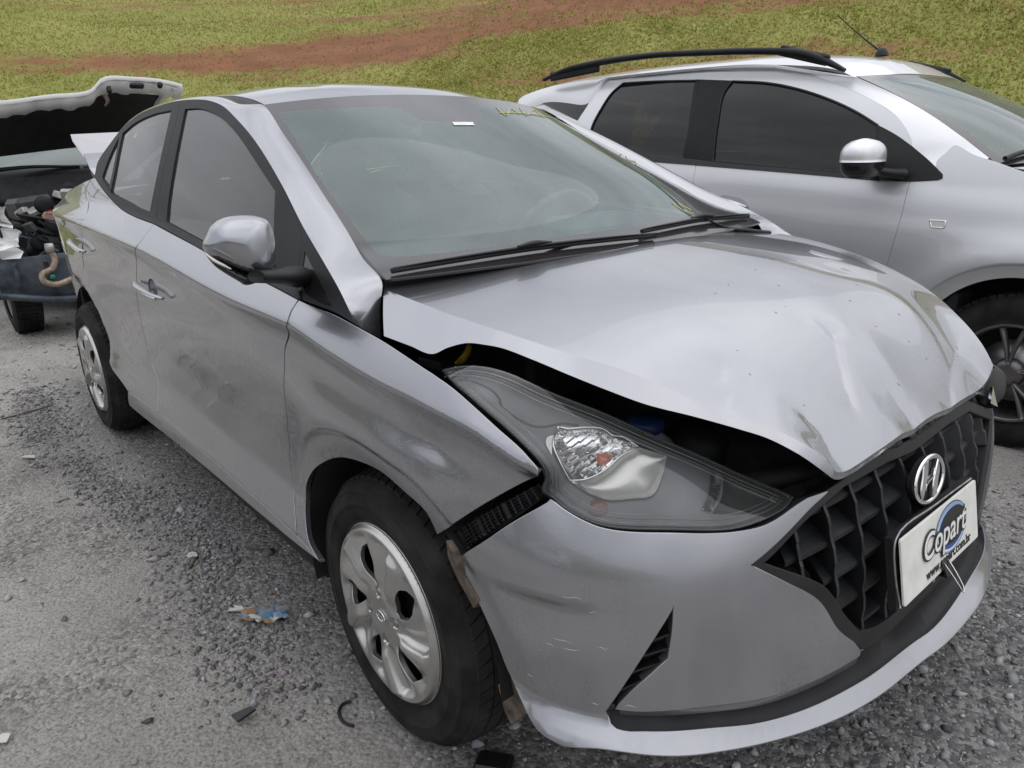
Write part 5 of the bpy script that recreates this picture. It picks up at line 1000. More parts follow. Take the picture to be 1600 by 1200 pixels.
# ---- door mirror
MO=np.array([-.215,-.945,1.075]); 
mn=np.array([.90,-.42,.12]); mn/=np.linalg.norm(mn); m1=np.cross([0,0,1],mn); m1/=np.linalg.norm(m1); m2=np.cross(mn,m1)
def mirror_side(flip):
    def fr(q,k):  # local 2d + depth to world
        q=np.asarray(q,float); X=MO+q[:,:1]*m1+q[:,1:2]*m2+np.asarray(k)[:,None]*mn
        if flip: X=X*[1,-1,1]
        return X
    root=empty('door_mirror',(0,0,0)); root.parent=sedan
    cap2=loop([MIRCAP],(1,1),.006); cap2=cap2 if area2(cap2)>0 else cap2[::-1]
    v,f,_=trimesh2d(cap2,[],.008); d=dist_poly(cap2,v); q=np.clip(d/.062,0,1); h=.052*np.sqrt(np.clip(1-(1-q)**2.2,0,1))
    k=len(cap2); Ob=inset(cap2,.006); V=np.vstack([fr(v,h),fr(cap2,np.full(k,0.)),fr(cap2*.98,np.full(k,-.035)),fr(Ob*.93,np.full(k,-.05))]); n=len(v)
    F=[tuple(t) for t in f]+[tuple(n+i for i in g) for g in [(i,(i+1)%k,k+(i+1)%k,k+i) for i in range(k)]]+[tuple(n+k+i for i in g) for g in [(i,(i+1)%k,k+(i+1)%k,k+i) for i in range(k)]]
    mesh_obj('mirror_cap',V,F,M['silver'],root)
    mesh_obj('mirror_glass',np.vstack([fr(Ob*.93,np.full(k,-.046))]),[tuple(range(k))],M['chrome'],root,smooth=False)
    low2=loop([MIRLOW],(1,1),.006); low2=low2 if area2(low2)>0 else low2[::-1]
    v,f,_=trimesh2d(low2,[],.008); d=dist_poly(low2,v); q=np.clip(d/.03,0,1); h=-.008+.045*np.sqrt(np.clip(1-(1-q)**2,0,1)); k=len(low2); n=len(v)
    V=np.vstack([fr(v,h),fr(low2,np.full(k,-.008)),fr(low2,np.full(k,-.05))]); F=[tuple(t) for t in f]+[tuple(n+i for i in g) for g in [(i,(i+1)%k,k+(i+1)%k,k+i) for i in range(k)]]
    mesh_obj('mirror_base',V,F,M['black_gloss'],root)
    a_=np.array(STALK); a_=a_*[1,-1,1] if flip else a_
    tube('mirror_stalk',a_,[.020,.022,.028,.038],M['plastic'],root,flat=.62,seg=12)
    t_=np.array(MIRTURN); P=fr(t_,np.full(len(t_),.040)); tube('turn_signal',P,[.002,.006,.005,.002],M['ribbed'],root,flat=.6,seg=8)
mirror_side(False)
# ---- door handles in their cups
def handle(key):
    x0,z0=TR[key][0][0]; x1,z1=TR[key][0][-1]
    root=None
    xs=np.linspace(x0,x1,13); zs=np.interp(xs,[min(x0,x1),max(x0,x1)],[z0,z1] if x0<x1 else [z1,z0]); t=np.linspace(-1,1,13)
    P=[S_side(np.array(x),np.array(z),off=-(.012+.015*(1-abs(q)**3))) for x,z,q in zip(xs,zs,t)]
    r=[.007,.0105,.012,.0125,.0125,.012,.0115,.011,.0105,.010,.010,.009,.006]
    h=tube('door_handle',P,r,M['silver'],sedan,seg=14,flat=.72,n=3); mirror_obj(h,'door_handle',M['silver'],sedan)
    P2=[p+np.array([0,-.0075,-.003]) for p in P[1:-1]]; q=tube('chrome_strip',P2,.0042,M['chrome'],h,seg=8,n=3)
    xm,zm=cup_of(key); a=np.linspace(0,2*np.pi,28,endpoint=False); V=[]
    for rr,o_ in ((1.01,.001),(.97,.006),(.85,.014),(.6,.019),(.3,.021),(.0,.0215)):
        V+=[S_side(np.array(xm+.050*rr*math.cos(s)),np.array(zm+.036*rr*math.sin(s)),off=o_) for s in a]
    c=mesh_obj('handle_cup',V,grid_faces(6,28,cv=True),M['silver'],h); mirror_obj(c,'handle_cup',M['silver'],h)
handle('handle_f'); handle('handle_r')
# ---- scratches on the dented arch (bare primer and scuffs)
sc=[]
for (x0,z0,x1,z1) in [(.168,.757,.20,.768),(.20,.768,.238,.766),(.238,.766,.286,.755),(.205,.757,.25,.757),(.215,.750,.265,.748),(.225,.744,.272,.741),(.235,.757,.276,.749)]:
    P=[S_side(np.array(x0+(x1-x0)*t+random.uniform(-.002,.002)),np.array(z0+(z1-z0)*t+.004*math.sin(3.1*t)),off=.0006) for t in np.linspace(0,1,5)]; sc.append(tube_data(P,[.0002,.0009,.0007,.0008,.0002],seg=5,n=3))
V,F=join(sc); o=mesh_obj('paint_scrape',V,F,simple('scraped_primer',(.40,.37,.33),.7),fen); o['kind']='stuff'
sc=[]
for _ in range(9):
    p0=random.uniform(-73,-60); z0=random.uniform(.40,.62); w=random.uniform(.8,2.6)
    P=[S_bump(np.array(p0+w*t),np.array(z0+.004*t*random.uniform(-1,1)),off=-.0002) for t in np.linspace(0,1,4)]; sc.append(tube_data(P,[.0001,.0005,.0004,.0001],seg=5,n=3))
o=None
V,F=join(sc); o=mesh_obj('bumper_scratches',V,F,simple('scratch_primer',(.5,.5,.5),.6),bump); o['kind']='stuff'
# ---- wheels
def wheel(x,y,z,side,steer=0,R=.305):
    """side=-1 wheel on the car's right (outer face towards -y)"""
    root=empty('wheel',(x,y,z),(0,0,steer)); root.parent=sedan
    s=side
    W=.185
    prof=[(.196,.0),(.205,-.010),(.214,-.008),(.2155,-.005),(.219,-.005),(.2205,-.003),(.232,.000),(.246,.004),(.2475,.0052),(.250,.0052),(.2515,.0042),(.262,.004),(.2755,-.001),(.277,.0005),(.280,.0003),(.2815,-.004),(.292,-.016),(.300,-.030),(.304,-.048),(R,-.07),(R+.0005,-.0925),(R,-.115),(.304,-.137),(.300,-.155),(.290,-.172),(.262,-.186),(.225,-.182),(.198,-.175)]
    V,F=lathe_data([(r_,d*-s*1.0*-1) for r_,d in prof],96); 
    V[:,1]*=1
    # tread: grooves round the tyre and lateral sipes
    rr=np.hypot(V[:,0],V[:,2]); ang=np.arctan2(V[:,2],V[:,0])
    mesh_obj('tyre',V*[1,1,1],F,M['rubber'],root)
    tr=[]
    nb=64
    for ring,(y0,y1,ph) in enumerate(((-.026,-.055,0),(-.060,-.088,.5),(-.093,-.121,.2),(-.126,-.160,.7))):
        for i in range(nb):
            a0=(i+ph)*2*math.pi/nb; a1=a0+2*math.pi/nb*.84; sk=.016
            ro=lambda yy: np.interp(-yy,[.026,.048,.07,.115,.137,.160],[.2985,.304,R,R,.304,.299])
            q=[]
            for (aa_,yy,kk) in ((a0,y0,0),(a1,y0,0),(a1,y1,sk/R),(a0,y1,sk/R)):
                for dr in (-.001,.0055): r_=ro(yy)+dr; q.append((r_*math.cos(aa_+kk),-s*-1*yy*1.0,r_*math.sin(aa_+kk)))
            tr.append((np.array(q),[(1,3,5,7),(0,1,7,6),(0,2,3,1),(2,4,5,3),(4,6,7,5)]))
    V,F=join(tr); o=mesh_obj('tread_blocks',V,F,M['rubber'],root,smooth=False); o['kind']='stuff'
    # wheel cover: five windows, and between them a narrow spoke overlapped by a broad twisted wing
    PH0=math.radians(34.5)
    def S_cov(a,b,off=0):
        a=np.asarray(a,float); b=np.asarray(b,float); r=np.hypot(a,b); th=np.arctan2(b,a)
        ph=((th-PH0-1.6*(r-.11))*5/(2*np.pi))%1.0
        rim=sstep(.172,.190,r); hub=1-sstep(.045,.080,r); env=sstep(.055,.10,r)*(1-rim)
        pr_=cint(ph,[0,.10,.20,.38,.44,.48,.53,.70,.86,1.0],[-.004,-.001,.003,.0105,.0085,-.0055,-.0075,-.001,.0035,-.004])
        d=.006+1.5*pr_*env*(1+3.0*(r-.11))+.007*hub+.006*rim-.014*sstep(.192,.2035,r)+.005*np.exp(-((r-.10)/.05)**2)
        cup=np.minimum.reduce([np.hypot(a-.055*math.cos(q),b-.055*math.sin(q)) for q in LUG]); d=d-.010*sstep(.0135,.0105,cup)
        return np.stack([a,(s)*(d+off)-s*.004,b],-1)
    LUG=np.radians([10,100,190,280])
    O=np.array([(.2035*math.cos(t),.2035*math.sin(t)) for t in np.linspace(0,2*np.pi,140,endpoint=False)])
    H=[]
    for k in range(5):
        def pt(r,p): th=PH0+(k+p)*2*np.pi/5+1.6*(r-.11); return (r*math.cos(th),r*math.sin(th))
        seg=[[pt(.070,.02),pt(.085,.14),pt(.110,.215),pt(.138,.20),pt(.155,.12)],[pt(.155,.12),pt(.160,.0),pt(.154,-.13)],[pt(.154,-.13),pt(.128,-.17),pt(.098,-.14),pt(.078,-.06),pt(.070,.02)]]
        H.append(loop(seg,(1,1),.005))
    rgrid=np.array([(r_*math.cos(t),r_*math.sin(t)) for r_ in np.arange(.04,.2,.006) for t in np.linspace(0,2*np.pi,int(r_*900),endpoint=False)])
    swl=[]
    for k in range(5):
        for p_ in (.36,.40,.43,.455,.48,.505,.53):
            for r_ in np.arange(.062,.188,.0032): swl.append(pt(r_,p_+0.0) if 0 else (r_*math.cos(PH0+(k+p_)*2*np.pi/5+1.6*(r_-.11)),r_*math.sin(PH0+(k+p_)*2*np.pi/5+1.6*(r_-.11))))
    for r_ in (.168,.172,.176,.180,.184,.188,.1915,.195,.1985,.201): swl+=[(r_*math.cos(t),r_*math.sin(t)) for t in np.linspace(0,2*np.pi,int(r_*1150),endpoint=False)]
    swl=np.array(swl)
    V,F,N=panel_data(S_cov,O,holes=H,h=.0050,ref=(0,s,0),flange=.012,fillet=.0015,extra=swl,hb=.005)
    cv=mesh_obj('wheel_cover',V,F,M['cover'],root,N)
    for q in LUG:
        V,F=lathe_data([(0,.0015),(.0065,.001),(.0095,-.002),(.010,-.014)],14); V[:,1]*=s; mesh_obj('lug_nut',V+[.055*math.cos(q),s*.003+s*.004,.055*math.sin(q)],F,M['steel'],cv)
    # small emblem at the hub
    t=np.linspace(0,2*np.pi,28,endpoint=False); P=[(.0175*math.cos(q),s*.0115,.012*math.sin(q)) for q in t]; tube('hub_emblem',P+[P[0]],.0016,M['chrome'],cv,n=1,seg=6)
    for sgn in (-1,1): tube('hub_emblem_stroke',[(sgn*.010-.003,s*.0115,-.007),(sgn*.006,s*.012,0),(sgn*.008+.003,s*.0115,.0085)],.0018,M['chrome'],cv,n=3,seg=6)
    lathe('steel_rim',[(.203,-s*.004),(.196,-s*.012),(.188,-s*.02),(.180,-s*.09),(.185,-s*.17),(.203,-s*.178)],M['dark'],root)
    lathe('rim_disc',[(.182,-s*.05),(.12,-s*.035),(.07,-s*.03),(.0,-s*.03)],M['frame'],root)
    lathe('brake_disc',[(.0,-s*.07),(.125,-s*.07),(.125,-s*.092),(.0,-s*.092)],M['rust'],root)
    return root
wheel(0.0,-.800,.298,-1,-.02,.309); wheel(-2.53,-.835,.302,-1); wheel(0.0,.80,.300,1,-.02); wheel(-2.53,.825,.302,1)
# ---- arch liners, floor, engine bay, boot
for x,yo in ((.02,-.80),(-2.53,-.80)):
    a=np.linspace(.04,np.pi+.25,26); X=[]
    for t in a:
        for y in (yo,yo+.12,yo+.27): X.append((x+.375*math.cos(t),y,.31+.372*math.sin(t)))
    o=mesh_obj('arch_liner',X,grid_faces(26,3),M['dark'],sedan); mirror_obj(o,'arch_liner',M['dark'],sedan)
    X=[(x+r_*math.cos(t),yo+.27,.31+r_*math.sin(t)) for t in a for r_ in (.0,.38)]; o=mesh_obj('inner_arch',X,grid_faces(26,2),M['dark'],sedan); mirror_obj(o,'inner_arch',M['dark'],sedan)
box('underbody',(-1.27,0,.235),(1.75,1.50,.13),M['dark'],sedan); box('underbody_rear',(-2.9,0,.34),(.8,1.3,.2),M['dark'],sedan); box('engine_undertray',(.22,0,.30),(.62,1.02,.16),M['dark'],sedan)
box('firewall',(-.22,0,.64),(.05,1.36,.62),M['dark'],sedan); box('engine_block',(.20,.05,.58),(.46,.7,.42),M['engine'],sedan,bev=.03)
# inner wing under the fender edge
loft('inner_wing',np.array([(-.2,-.70,.90),(0,-.69,.875),(.15,-.68,.85),(.30,-.66,.79),(.42,-.60,.70)]),np.array([(-.2,-.52,.78),(0,-.50,.78),(.15,-.48,.76),(.3,-.46,.7),(.45,-.44,.62)]),M['dark'],sedan,nv=5)
box('battery_box',(.02,-.40,.80),(.24,.19,.14),M['engine'],sedan,bev=.012); 
loft('intake_duct',np.array([(.42,-.30,.74),(.46,-.12,.725),(.47,.1,.72)]),np.array([(.62,-.36,.665),(.63,-.15,.655),(.64,.1,.66)]),M['engine'],sedan,nv=6,bulge=.02,ref=(0,0,1))
tank=lathe('washer_tank',[(.0,-.10),(.055,-.10),(.060,-.06),(.058,.0),(.034,.018),(.030,.030),(.0,.030)],M['translucent'],sedan,axis='z',loc=TANK)
lathe('tank_cap',[(.034,.026),(.036,.030),(.036,.044),(.030,.050),(.0,.052)],M['bluecap'],tank,axis='z',loc=TANK,seg=28)
lathe('fluid_reservoir',[(.0,-.08),(.05,-.07),(.062,-.03),(.060,.01),(.04,.035),(.0,.04)],M['plastic'],sedan,axis='z',loc=TANK2)
tube('hood_strap',STRAP,[.006,.009,.011,.006],M['yellow_plastic'],sedan,flat=.5)
box('fender_clip',CLIP,(.05,.03,.018),M['plastic'],sedan,rot=(0,.2,.5))
tube('wiring_loom',[(.05,-.60,.84),(.2,-.56,.80),(.34,-.52,.77),(.5,-.42,.70)],.012,M['plastic'],sedan)
# torn mudflap and rusty strip at the front of the arch
V=np.array(FLAP); k=len(V); mesh_obj('arch_stay',np.vstack([V,V+[.004,.006,0]]),[tuple(range(k)),tuple(range(2*k-1,k-1,-1))]+[(i,(i+1)%k,k+(i+1)%k,k+i) for i in range(k)],M['rust'],sedan,smooth=False)
V=np.array(STRIP); k=len(V); mesh_obj('torn_liner_edge',np.vstack([V,V+[.004,.01,0]]),[tuple(range(k)),tuple(range(2*k-1,k-1,-1))]+[(i,(i+1)%k,k+(i+1)%k,k+i) for i in range(k)],M['rust'],sedan,smooth=False)
# ---- cowl and wipers
loft('cowl_panel',np.array([S_ws(np.array(a_),np.array(-.01),off=-.012) for a_ in np.linspace(-1,1,9)]),np.array([(x+.03,y,z-.035) for x,y,z in [(-.14,-.66,.985),(-.07,-.45,1.0),(-.02,-.2,1.01),(.0,0,1.012),(-.02,.2,1.01),(-.07,.45,1.0),(-.14,.66,.985)][::1]][:1]+[(.03+x,y,.965) for x,y in ((-.10,-.52),(-.055,-.36),(-.02,-.18),(-.01,0),(-.02,.18),(-.055,.36),(-.10,.52))]+[(-.11,.66,.95)]),M['plastic'],sedan,nv=5,ref=(0,0,1))
def wiper(P,arm):
    w=tube('wiper',np.array(arm),[.011,.009,.006,.004],M['plastic'],sedan,flat=.6)
    P=np.array(P); tube('wiper_blade',P,.0055,M['plastic'],w,n=8); tube('blade_spoiler',P+[.004,0,.007],[.002,.006,.008,.006,.002],M['frame'],w,flat=.35)
    m=P[len(P)//2]; tube('blade_joint',[m+[.006,-.05,.010],m+[.007,0,.014],m+[.006,.05,.010]],[.004,.008,.004],M['plastic'],w,flat=.7)
def wsp(a_,b_,o_): return S_ws(np.array(a_),np.array(b_),off=o_)
wiper([wsp(a_,b_,.010) for a_,b_ in ((-.98,-.005),(-.75,.010),(-.5,.018),(-.2,.012),(.05,.0))],[(.015,.06,1.0),(.01,-.02,1.022),(-.01,-.2,1.03),tuple(wsp(-.5,.022,.02))])
wiper([wsp(a_,b_,.010) for a_,b_ in ((.02,.03),(.2,.038),(.45,.045),(.7,.035),(.93,.02))],[(-.0,.62,.985),(.0,.52,1.0),(-.01,.4,1.02),tuple(wsp(.45,.05,.02))])
# ---- interior
def seat(y,x=-1.05):
    r=empty('seat',(x,y,.30)); r.parent=sedan
    def pill(nm,c,s,rot,mat=M['fabric']):
        V,F=box_data((0,0,0),s,None,min(s)*.42); V=V@np.array(Euler(rot).to_matrix()).T+np.array(c); return mesh_obj(nm,V,F,mat,r)
    pill('cushion',(.15,0,.16),(.52,.50,.16),(0,-.12,0)); pill('backrest',(-.20,0,.50),(.14,.50,.62),(0,-.32,0)); pill('headrest',(-.325,0,.90),(.11,.26,.19),(0,-.22,0))
    for q in (-.06,.06): tube('headrest_post',[(-.29,q,.74),(-.315,q,.86)],.006,M['steel'],r)
seat(-.37); seat(.37)
box('rear_seat_back',(-2.05,0,.86),(.16,1.22,.56),M['fabric'],sedan,rot=(0,-.3,0),bev=.05)
for y in (-.36,.36): box('rear_headrest',(-2.17,y,1.19),(.09,.24,.13),M['fabric'],sedan,rot=(0,-.2,0),bev=.03)
V,F=loft_data(np.array([(-.16,-.64,.985),(-.08,0,1.0),(-.16,.64,.985)]),np.array([(-.56,-.64,.94),(-.56,0,.955),(-.56,.64,.94)]),nu=12,nv=8,bulge=.015,ref=(0,0,1)); mesh_obj('dashboard',V,F,M['dash'],sedan)
box('dash_front',(-.57,0,.80),(.06,1.26,.30),M['dash'],sedan,bev=.02); box('instrument_hood',(-.50,.37,.985),(.18,.36,.09),M['dash'],sedan,bev=.03)
a=np.linspace(0,2*np.pi,33); sw=tube('steering_wheel',[(-.70+.185*math.sin(t)*.45,.37+.185*math.cos(t),.93+.185*math.sin(t)*.89) for t in a],.015,M['dash'],sedan,n=2,seg=8)
tube('wheel_spoke',[(-.70,.19,.93),(-.66,.37,.92),(-.70,.55,.93)],.016,M['dash'],sw,flat=.6); tube('steering_column',[(-.68,.37,.92),(-.45,.37,.85)],.03,M['dash'],sw)
tube('seat_belt',[(-1.30,-.50,1.24),(-1.28,-.50,1.10),(-1.22,-.52,.85)],.030,M['orange'],sedan,flat=.15)
box('rear_mirror',(-.80,0,1.30),(.02,.21,.06),M['dash'],sedan,rot=(0,.2,.15),bev=.012); 
panel('headlining',lambda x,y:S_roof(x,y,-.035),[[(-1.02,-.5),(-1.0,0),(-1.02,.5)],[(-1.02,.5),(-2.5,.48)],[(-2.5,.48),(-2.5,-.48)],[(-2.5,-.48),(-1.02,-.5)]],M['trim_light'],sedan,h=.1,ref=(0,0,-1),flange=0)
for s in (-1,1):
    tube('centre_pillar',[(-1.30,s*.74,.9),(-1.36,s*.69,1.1),(-1.44,s*.58,1.36)],.04,M['dash'],sedan,flat=.6); box('door_card',(-1.15,s*.765,.68),(1.35,.03,.56),M['trim_light'],sedan)
box('parcel_shelf',(-2.5,0,1.02),(.55,1.2,.03),M['dash'],sedan)
# ---- rear: back window, raised boot lid, tail panel and lamps
bw=[np.array([(-2.53,-.553,1.300),(-2.60,-.35,1.345),(-2.65,0,1.362),(-2.60,.35,1.345),(-2.53,.553,1.300)]),np.array([(-2.93,-.615,1.085),(-3.0,-.35,1.095),(-3.03,0,1.10),(-3.0,.35,1.095),(-2.93,.615,1.085)])]
loft('rear_window',bw[0],bw[1],M['tint_light'],sedan,nu=10,ref=(-1,0,1),bulge=.01)
loft('tail_panel',np.array([(-3.30,-.60,1.02),(-3.40,0,1.03),(-3.30,.60,1.02)]),np.array([(-3.36,-.62,.30),(-3.46,0,.28),(-3.36,.62,.30)]),M['silver'],sedan,nu=10,ref=(-1,0,0),bulge=.05)
BL=np.array(BOOT)
V=BL.reshape(-1,3); nb_=BL.shape[1]; th=np.array([.02,0,-.035]); k=len(V)
bl=mesh_obj('boot_lid',np.vstack([V,V+th]),grid_faces(BL.shape[0],nb_)+[tuple(i+k for i in f)[::-1] for f in grid_faces(BL.shape[0],nb_)]+[(i,i+1,k+i+1,k+i) for i in list(range(nb_-1))+list(range((BL.shape[0]-1)*nb_,BL.shape[0]*nb_-1))]+[(i*nb_+e_,(i+1)*nb_+e_,k+(i+1)*nb_+e_,k+i*nb_+e_) for i in range(BL.shape[0]-1) for e_ in (0,nb_-1)],M['silver'],sedan,smooth=False); bl['label']='silver boot lid standing open'
for s in (-1,1):
    P=[(-3.02,s*.795,.99),(-3.12,s*.775,.965),(-3.22,s*.735,.94),(-3.31,s*.66,.93)]; tube('tail_lamp',P,[.02,.045,.05,.03],M['red'],sedan,flat=.5)
panel('rear_bumper_side',lambda x,z:S_side(x,z,-.004),[[(-3.30,.30),(-2.94,.285)],[(-2.94,.285),(-2.88,.34),(-2.86,.50)],[(-2.86,.50),(-3.05,.56),(-3.36,.56)],[(-3.36,.56),(-3.30,.30)]],M['silver'],sedan,mirror=True,h=.04)
for o in set(bpy.data.objects)-_before:
    if o.name.startswith('window_glass') and sum(v.co.y for v in o.data.vertices)>0: o.data.materials[0]=M['tint_light']
# seat all children relative to the car's own origin
bpy.context.view_layer.update()
for o in set(bpy.data.objects)-_before:
    if o.parent is sedan: o.matrix_parent_inverse=Matrix.Translation((1.2,0,0))
# ================================================================ the people carrier parked alongside
carrier=tag(empty('people_carrier',(-.9,2.79,0)),'light silver people carrier with black roof rails, parked behind the sedan','car')
_b2=set(bpy.data.objects)
CY=2.79; LS_=M['silver_light']
def cp(name,key,mat,holes=(),mirror=True,h=.04,**kw):
    o=panel(name,S_car,TR['c_'+key],mat,carrier,holes=[TR['c_'+k] for k in holes],h=h,**kw)
    if mirror: mirror_obj(o,name,mat,carrier,axis_y=CY)
    return o
aa=np.radians(np.arange(-10,190,3)); fl2=np.vstack([np.stack([.36+r_*np.cos(aa),.33+r_*np.sin(aa)],1) for r_ in (.43,.437,.443,.45)])
cp('front_fender','fender',LS_,gap=.002,h=.03,hb=.014,extra=fl2)
cp('front_door','front_door',LS_,gap=.002,h=.035); cp('rear_door','rear_door',LS_,gap=.002); cp('quarter_panel','quarter',LS_,gap=.002)
cp('door_frame','skin_front',LS_,holes=('glass_front',),gap=.0015,h=.03,hb=.012); cp('door_frame','skin_rear',LS_,holes=('glass_rear',),gap=.0015,h=.03,hb=.012)
cp('window_glass','glass_front',M['tint_dark'],off=.006,flange=0); cp('window_glass','glass_rear',M['tint_dark'],off=.006,flange=0)
cp('quarter_glass','quarter_glass',M['tint_dark'],off=-.002,flange=.004,h=.03)
cp('centre_pillar_trim','pillar_black',M['frame'],off=-.002,flange=.004); cp('belt_moulding','belt',M['black_gloss'],off=-.006,flange=.008,h=.03); cp('mirror_sail','sail',M['plastic'],off=-.005,flange=.008)
# seals round the side windows
for k in ('glass_front','glass_rear'):
    O=loop(TR['c_'+k],(1,1),.02); P=np.array([S_car(np.array(a_),np.array(b_),off=.001) for a_,b_ in np.vstack([O,O[:1]])]); o=tube('window_seal',P,.006,M['plastic'],carrier,n=1,seg=6); mirror_obj(o,'window_seal',M['plastic'],carrier,axis_y=CY)
# cant rail from the door top to the roof edge, A pillar strip to the windscreen
dl=[q for sg in TR['c_skin_front'][1:2] for q in sg]; dl=[tuple(q) for q in TR['c_skin_front'][1]]
tl=[tuple(q) for q in TR['c_skin_rear'][1]]
E1c=[S_car(np.array(a_),np.array(b_)) for a_,b_ in ([tuple(TR['c_fender'][2][3])]+dl[::-1][0:0]+[])]
a_edge=[S_car(np.array(a_),np.array(b_)) for a_,b_ in (dl if dl[0][0]>dl[-1][0] else dl[::-1])]
b_edge=[S_car(np.array(a_),np.array(b_)) for a_,b_ in (tl if tl[0][0]>tl[-1][0] else tl[::-1])]
wse=[S_car_ws(np.array(-1.),np.array(b_)) for b_ in (.06,.15,.25,.42,.60,.80,.98)]
def roof_edge(x): return np.array([x,2.13,float(S_car_roof(np.array(x),np.array(2.13))[2])])
A1=np.array([S_car(np.array(TR['c_fender'][1][1][0]),np.array(TR['c_fender'][1][1][1]))]+a_edge[1:7]); 
V,F=loft_data(A1,np.array(wse),nu=6,nv=7,bulge=.004); o=mesh_obj('windscreen_pillar',V,F,LS_,carrier); mirror_obj(o,'windscreen_pillar',LS_,carrier,axis_y=CY)
top=[a_edge[6],a_edge[7]]+b_edge[1:5]+[S_car(np.array(-2.6),np.array(1.50)),S_car(np.array(-2.85),np.array(1.40))]
A2=resample(crom(np.array(top),8),.04); xs=[roof_edge(q[0]-.02) for q in A2]; xs[0]=wse[-1]
V,F=loft_data(A2,np.array(xs),nu=1,nv=7,bulge=.008); o=mesh_obj('cant_rail',V,F,LS_,carrier); mirror_obj(o,'cant_rail',LS_,carrier,axis_y=CY)
# rear side skin behind the doors
re_=[S_car(np.array(a_),np.array(b_)) for a_,b_ in [tuple(q) for q in TR['c_skin_rear'][1]][::1]]
re_=sorted(re_,key=lambda q:-q[2]); re_=[q for q in re_ if q[0]<-1.5]
rb_=[S_car(np.array(x),np.array(z)) for x,z in zip(np.linspace(-2.62,-3.02,len(re_)),np.linspace(1.52,1.17,len(re_)))]
V,F=loft_data(np.array(re_),np.array(rb_),nu=8,nv=14); o=mesh_obj('rear_side',V,F,LS_,carrier); mirror_obj(o,'rear_side',LS_,carrier,axis_y=CY)
fr=[tuple(S_car_ws(np.array(q),np.array(1.0))[:2]) for q in np.linspace(-.98,.98,9)]
panel('roof_panel',S_car_roof,[fr,[fr[-1],(-.8,3.45),(-2.2,3.45),(-2.88,3.40)],[(-2.88,3.40),(-2.95,2.79),(-2.88,2.18)],[(-2.88,2.18),(-2.2,2.13),(-.8,2.13),fr[0]]],LS_,carrier,h=.07,ref=(0,0,1))
full=[[(-1,0),(-1,1)],[(-1,1),(0,1),(1,1)],[(1,1),(1,0)],[(1,0),(0,0),(-1,0)]]; cl=[[(-.93,.07),(-.93,.94)],[(-.93,.94),(0,.94),(.93,.94)],[(.93,.94),(.93,.07)],[(.93,.07),(0,.07),(-.93,.07)]]
w=panel('windscreen',S_car_ws,cl,M['screen'],carrier,scale=(.7,.75),h=.06,ref=(1,0,1),flange=0); panel('windscreen_border',S_car_ws,full,M['frit'],w,holes=[cl],scale=(.7,.75),h=.04,ref=(1,0,1),flange=.005)
# bonnet, nose and tail (mostly outside the picture)
V,F=loft_data(np.array([(.20,2.07,1.125),(.36,2.45,1.14),(.38,2.79,1.145),(.36,3.13,1.14),(.20,3.51,1.125)]),np.array([(1.0,2.2,.86),(1.14,2.5,.86),(1.18,2.79,.86),(1.14,3.08,.86),(1.0,3.38,.86)]),nu=8,nv=12,bulge=.05,ref=(0,0,1)); mesh_obj('bonnet',V,F,LS_,carrier)
V,F=loft_data(np.array([(.95,2.03,.88),(1.14,2.4,.86),(1.18,2.79,.86),(1.14,3.18,.86),(.95,3.55,.88)]),np.array([(.95,2.03,.26),(1.18,2.4,.22),(1.23,2.79,.22),(1.18,3.18,.22),(.95,3.55,.26)]),nu=8,nv=12,bulge=.05,ref=(1,0,0)); mesh_obj('front_bumper',V,F,LS_,carrier)
V,F=loft_data(np.array([(-2.90,2.17,1.52),(-2.96,2.79,1.58),(-2.90,3.41,1.52)]),np.array([(-3.08,2.0,.30),(-3.20,2.79,.28),(-3.08,3.58,.30)]),nu=10,nv=12,bulge=.05,ref=(-1,0,0)); mesh_obj('tailgate',V,F,LS_,carrier)
cw=[S_car_ws(np.array(q),np.array(-.01),off=-.01) for q in np.linspace(-1,1,7)]
loft('cowl_panel',np.array(cw),np.array([(.22,2.09,1.09),(.33,2.3,1.11),(.38,2.5,1.12),(.39,2.79,1.12),(.38,3.05,1.12),(.33,3.3,1.11),(.22,3.49,1.09)]),M['plastic'],carrier,nv=4,ref=(0,0,1))
tube('wiper',[S_car_ws(np.array(q),np.array(b_),off=.02) for q,b_ in ((-.97,.015),(-.8,.05),(-.5,.07),(-.1,.06))],.010,M['plastic'],carrier)
# roof rails: black, raised clear of the roof in the middle
def rail(P,foot):
    o=tube('roof_rail',P,[.014,.024,.026,.022,.022,.023,.025,.026,.012],M['frame'],carrier,seg=10,flat=.75,n=8)
    for f_ in foot: 
        V,F=box_data(f_[0],f_[1],f_[2],.008); mesh_obj('rail_foot',V,F,M['frame'],o,smooth=False)
RP=[(-2.55,2.07,1.648),(-2.33,2.06,1.690),(-2.0,2.06,1.710),(-1.65,2.06,1.711),(-1.39,2.06,1.698),(-.97,2.06,1.668),(-.76,2.06,1.640),(-.66,2.06,1.607),(-.53,2.06,1.545)]
ft=lambda s:[((-2.27,CY+s*.725,1.672),(.42,.030,.055),(0,-.06,0)),((-.74,CY+s*.725,1.628),(.26,.030,.050),(0,.27,0))]
rail(RP,ft(-1)); rail([(x,2*CY-y,z) for x,y,z in RP],ft(1))
an=lathe('aerial_base',[(.0,.03),(.018,.026),(.030,.008),(.034,-.01)],M['plastic'],carrier,axis='z',loc=(-.66,2.70,1.66)); tube('aerial',[(-.665,2.70,1.67),(-.78,2.69,1.76),(-.91,2.68,1.87)],[.0055,.0035,.0025],M['plastic'],an)
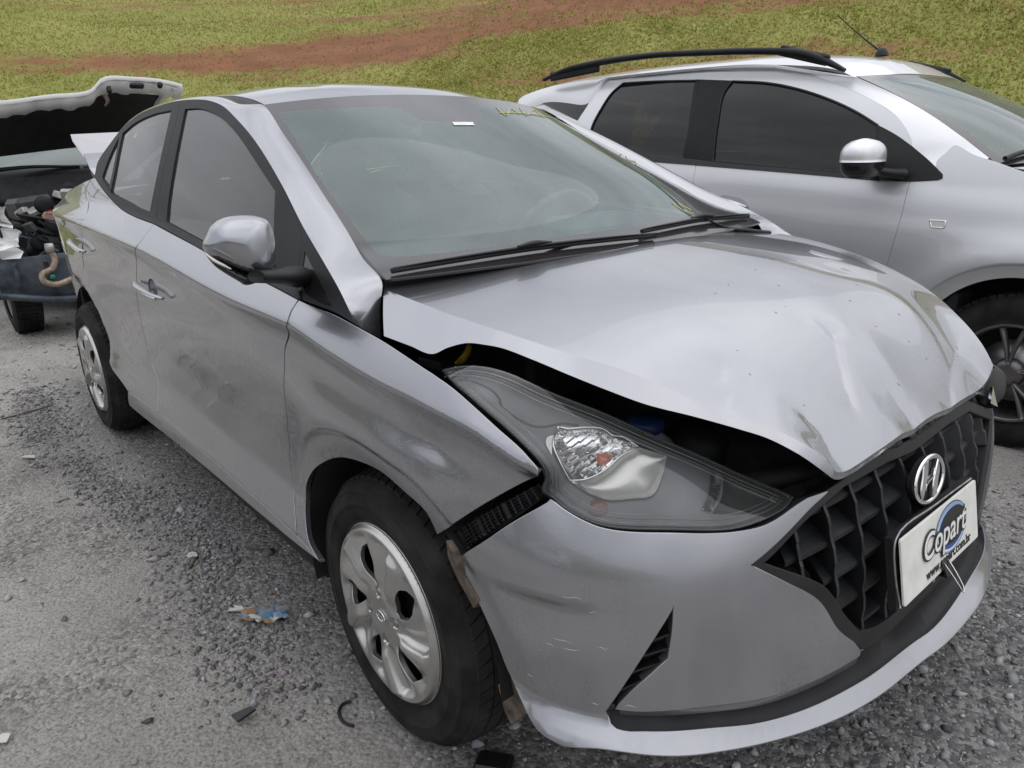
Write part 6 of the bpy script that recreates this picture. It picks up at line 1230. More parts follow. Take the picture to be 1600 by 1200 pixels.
# door mirror, handle, side repeater
mr=empty('door_mirror',(-.30,1.80,1.17)); mr.parent=carrier
for s in (1,):
    c0=np.array([-.275,1.795,1.165])
    def shell(zlo,zhi,mat,nm,sc=1.0):
        u=np.linspace(0,2*np.pi,28,endpoint=False); rows=[]
        for t in np.linspace(0,1,9):
            z=zlo+(zhi-zlo)*t; f_=(1-max(0,(z-.01)/.075)**2.6)**.5 if z>0 else (1-max(0,-z/.085)**3)**.5; rows.append([(c0[0]+.075*sc*f_*np.sign(math.cos(q))*abs(math.cos(q))**.8,c0[1]+.118*sc*f_*np.sign(math.sin(q))*abs(math.sin(q))**.7,c0[2]+z) for q in u])
        V=np.array(rows).reshape(-1,3); mesh_obj(nm,np.vstack([V,[V[:28].mean(0)],[V[-28:].mean(0)]]),grid_faces(9,28,cv=True)+[(252,(i+1)%28,i) for i in range(28)]+[(253,224+i,224+(i+1)%28) for i in range(28)],mat,None).parent=carrier
    shell(-.01,.0845,LS_,'mirror_cap'); shell(-.075,-.008,M['black_gloss'],'mirror_base',.97)
    tube('mirror_stalk',[(-.24,1.86,1.115),(-.20,1.91,1.105),(-.17,1.95,1.10)],[.035,.04,.05],M['plastic'],carrier,flat=.5)
cup=cp('handle_cup','cup',M['plastic_dusty'],mirror=False,h=.012,off=-.001,flange=.006); cup.data.materials[0]=simple('shaded_handle_cup',(.42,.43,.45),.45,metal=.5)
hx=TR['c_handle'][0]; P=[S_car(np.array(a_),np.array(b_),off=-(.006+.024*math.sin(math.pi*t))) for (a_,b_),t in zip(crom(np.array(hx),4),np.linspace(0,1,13))]; tube('door_handle',P,[.006,.012,.014,.015,.015,.014,.013,.010,.006],LS_,carrier,flat=.75,n=2)
mk=cp('side_repeater','marker',M['ribbed'],mirror=False,h=.01,off=-.004,flange=.006)
tube('repeater_rim',[S_car(np.array(a_),np.array(b_),off=-.003) for a_,b_ in np.vstack([loop(TR['c_marker'],(1,1),.01),loop(TR['c_marker'],(1,1),.01)[:1]])],.0028,M['chrome'],mk,n=1,seg=6)
# wheels: ten-spoke dark alloys
def alloy(x,y,s):
    root=empty('wheel',(x,y,.318)); root.parent=carrier
    pr_=[(.200,.0),(.208,-.010),(.222,-.003),(.245,.004),(.270,.002),(.296,-.010),(.312,-.030),(.320,-.06),(.321,-.10),(.320,-.14),(.310,-.17),(.28,-.19),(.21,-.18)]
    V,F=lathe_data([(a_,-s*b_*-1) for a_,b_ in pr_],72); mesh_obj('tyre',V,F,M['rubber'],root)
    tr=[]
    for (y0,y1,ph) in ((-.030,-.062,0),(-.068,-.098,.5),(-.104,-.134,.2)):
        for i in range(60):
            a0=(i+ph)*2*math.pi/60; a1=a0+2*math.pi/60*.82; q=[]
            for a_,yy in ((a0,y0),(a1,y0),(a1+.05,y1),(a0+.05,y1)):
                for R_ in (.312,.326): q.append((R_*math.cos(a_),s*yy,R_*math.sin(a_)))
            tr.append((np.array(q),[(1,3,5,7),(0,1,7,6),(0,2,3,1),(2,4,5,3),(4,6,7,5)]))
    V,F=join(tr); o=mesh_obj('tread_blocks',V,F,M['rubber'],root,smooth=False); o['kind']='stuff'
    lathe('rim',[(.206,s*.002),(.198,s*.004),(.192,-s*.006),(.186,-s*.03),(.182,-s*.10),(.19,-s*.17)],M['alloy'],root)
    for k in range(5):
        for d_ in (-.17,.17):
            a_=k*2*math.pi/5+.35; P=[(.045*math.cos(a_+d_*.2),s*.002,.045*math.sin(a_+d_*.2)),(.11*math.cos(a_+d_*.8),s*.004,.11*math.sin(a_+d_*.8)),(.192*math.cos(a_+d_*1.25),-s*.004,.192*math.sin(a_+d_*1.25))]; tube('spoke',P,[.017,.019,.024],M['alloy'],root,flat=.5,seg=8)
    lathe('hub',[(.0,s*.006),(.030,s*.006),(.052,s*.0),(.062,-s*.03)],M['alloy'],root,seg=32); lathe('brake_disc',[(.0,-s*.06),(.13,-s*.06),(.13,-s*.08)],M['steel'],root); lathe('wheel_well',[(.19,-s*.12),(.0,-s*.12)],M['dark'],root)
for x in (.36,-2.26): alloy(x,1.945,-1); alloy(x,3.635,1)
for x in (.36,-2.26):
    a_=np.linspace(-.25,np.pi+.25,20); X=[(x+.38*math.cos(t),y,.33+.39*math.sin(t)) for t in a_ for y in (1.925,2.05,2.2)]; o=mesh_obj('arch_liner',X,grid_faces(20,3),M['dark'],carrier); mirror_obj(o,'arch_liner',M['dark'],carrier,axis_y=CY)
    X=[(x+r_*math.cos(t),2.2,.33+r_*math.sin(t)) for t in a_ for r_ in (0,.39)]; o=mesh_obj('inner_arch',X,grid_faces(20,2),M['dark'],carrier); mirror_obj(o,'inner_arch',M['dark'],carrier,axis_y=CY)
box('underbody',(-.95,CY,.30),(2.1,1.5,.16),M['dark'],carrier)
box('cabin_floor',(-1.2,CY,.55),(2.6,1.5,.1),M['dash'],carrier)
for y in (CY-.37,CY+.37):
    box('seat',(-.95,y,.85),(.16,.5,.66),M['fabric'],carrier,rot=(0,-.25,0),bev=.05); box('headrest',(-1.07,y,1.27),(.10,.26,.17),M['fabric'],carrier,rot=(0,-.2,0),bev=.04)
V,F=loft_data(np.array([(.12,2.15,1.10),(.26,CY,1.115),(.12,3.43,1.10)]),np.array([(-.3,2.15,1.04),(-.3,CY,1.05),(-.3,3.43,1.04)]),nu=8,nv=5,ref=(0,0,1)); mesh_obj('dashboard',V,F,M['dash'],carrier)
panel('headlining',lambda x,y:S_car_roof(x,y,-.04),[[(-.5,2.2),(-.5,3.38)],[(-.5,3.38),(-2.8,3.38)],[(-2.8,3.38),(-2.8,2.2)],[(-2.8,2.2),(-.5,2.2)]],M['trim_light'],carrier,h=.2,ref=(0,0,-1),flange=0)
bpy.context.view_layer.update()
for o in set(bpy.data.objects)-_b2:
    if o.parent is carrier: o.matrix_parent_inverse=Matrix.Translation((.9,-2.79,0))
# ================================================================ the white wreck behind, bonnet open, nose stripped
wreck=tag(empty('white_wreck',(-5.4,-.02,0)),'white wrecked car with its bonnet open and front end stripped to the engine','car')
_b3=set(bpy.data.objects)
WX=-5.25; WY=-.02
def wl(p): return np.array(p,float)+[0,WY,0]
# open bonnet: bent sheet with a folded front lip, dark underside with pale ribs
hin=np.array([(-6.16,-.70,1.255),(-6.08,0,1.33),(-6.14,.62,1.36)]); 
edge=np.array([(-5.34,-.86,1.605),(-5.30,-.60,1.615),(-5.28,-.30,1.66),(-5.27,-.02,1.70),(-5.26,.08,1.79),(-5.27,.30,1.80),(-5.30,.52,1.79),(-5.36,.68,1.765)])
def bil(A,B,nu,nv,bow,ref):
    a=resample(crom(A,8),.001)[np.linspace(0,len(resample(crom(A,8),.001))-1,nu).astype(int)]; b=resample(crom(B,8),.001)[np.linspace(0,len(resample(crom(B,8),.001))-1,nu).astype(int)]
    t=np.linspace(0,1,nv); X=a[:,None]*(1-t)[None,:,None]+b[:,None]*t[None,:,None]; X[...,2]+=bow*4*(t*(1-t))[None]; X[...,0]-=.5*bow*4*(t*(1-t))[None]; return X
top=bil(hin,edge,41,17,.10,None); n_=41*17
bon=mesh_obj('bonnet',top.reshape(-1,3),grid_faces(41,17),M['white_paint'],wreck)
und=top[1:-1,:].copy(); und[...,0]+=.018; und[...,2]-=.030; mesh_obj('bonnet_underside',und.reshape(-1,3),grid_faces(39,17),M['dark'],bon)
# pressed inner frame along the lip and side
lip=top[:,-1]; i1=top[:,-3]+[.03,0,-.100]; i2=top[:,-4]+[.035,0,-.085]; lipd=lip+np.array([.012,0,-.030])
V=np.stack([lip+[.002,0,.002],lipd,i1,i2],1); jag=.010*np.sin(np.arange(41)*1.7)+.008*np.sin(np.arange(41)*.63); V[:,2,2]+=jag; V[:,1,2]+=.5*jag
o=mesh_obj('bonnet_frame',V.reshape(-1,3),grid_faces(41,4),M['white_paint'],bon)
sidee=top[-1,:]; V=np.stack([sidee,sidee+[.01,-.012,-.030],sidee+[.03,-.085,-.05],sidee+[.035,-.095,-.03]],1); mesh_obj('bonnet_frame_side',V.reshape(-1,3),grid_faces(17,4),M['white_paint'],bon)
for (y,z,w_,h_) in ((.30,1.735,.10,.028),(.47,1.745,.035,.035),(.10,1.70,.03,.05)): 
    box('frame_slot',(-5.235,y,z),(.05,w_,h_),M['dark'],bon,rot=(0,-.5,0),bev=.008)
tube('bonnet_catch',[(-5.22,.06,1.665),(-5.21,.07,1.62),(-5.22,.05,1.585)],[.018,.014,.006],M['rust'],bon,seg=8)
# windscreen, cowl, wipers
loft('windscreen',np.array([(-6.18,-.70,1.13),(-6.08,0,1.15),(-6.18,.68,1.13)]),np.array([(-6.95,-.55,1.50),(-6.85,0,1.53),(-6.95,.55,1.50)]),M['screen_sheen'],wreck,nu=10,nv=8,bulge=.02,ref=(1,0,1))
loft('cowl_panel',np.array([(-6.17,-.72,1.14),(-6.06,0,1.16),(-6.17,.72,1.14)]),np.array([(-5.98,-.72,1.07),(-5.92,0,1.09),(-5.98,.72,1.07)]),M['plastic'],wreck,nu=10,nv=5,ref=(1,0,1),bulge=.01)
loft('cowl_face',np.array([(-5.98,-.72,1.07),(-5.92,0,1.09),(-5.98,.72,1.07)]),np.array([(-5.90,-.72,.86),(-5.86,0,.88),(-5.90,.72,.86)]),M['plastic_dusty'],wreck,nu=10,nv=5,ref=(1,0,0),bulge=.012)
tube('wiper',[(-5.99,-.68,1.135),(-6.02,-.40,1.155),(-6.0,-.05,1.145)],[.018,.014,.010],M['plastic'],wreck); tube('wiper',[(-6.0,-.02,1.13),(-6.05,.25,1.17),(-6.1,.55,1.17)],[.016,.012,.010],M['plastic'],wreck)
tube('cowl_seal',[(-5.88,-.72,.895),(-5.84,-.3,.915),(-5.83,.1,.918),(-5.88,.6,.895)],.016,M['frame'],wreck)
# body shell behind
loft('roof_panel',np.array([(-6.95,-.56,1.505),(-6.85,0,1.535),(-6.95,.56,1.505)]),np.array([(-8.3,-.56,1.46),(-8.35,0,1.49),(-8.3,.56,1.46)]),M['white_paint'],wreck,nu=10,nv=8,bulge=.03,ref=(0,0,1))
for s in (-1,1):
    y0=WY+s*.80
    loft('body_side',np.array([(-5.95,y0,.95),(-6.6,y0+s*.03,.98),(-7.6,y0+s*.03,1.0),(-8.8,y0-s*.02,1.02)]),np.array([(-5.95,y0-s*.02,.28),(-6.6,y0,.24),(-7.6,y0,.24),(-8.8,y0-s*.05,.36)]),M['white_paint'],wreck,nu=8,nv=10,bulge=.04,ref=(0,s,0))
    loft('side_glass',np.array([(-6.3,y0-s*.04,1.0),(-7.2,y0-s*.03,1.02),(-8.5,y0-s*.06,1.04)]),np.array([(-6.95,y0-s*.22,1.42),(-7.5,y0-s*.22,1.45),(-8.2,y0-s*.22,1.43)]),M['tint_dark'],wreck,nu=6,nv=5,ref=(0,s,.3))
    tube('windscreen_pillar',[(-6.18,y0-s*.05,1.12),(-6.6,y0-s*.13,1.33),(-6.97,y0-s*.22,1.505)],.035,M['white_paint'],wreck)
    loft('inner_wing',np.array([(-4.9,WY+s*.50,.86),(-5.4,WY+s*.52,.90),(-5.9,WY+s*.56,.92)]),np.array([(-4.85,WY+s*.50,.42),(-5.4,WY+s*.52,.36),(-5.9,WY+s*.56,.40)]),M['bluegrey'],wreck,nu=6,nv=6,bulge=.03,ref=(0,-s,0))
box('bulkhead',(-5.95,WY,.62),(.08,1.4,.5),M['dark'],wreck); box('underbody',(-7.2,WY,.32),(2.8,1.4,.14),M['dark'],wreck)
loft('boot_panel',np.array([(-8.3,-.56,1.46),(-8.35,0,1.49),(-8.3,.56,1.46)]),np.array([(-8.9,-.74,.4),(-8.95,0,.4),(-8.9,.72,.4)]),M['white_paint'],wreck,nu=8,nv=8,bulge=.05,ref=(-1,0,0))
# torn right wing: crumpled white sheet at the picture's edge
r=np.random.default_rng(5)
cr=np.array([(-4.72,-.86,.98),(-4.70,-.80,.93),(-4.72,-.78,.84),(-4.68,-.75,.78),(-4.70,-.76,.70),(-4.68,-.78,.60)]); cr2=cr+np.array([-.25,-.10,.02]); V=np.stack([crom(cr,4)+r.normal(0,.014,(21,3)),crom(cr,4)*.5+crom(cr2,4)*.5+r.normal(0,.03,(21,3)),crom(cr2,4)],1)
mesh_obj('torn_wing',V.reshape(-1,3),grid_faces(21,3),M['white_paint'],wreck,smooth=False)
# engine bay
box('engine_block',(-5.35,WY+.02,.66),(.46,.72,.42),M['engine'],wreck,bev=.04); box('rocker_cover',(-5.32,WY-.02,.885),(.30,.58,.09),M['engine'],wreck,bev=.03)
box('air_filter_box',(-5.25,-.56,.86),(.26,.26,.20),M['engine'],wreck,rot=(.1,-.05,.2),bev=.03); box('battery',(-5.3,.42,.80),(.22,.26,.20),M['plastic'],wreck,bev=.015); box('fuse_box',(-5.5,-.20,.93),(.16,.22,.09),M['plastic'],wreck,rot=(.2,.1,.1),bev=.015)
ribs=[lathe_data([(.040,0),(.048,.010),(.040,.020)],16,'y') for _ in range(9)]
V,F=join([(v+np.array([-5.02+.004*i,-.55+.021*i,.905-.012*i]),f) for i,(v,f) in enumerate(ribs)]); o=mesh_obj('intake_hose',V,F,M['engine'],wreck)
tube('hose',[(-5.02,-.36,.80),(-4.98,-.24,.84),(-5.02,-.1,.88),(-5.1,.06,.85)],[.036,.034,.034,.03],M['engine'],wreck); tube('hose',[(-4.97,-.62,.76),(-4.92,-.50,.71),(-4.95,-.38,.74),(-5.0,-.25,.70)],.022,M['plastic'],wreck)
tube('cable',[(-4.95,-.70,.86),(-4.9,-.58,.83),(-4.92,-.45,.79),(-4.95,-.30,.78),(-5.0,-.2,.74)],.010,M['plastic'],wreck); tube('cable',[(-4.93,-.66,.72),(-4.88,-.55,.66),(-4.90,-.42,.64)],.008,M['frame'],wreck)
for k in range(54):
    p=np.array([r.uniform(-5.25,-4.84),r.uniform(-.86,.12),r.uniform(.50,1.0)]); m_=[M['engine'],M['plastic'],M['frame'],M['alu'],M['bluegrey'],M['plastic_dusty']][k%6]
    if k%3==0: box('bracket',p,r.uniform(.03,.11,3),m_,wreck,rot=tuple(r.uniform(-.6,.6,3)),bev=.006)
    elif k%3==1:
        q=p+r.uniform(-.16,.16,3)*[.4,1,.6]; tube('pipe',[p,(p+q)/2+r.uniform(-.05,.05,3),q],r.uniform(.006,.016),m_,wreck,seg=7)
    else: lathe('pulley',[(0,.02),(.5*.06,.02),(.06,.012),(.055,0),(.06,-.012),(0,-.02)],m_,wreck,axis='x',loc=tuple(p),seg=20)
lathe('throttle_body',[(.0,.04),(.035,.04),(.055,.045),(.06,.02),(.05,-.05),(0,-.05)],M['dark'],wreck,axis='x',loc=(-4.93,-.42,.70),seg=26)
lathe('headlamp_ring',[(.052,.03),(.060,.034),(.064,.02),(.058,.0)],M['alu'],wreck,axis='x',loc=(-4.93,-.42,.70),seg=26)
for i in range(4): box('white_plug',(-4.86,-.83+.03*i,.88-.05*i+.01*(i%2)),(.03,.055,.05),M['translucent'],wreck,rot=(.3*i,.2,.1),bev=.006)
# lower cross panel, blue grey, with a corroded air-conditioning pipe
V,F=loft_data(np.array([(-4.80,-.90,.58),(-4.78,-.55,.59),(-4.77,-.1,.60),(-4.78,.4,.60)]),np.array([(-4.86,-.90,.30),(-4.76,-.55,.255),(-4.74,-.1,.27),(-4.78,.4,.3)]),nu=8,nv=9,bulge=.03,ref=(1,0,0)); mesh_obj('cross_panel',V,F,M['bluegrey'],wreck)
tube('cross_rail',[(-4.76,-.93,.345),(-4.72,-.55,.275),(-4.70,-.1,.285),(-4.74,.4,.32)],.024,M['bluegrey'],wreck); box('radiator',(-4.86,-.05,.60),(.04,.55,.34),M['frame'],wreck,bev=.01); 
for y in (-.80,-.62): box('panel_rib',(-4.745,y,.47),(.02,.03,.17),M['bluegrey'],wreck,bev=.008)
tube('coolant_pipe',[(-4.70,-.58,.62),(-4.69,-.57,.555),(-4.68,-.60,.50),(-4.67,-.665,.47),(-4.66,-.665,.425),(-4.66,-.60,.395),(-4.67,-.50,.415),(-4.69,-.43,.435)],.020,M['hose'],wreck)
lathe('pipe_fitting',[(0,-.03),(.028,-.03),(.030,.0),(.026,.03),(0,.032)],M['alu'],wreck,axis='z',loc=(-4.70,-.585,.64),seg=18); tube('thin_pipe',[(-4.70,-.50,.60),(-4.69,-.47,.53),(-4.69,-.43,.50),(-4.70,-.40,.44)],.010,M['alu'],wreck)
box('green_connector',(-4.65,-.61,.45),(.02,.03,.025),simple('green_plastic',(.02,.22,.13),.5),wreck,bev=.004)
# tyre, front right, seen end on
def bare_wheel(x,y):
    root=empty('wheel',(x,y,.295)); root.parent=wreck
    V,F=lathe_data([(.19,.09),(.23,.098),(.27,.09),(.292,.075),(.298,.04),(.300,0),(.298,-.04),(.292,-.075),(.27,-.09),(.23,-.098),(.19,-.09)],60); mesh_obj('tyre',V,F,M['rubber'],root)
    tr=[]
    for (y0,y1) in ((-.082,-.045),(-.038,-.004),(.004,.038),(.045,.082)):
        for i in range(56):
            a0=i*2*math.pi/56; a1=a0+2*math.pi/56*.85; q=[]
            for a_,yy in ((a0,y0),(a1,y0),(a1,y1),(a0,y1)):
                for R_ in (.290,.305): q.append((R_*math.cos(a_),yy,R_*math.sin(a_)))
            tr.append((np.array(q),[(1,3,5,7),(0,1,7,6),(0,2,3,1),(2,4,5,3),(4,6,7,5)]))
    V,F=join(tr); o=mesh_obj('tread_blocks',V,F,M['rubber'],root,smooth=False); o['kind']='stuff'
    lathe('rim',[(.19,-.08),(.17,-.06),(.05,-.05),(0,-.05)],M['alloy'],root); lathe('rim_back',[(.19,.08),(.17,.04),(0,.04)],M['dark'],root)
for x,y in ((-5.22,-.755),(-5.22,.72),(-7.85,-.755),(-7.85,.72)): bare_wheel(x,y)
bpy.context.view_layer.update()
for o in set(bpy.data.objects)-_b3:
    if o.parent is wreck: o.matrix_parent_inverse=Matrix.Translation((5.4,.02,0))
# ================================================================ plate board, clip, litter
def from_quad(TL,TR_,BR_,BL_): 
    TL,TR_,BR_,BL_=[np.array(q,float) for q in (TL,TR_,BR_,BL_)]
    o=BL_; e1=(BR_-BL_); w=np.linalg.norm(e1); e1=e1/w; e2=(TL-BL_); e2=e2-e1*(e2@e1); h=np.linalg.norm(e2); e2=e2/h; return o,e1,e2,w,h
o,e1,e2,pw,ph=from_quad(PLATE[0],PLATE[1],PLATE[2],PLATE[3]); en_=np.cross(e1,e2)
board=tag(empty('sign_board',tuple(o+e1*pw/2)),'white board with a blue oval logo, fixed low on the front grille','sign')
Q=[(0,0),(pw,0),(pw,ph),(0,ph)]
def rr(x0,y0,x1,y1,r_):
    P=[]
    for cx,cy,a0 in ((x1-r_,y0+r_,-90),(x1-r_,y1-r_,0),(x0+r_,y1-r_,90),(x0+r_,y0+r_,180)): P+=[(cx+r_*math.cos(math.radians(a0+t)),cy+r_*math.sin(math.radians(a0+t))) for t in (0,30,60,90)]
    return P
def place(V): return V
_b4=set(bpy.data.objects)
V,F=extrude_poly(rr(0,0,pw,ph,.006),o,e1,e2,.004,bev=.0008); mesh_obj('board',V,F,M['white'],board,smooth=False)
def flat(P2,mat,name,lift,parent=board):
    V,F=extrude_poly(np.array(P2),o+en_*(.0040+lift),e1,e2,.0004); return mesh_obj(name,V,F,mat,parent,smooth=False)
ell=lambda cx,cy,a_,b_,n=48,rot=0: [(cx+a_*math.cos(t)*math.cos(rot)-b_*math.sin(t)*math.sin(rot),cy+a_*math.cos(t)*math.sin(rot)+b_*math.sin(t)*math.cos(rot)) for t in np.linspace(0,2*np.pi,n,endpoint=False)]
cx,cy=.246,.073
flat(ell(cx,cy,.087,.050),M['ink'],'logo_outline',.0002); flat(ell(cx,cy,.085,.048),M['paleblue_ink'],'logo_ring',.0007); flat(ell(cx-.003,cy-.002,.077,.042),M['print_white'],'logo_gap',.0012); flat(ell(cx-.001,cy,.074,.040),M['blue_ink'],'logo_oval',.0017); flat(ell(cx+.004,cy+.004,.071,.036),M['ink'],'logo_core',.0022)
def letter(body,size,x,y,mat,lift,name,shear=.25,off=0,space=1.0,sx=1.0,fit_=None):
    me=text_mesh(body,size,shear=shear,offset=off,extrude=.0003,space=space); me.materials.append(mat)
    n=len(me.vertices); c=np.empty(n*3,np.float32); me.vertices.foreach_get('co',c); c=c.reshape(-1,3).astype(float); 
    
    if fit_: c[:,0]=(c[:,0]-c[:,0].min())/(c[:,0].max()-c[:,0].min())*(fit_[1]-fit_[0]); x=fit_[0]
    W=o+en_*(.0044+lift)+(x+c[:,:1]*sx)*e1+(y+c[:,1:2])*e2+c[:,2:]*en_; me.vertices.foreach_set('co',W.astype(np.float32).ravel()); me.update()
    ob=bpy.data.objects.new(name,me); COL.objects.link(ob); ob.parent=board; return ob
letter('Copart',.070,0,.052,M['ink'],.0026,'logo_lettering_edge',off=.0042,fit_=(.090,.327)); letter('Copart',.070,0,.052,M['print_white'],.0034,'logo_lettering',off=.0004,fit_=(.0945,.3225))
letter('www.copart.com.br',.027,0,.011,M['ink'],.0004,'web_address',shear=0,off=.0005,fit_=(.105,.352))
# thin metal surround of the plate, showing at the left and top edge
tube('plate_edge',[o+e1*.0-en_*.004-e2*.002,o-e1*.008+e2*ph*.5-en_*.006,o-e1*.002+e2*ph-en_*.004,o+e1*pw*.5+e2*(ph+.004)-en_*.006,o+e1*pw+e2*(ph+.001)-en_*.005],.0022,M['steel'],board)
V,F=extrude_poly([(-.01,-.006),(pw+.005,-.006),(pw+.005,ph+.004),(-.01,ph+.004)],o-en_*.020,e1,e2,.014); mesh_obj('plate_holder',V,F,M['plastic'],board,smooth=False)
bpy.context.view_layer.update()
for ob in set(bpy.data.objects)-_b4:
    if ob.parent is board: ob.matrix_parent_inverse=Matrix.Translation(-(board.location))
# binder clip gripping the lower edge of the board
bc=o+e1*.195+e2*.0; clip=tag(empty('binder_clip',tuple(bc)),'black binder clip with wire handle gripping the lower edge of the white board','clip')
_b5=set(bpy.data.objects)
def at_(a_,b_,c_): return bc+e1*a_+e2*b_+en_*c_
V=np.array([at_(a_,b_,c_) for a_ in (-.016,.016) for b_,c_ in ((.022,.007),(-.008,.016),(-.008,-.010),(.022,-.004),(.022,-.002),(-.005,-.008),(-.005,.013),(.022,.0055))]); mesh_obj('clip_body',V,grid_faces(2,8,cv=True)+[(0,1,6,7),(1,2,5,6),(2,3,4,5),(8,15,14,9),(9,14,13,10),(10,13,12,11)],M['black_gloss'],clip,smooth=False)
tube('wire_handle',[at_(-.010,.020,.008),at_(-.006,-.006,.022),at_(-.001,-.032,.034),at_(.003,-.040,.036),at_(.007,-.034,.036),at_(.009,-.006,.024),at_(.011,.020,.009)],.0013,M['chrome'],clip,seg=6,n=5)
tube('wire_handle',[at_(-.010,.020,-.006),at_(-.004,-.010,-.012),at_(.0,-.030,-.016),at_(.006,-.010,-.012),at_(.010,.020,-.006)],.0013,M['chrome'],clip,seg=6,n=5)
bpy.context.view_layer.update()
for ob in set(bpy.data.objects)-_b5:
    if ob.parent is clip: ob.matrix_parent_inverse=Matrix.Translation(-(clip.location))
# ---- torn printed bag trodden into the dirt
def blob(cx,cy,rx,ry,n,seed,rot=0,rag=.35):
    r=np.random.default_rng(seed); a=np.linspace(0,2*np.pi,n,endpoint=False); k=1+rag*(r.random(n)-.5)*2; x=rx*k*np.cos(a); y=ry*k*np.sin(a); return np.stack([cx+x*math.cos(rot)-y*math.sin(rot),cy+x*math.sin(rot)+y*math.cos(rot)],1)
def scrap(name,P2,mat,h,parent=None,seed=0,crump=.006):
    r=np.random.default_rng(seed); P2=np.array(P2); P2=P2 if area2(P2)>0 else P2[::-1]
    v,f,_=trimesh2d(P2,[],.014); z=ground_z(v[:,0],v[:,1])+h+crump*(fbm(v[:,0]*28,v[:,1]*28,3,seed)); X=np.column_stack([v,z]); n=len(X)
    b=X-[0,0,.0012]; k=len(P2); return mesh_obj(name,np.vstack([X,b]),[tuple(t) for t in f]+[tuple(n+i for i in t[::-1]) for t in f],mat,parent,smooth=False)
LX,LY=LITTER[:2]
def scuff(name,col,amount=.5):
    """printed film, half covered in trodden dust"""
    m,nt,b_=_mat(name); N=nt.nodes; L=nt.links; tc=N.new('ShaderNodeTexCoord'); n=N.new('ShaderNodeTexNoise'); n.inputs['Scale'].default_value=38; n.inputs['Detail'].default_value=8; n.inputs['Roughness'].default_value=.7
    L.new(tc.outputs['Object'],n.inputs['Vector']); r=N.new('ShaderNodeValToRGB'); e=r.color_ramp.elements; e[0].position=.62-amount*.3; e[0].color=(*col,1); e[1].position=.72-amount*.22; e[1].color=(.27,.25,.225,1); L.new(n.outputs[0],r.inputs[0]); L.new(r.outputs[0],b_.inputs['Base Color']); b_.inputs['Roughness'].default_value=.75; return m
M['bag_blue']=scuff('faded_blue_print',(.07,.19,.33),.55); M['bag_brown']=scuff('ochre_print',(.24,.14,.055),.4); M['bag_white']=scuff('dirty_white_paper',(.50,.49,.46),.3)
bag=tag(scrap('torn_wrapper',blob(LX+.012,LY+.008,.052,.030,22,2,.5,.5),M['bag_blue'],.004,None,1,.014),'torn blue, white and ochre wrapper trodden flat into the dirt beside the sedan','litter')
for i,(dx,dy,rx,ry,m_,sd) in enumerate([(-.052,-.036,.030,.013,'bag_white',4),(-.026,-.028,.026,.015,'bag_brown',5),(.055,.030,.020,.011,'bag_blue',6),(.038,.050,.026,.013,'bag_blue',17),(.068,.012,.010,.018,'bag_white',7),(.030,-.022,.020,.008,'bag_white',9),(.060,-.004,.015,.009,'bag_brown',10),(.018,-.038,.024,.010,'bag_brown',12),(-.004,-.044,.014,.008,'bag_blue',13),(.088,.040,.014,.008,'bag_blue',14)]):
    scrap('wrapper_patch',blob(LX+dx,LY+dy,rx,ry,16,sd,.6,.55),M[m_],.006+.001*i,bag,sd,.016)
for (x,y,rx,ry,rot,m_,lab) in [(SC1[0],SC1[1],.035,.018,.9,'bag_white','small white paper scrap lying on the dusty ground left of the rear wheel'),(SC2[0],SC2[1],.018,.012,.2,'bag_white','pale plastic scrap at the left edge of the yard, near the bottom of the picture'),(SC3[0],SC3[1],.022,.014,.4,'bag_white','tiny white fragment in the gravel along the sedan flank')]:
    tag(scrap('paper_scrap',blob(x,y,rx,ry,9,int(abs(x)*100),rot,.35),M[m_],.006,None,3,.012),lab,'litter')
def twig(P,r_,lab,mat=None,name='twig'): return tag(tube(name,[(x,y,float(ground_z(np.array(x),np.array(y)))+.004) for x,y in P],r_,mat or simple('dry_twig',(.10,.075,.05),.9),None,seg=6),lab,'twig')
twig(TW1,[.003,.0055,.004],'long thin dark stick lying on the ground at the left edge'); twig(TW2,[.004,.006,.003],'short dark twig lying in the dust behind the torn wrapper'); twig(TW3,[.002,.004,.002],'thin twig in the gravel under the sedan sill')
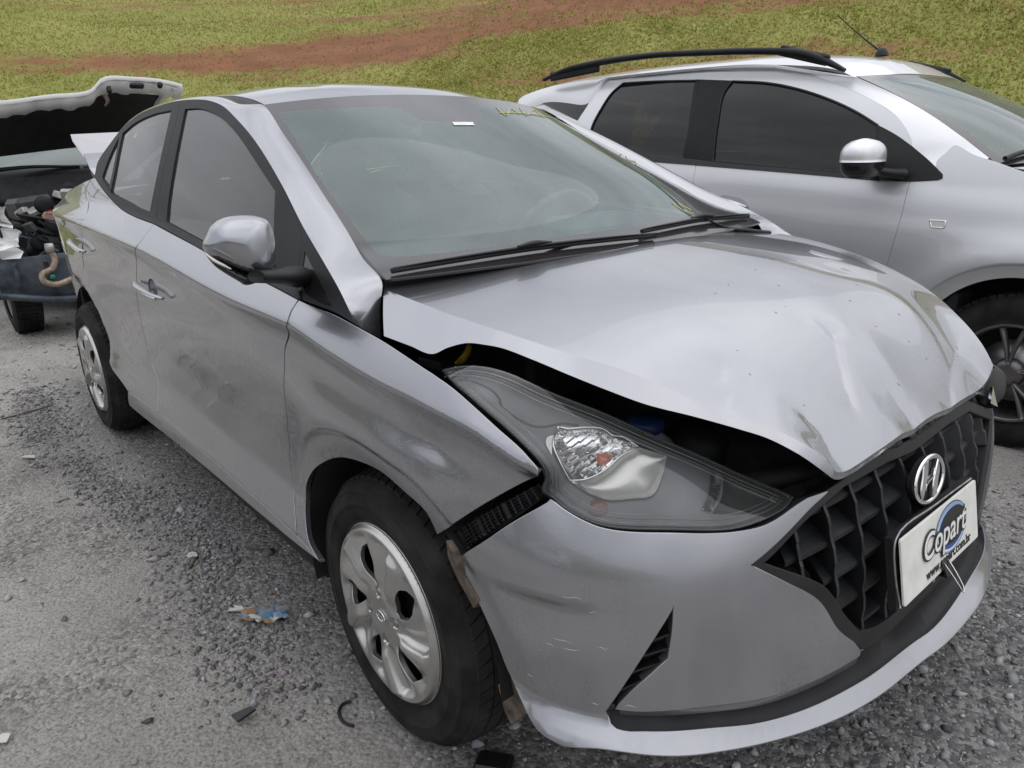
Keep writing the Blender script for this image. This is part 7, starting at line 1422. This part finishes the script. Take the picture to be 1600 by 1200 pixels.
# chunk of broken dark lamp glass by the wheel, shards and the larger stones
ch=join([box_data((CHUNK[0],CHUNK[1],.004),(.085,.050,.022),(.2,-.15,.5),.008)]); tag(mesh_obj('broken_plastic_piece',ch[0],ch[1],M['black_gloss'],None,smooth=False),'broken glossy black plastic piece lying under the bumper','debris')
V,F=extrude_poly([(0,0),(.032,.004),(.024,.05),(.006,.044)],(SHARD[0],SHARD[1],.004),(1,0,0.05),(0,1,.05),.006); tag(mesh_obj('glass_shard',V,F,M['black_gloss'],None,smooth=False),'small dark plastic shard standing out on the dust in front of the wheel','debris')
ring=[(RING[0]+.045*math.cos(t),RING[1]+.03*math.sin(t)) for t in np.linspace(2.6,5.6,9)]; twig(ring,.004,'thin curved black strip lying on the dirt beside the front wheel',M['plastic'],'curved_strip')
STL=['dark angular stone in the open dust, lowest of the left foreground','dark flat stone at the bottom edge, left of centre','blackish stone in the dust right of the pale scrap','small round black pebble alone in the pale dust','small grey pebble above the lone black pebble','grey double stone in the middle of the open dust','black stone near the brown stain at the left edge','black stone with a pale chip beside the brown stain','small dark pebble left of the dark plastic shard','grey stone right under the front bumper lip','rounded grey stone on the gravel right of the bumper','pale stone at the bottom right among dark gravel','grey stone right of the dark plastic shard','flat grey stone in the dust below the torn wrapper','blue grey stone just left of the curved black strip','small stone between the wrapper and the curved strip','stone above the curved black strip, near the tyre','largest grey lump beside the tyre at the bottom edge','stone at the very bottom right of centre','grey stone by the right edge of the picture']
for i,(x,y,s_) in enumerate(STN):
    V,F,c=stones(np.array([[x,y]]),np.array([s_]),100+i); ob=fast_mesh('stone',V,F,stone_mat,np.clip(c*(.55 if i%3==0 else .9),0,.4)); tag(ob,STL[i],'stone','larger loose stones on the yard')
# ---- vehicles parked across the yard, behind the photographer: only their reflections reach the picture
def copy_tree(o,parent=None):
    c=o.copy(); COL.objects.link(c)
    if parent is not None: c.parent=parent
    for ch in list(o.children): copy_tree(ch,c)
    return c
for i,(x,y,a_) in enumerate([(-4.6,-5.6,180),(.4,-6.0,176)]):
    c=copy_tree(carrier); c.location=(x,y,0); c.rotation_euler=(0,0,math.radians(a_)); c['label']=['people carrier across the yard, the one further back, seen only mirrored in the sedan doors','people carrier across the yard, behind the camera, seen only mirrored in the sedan doors'][i]
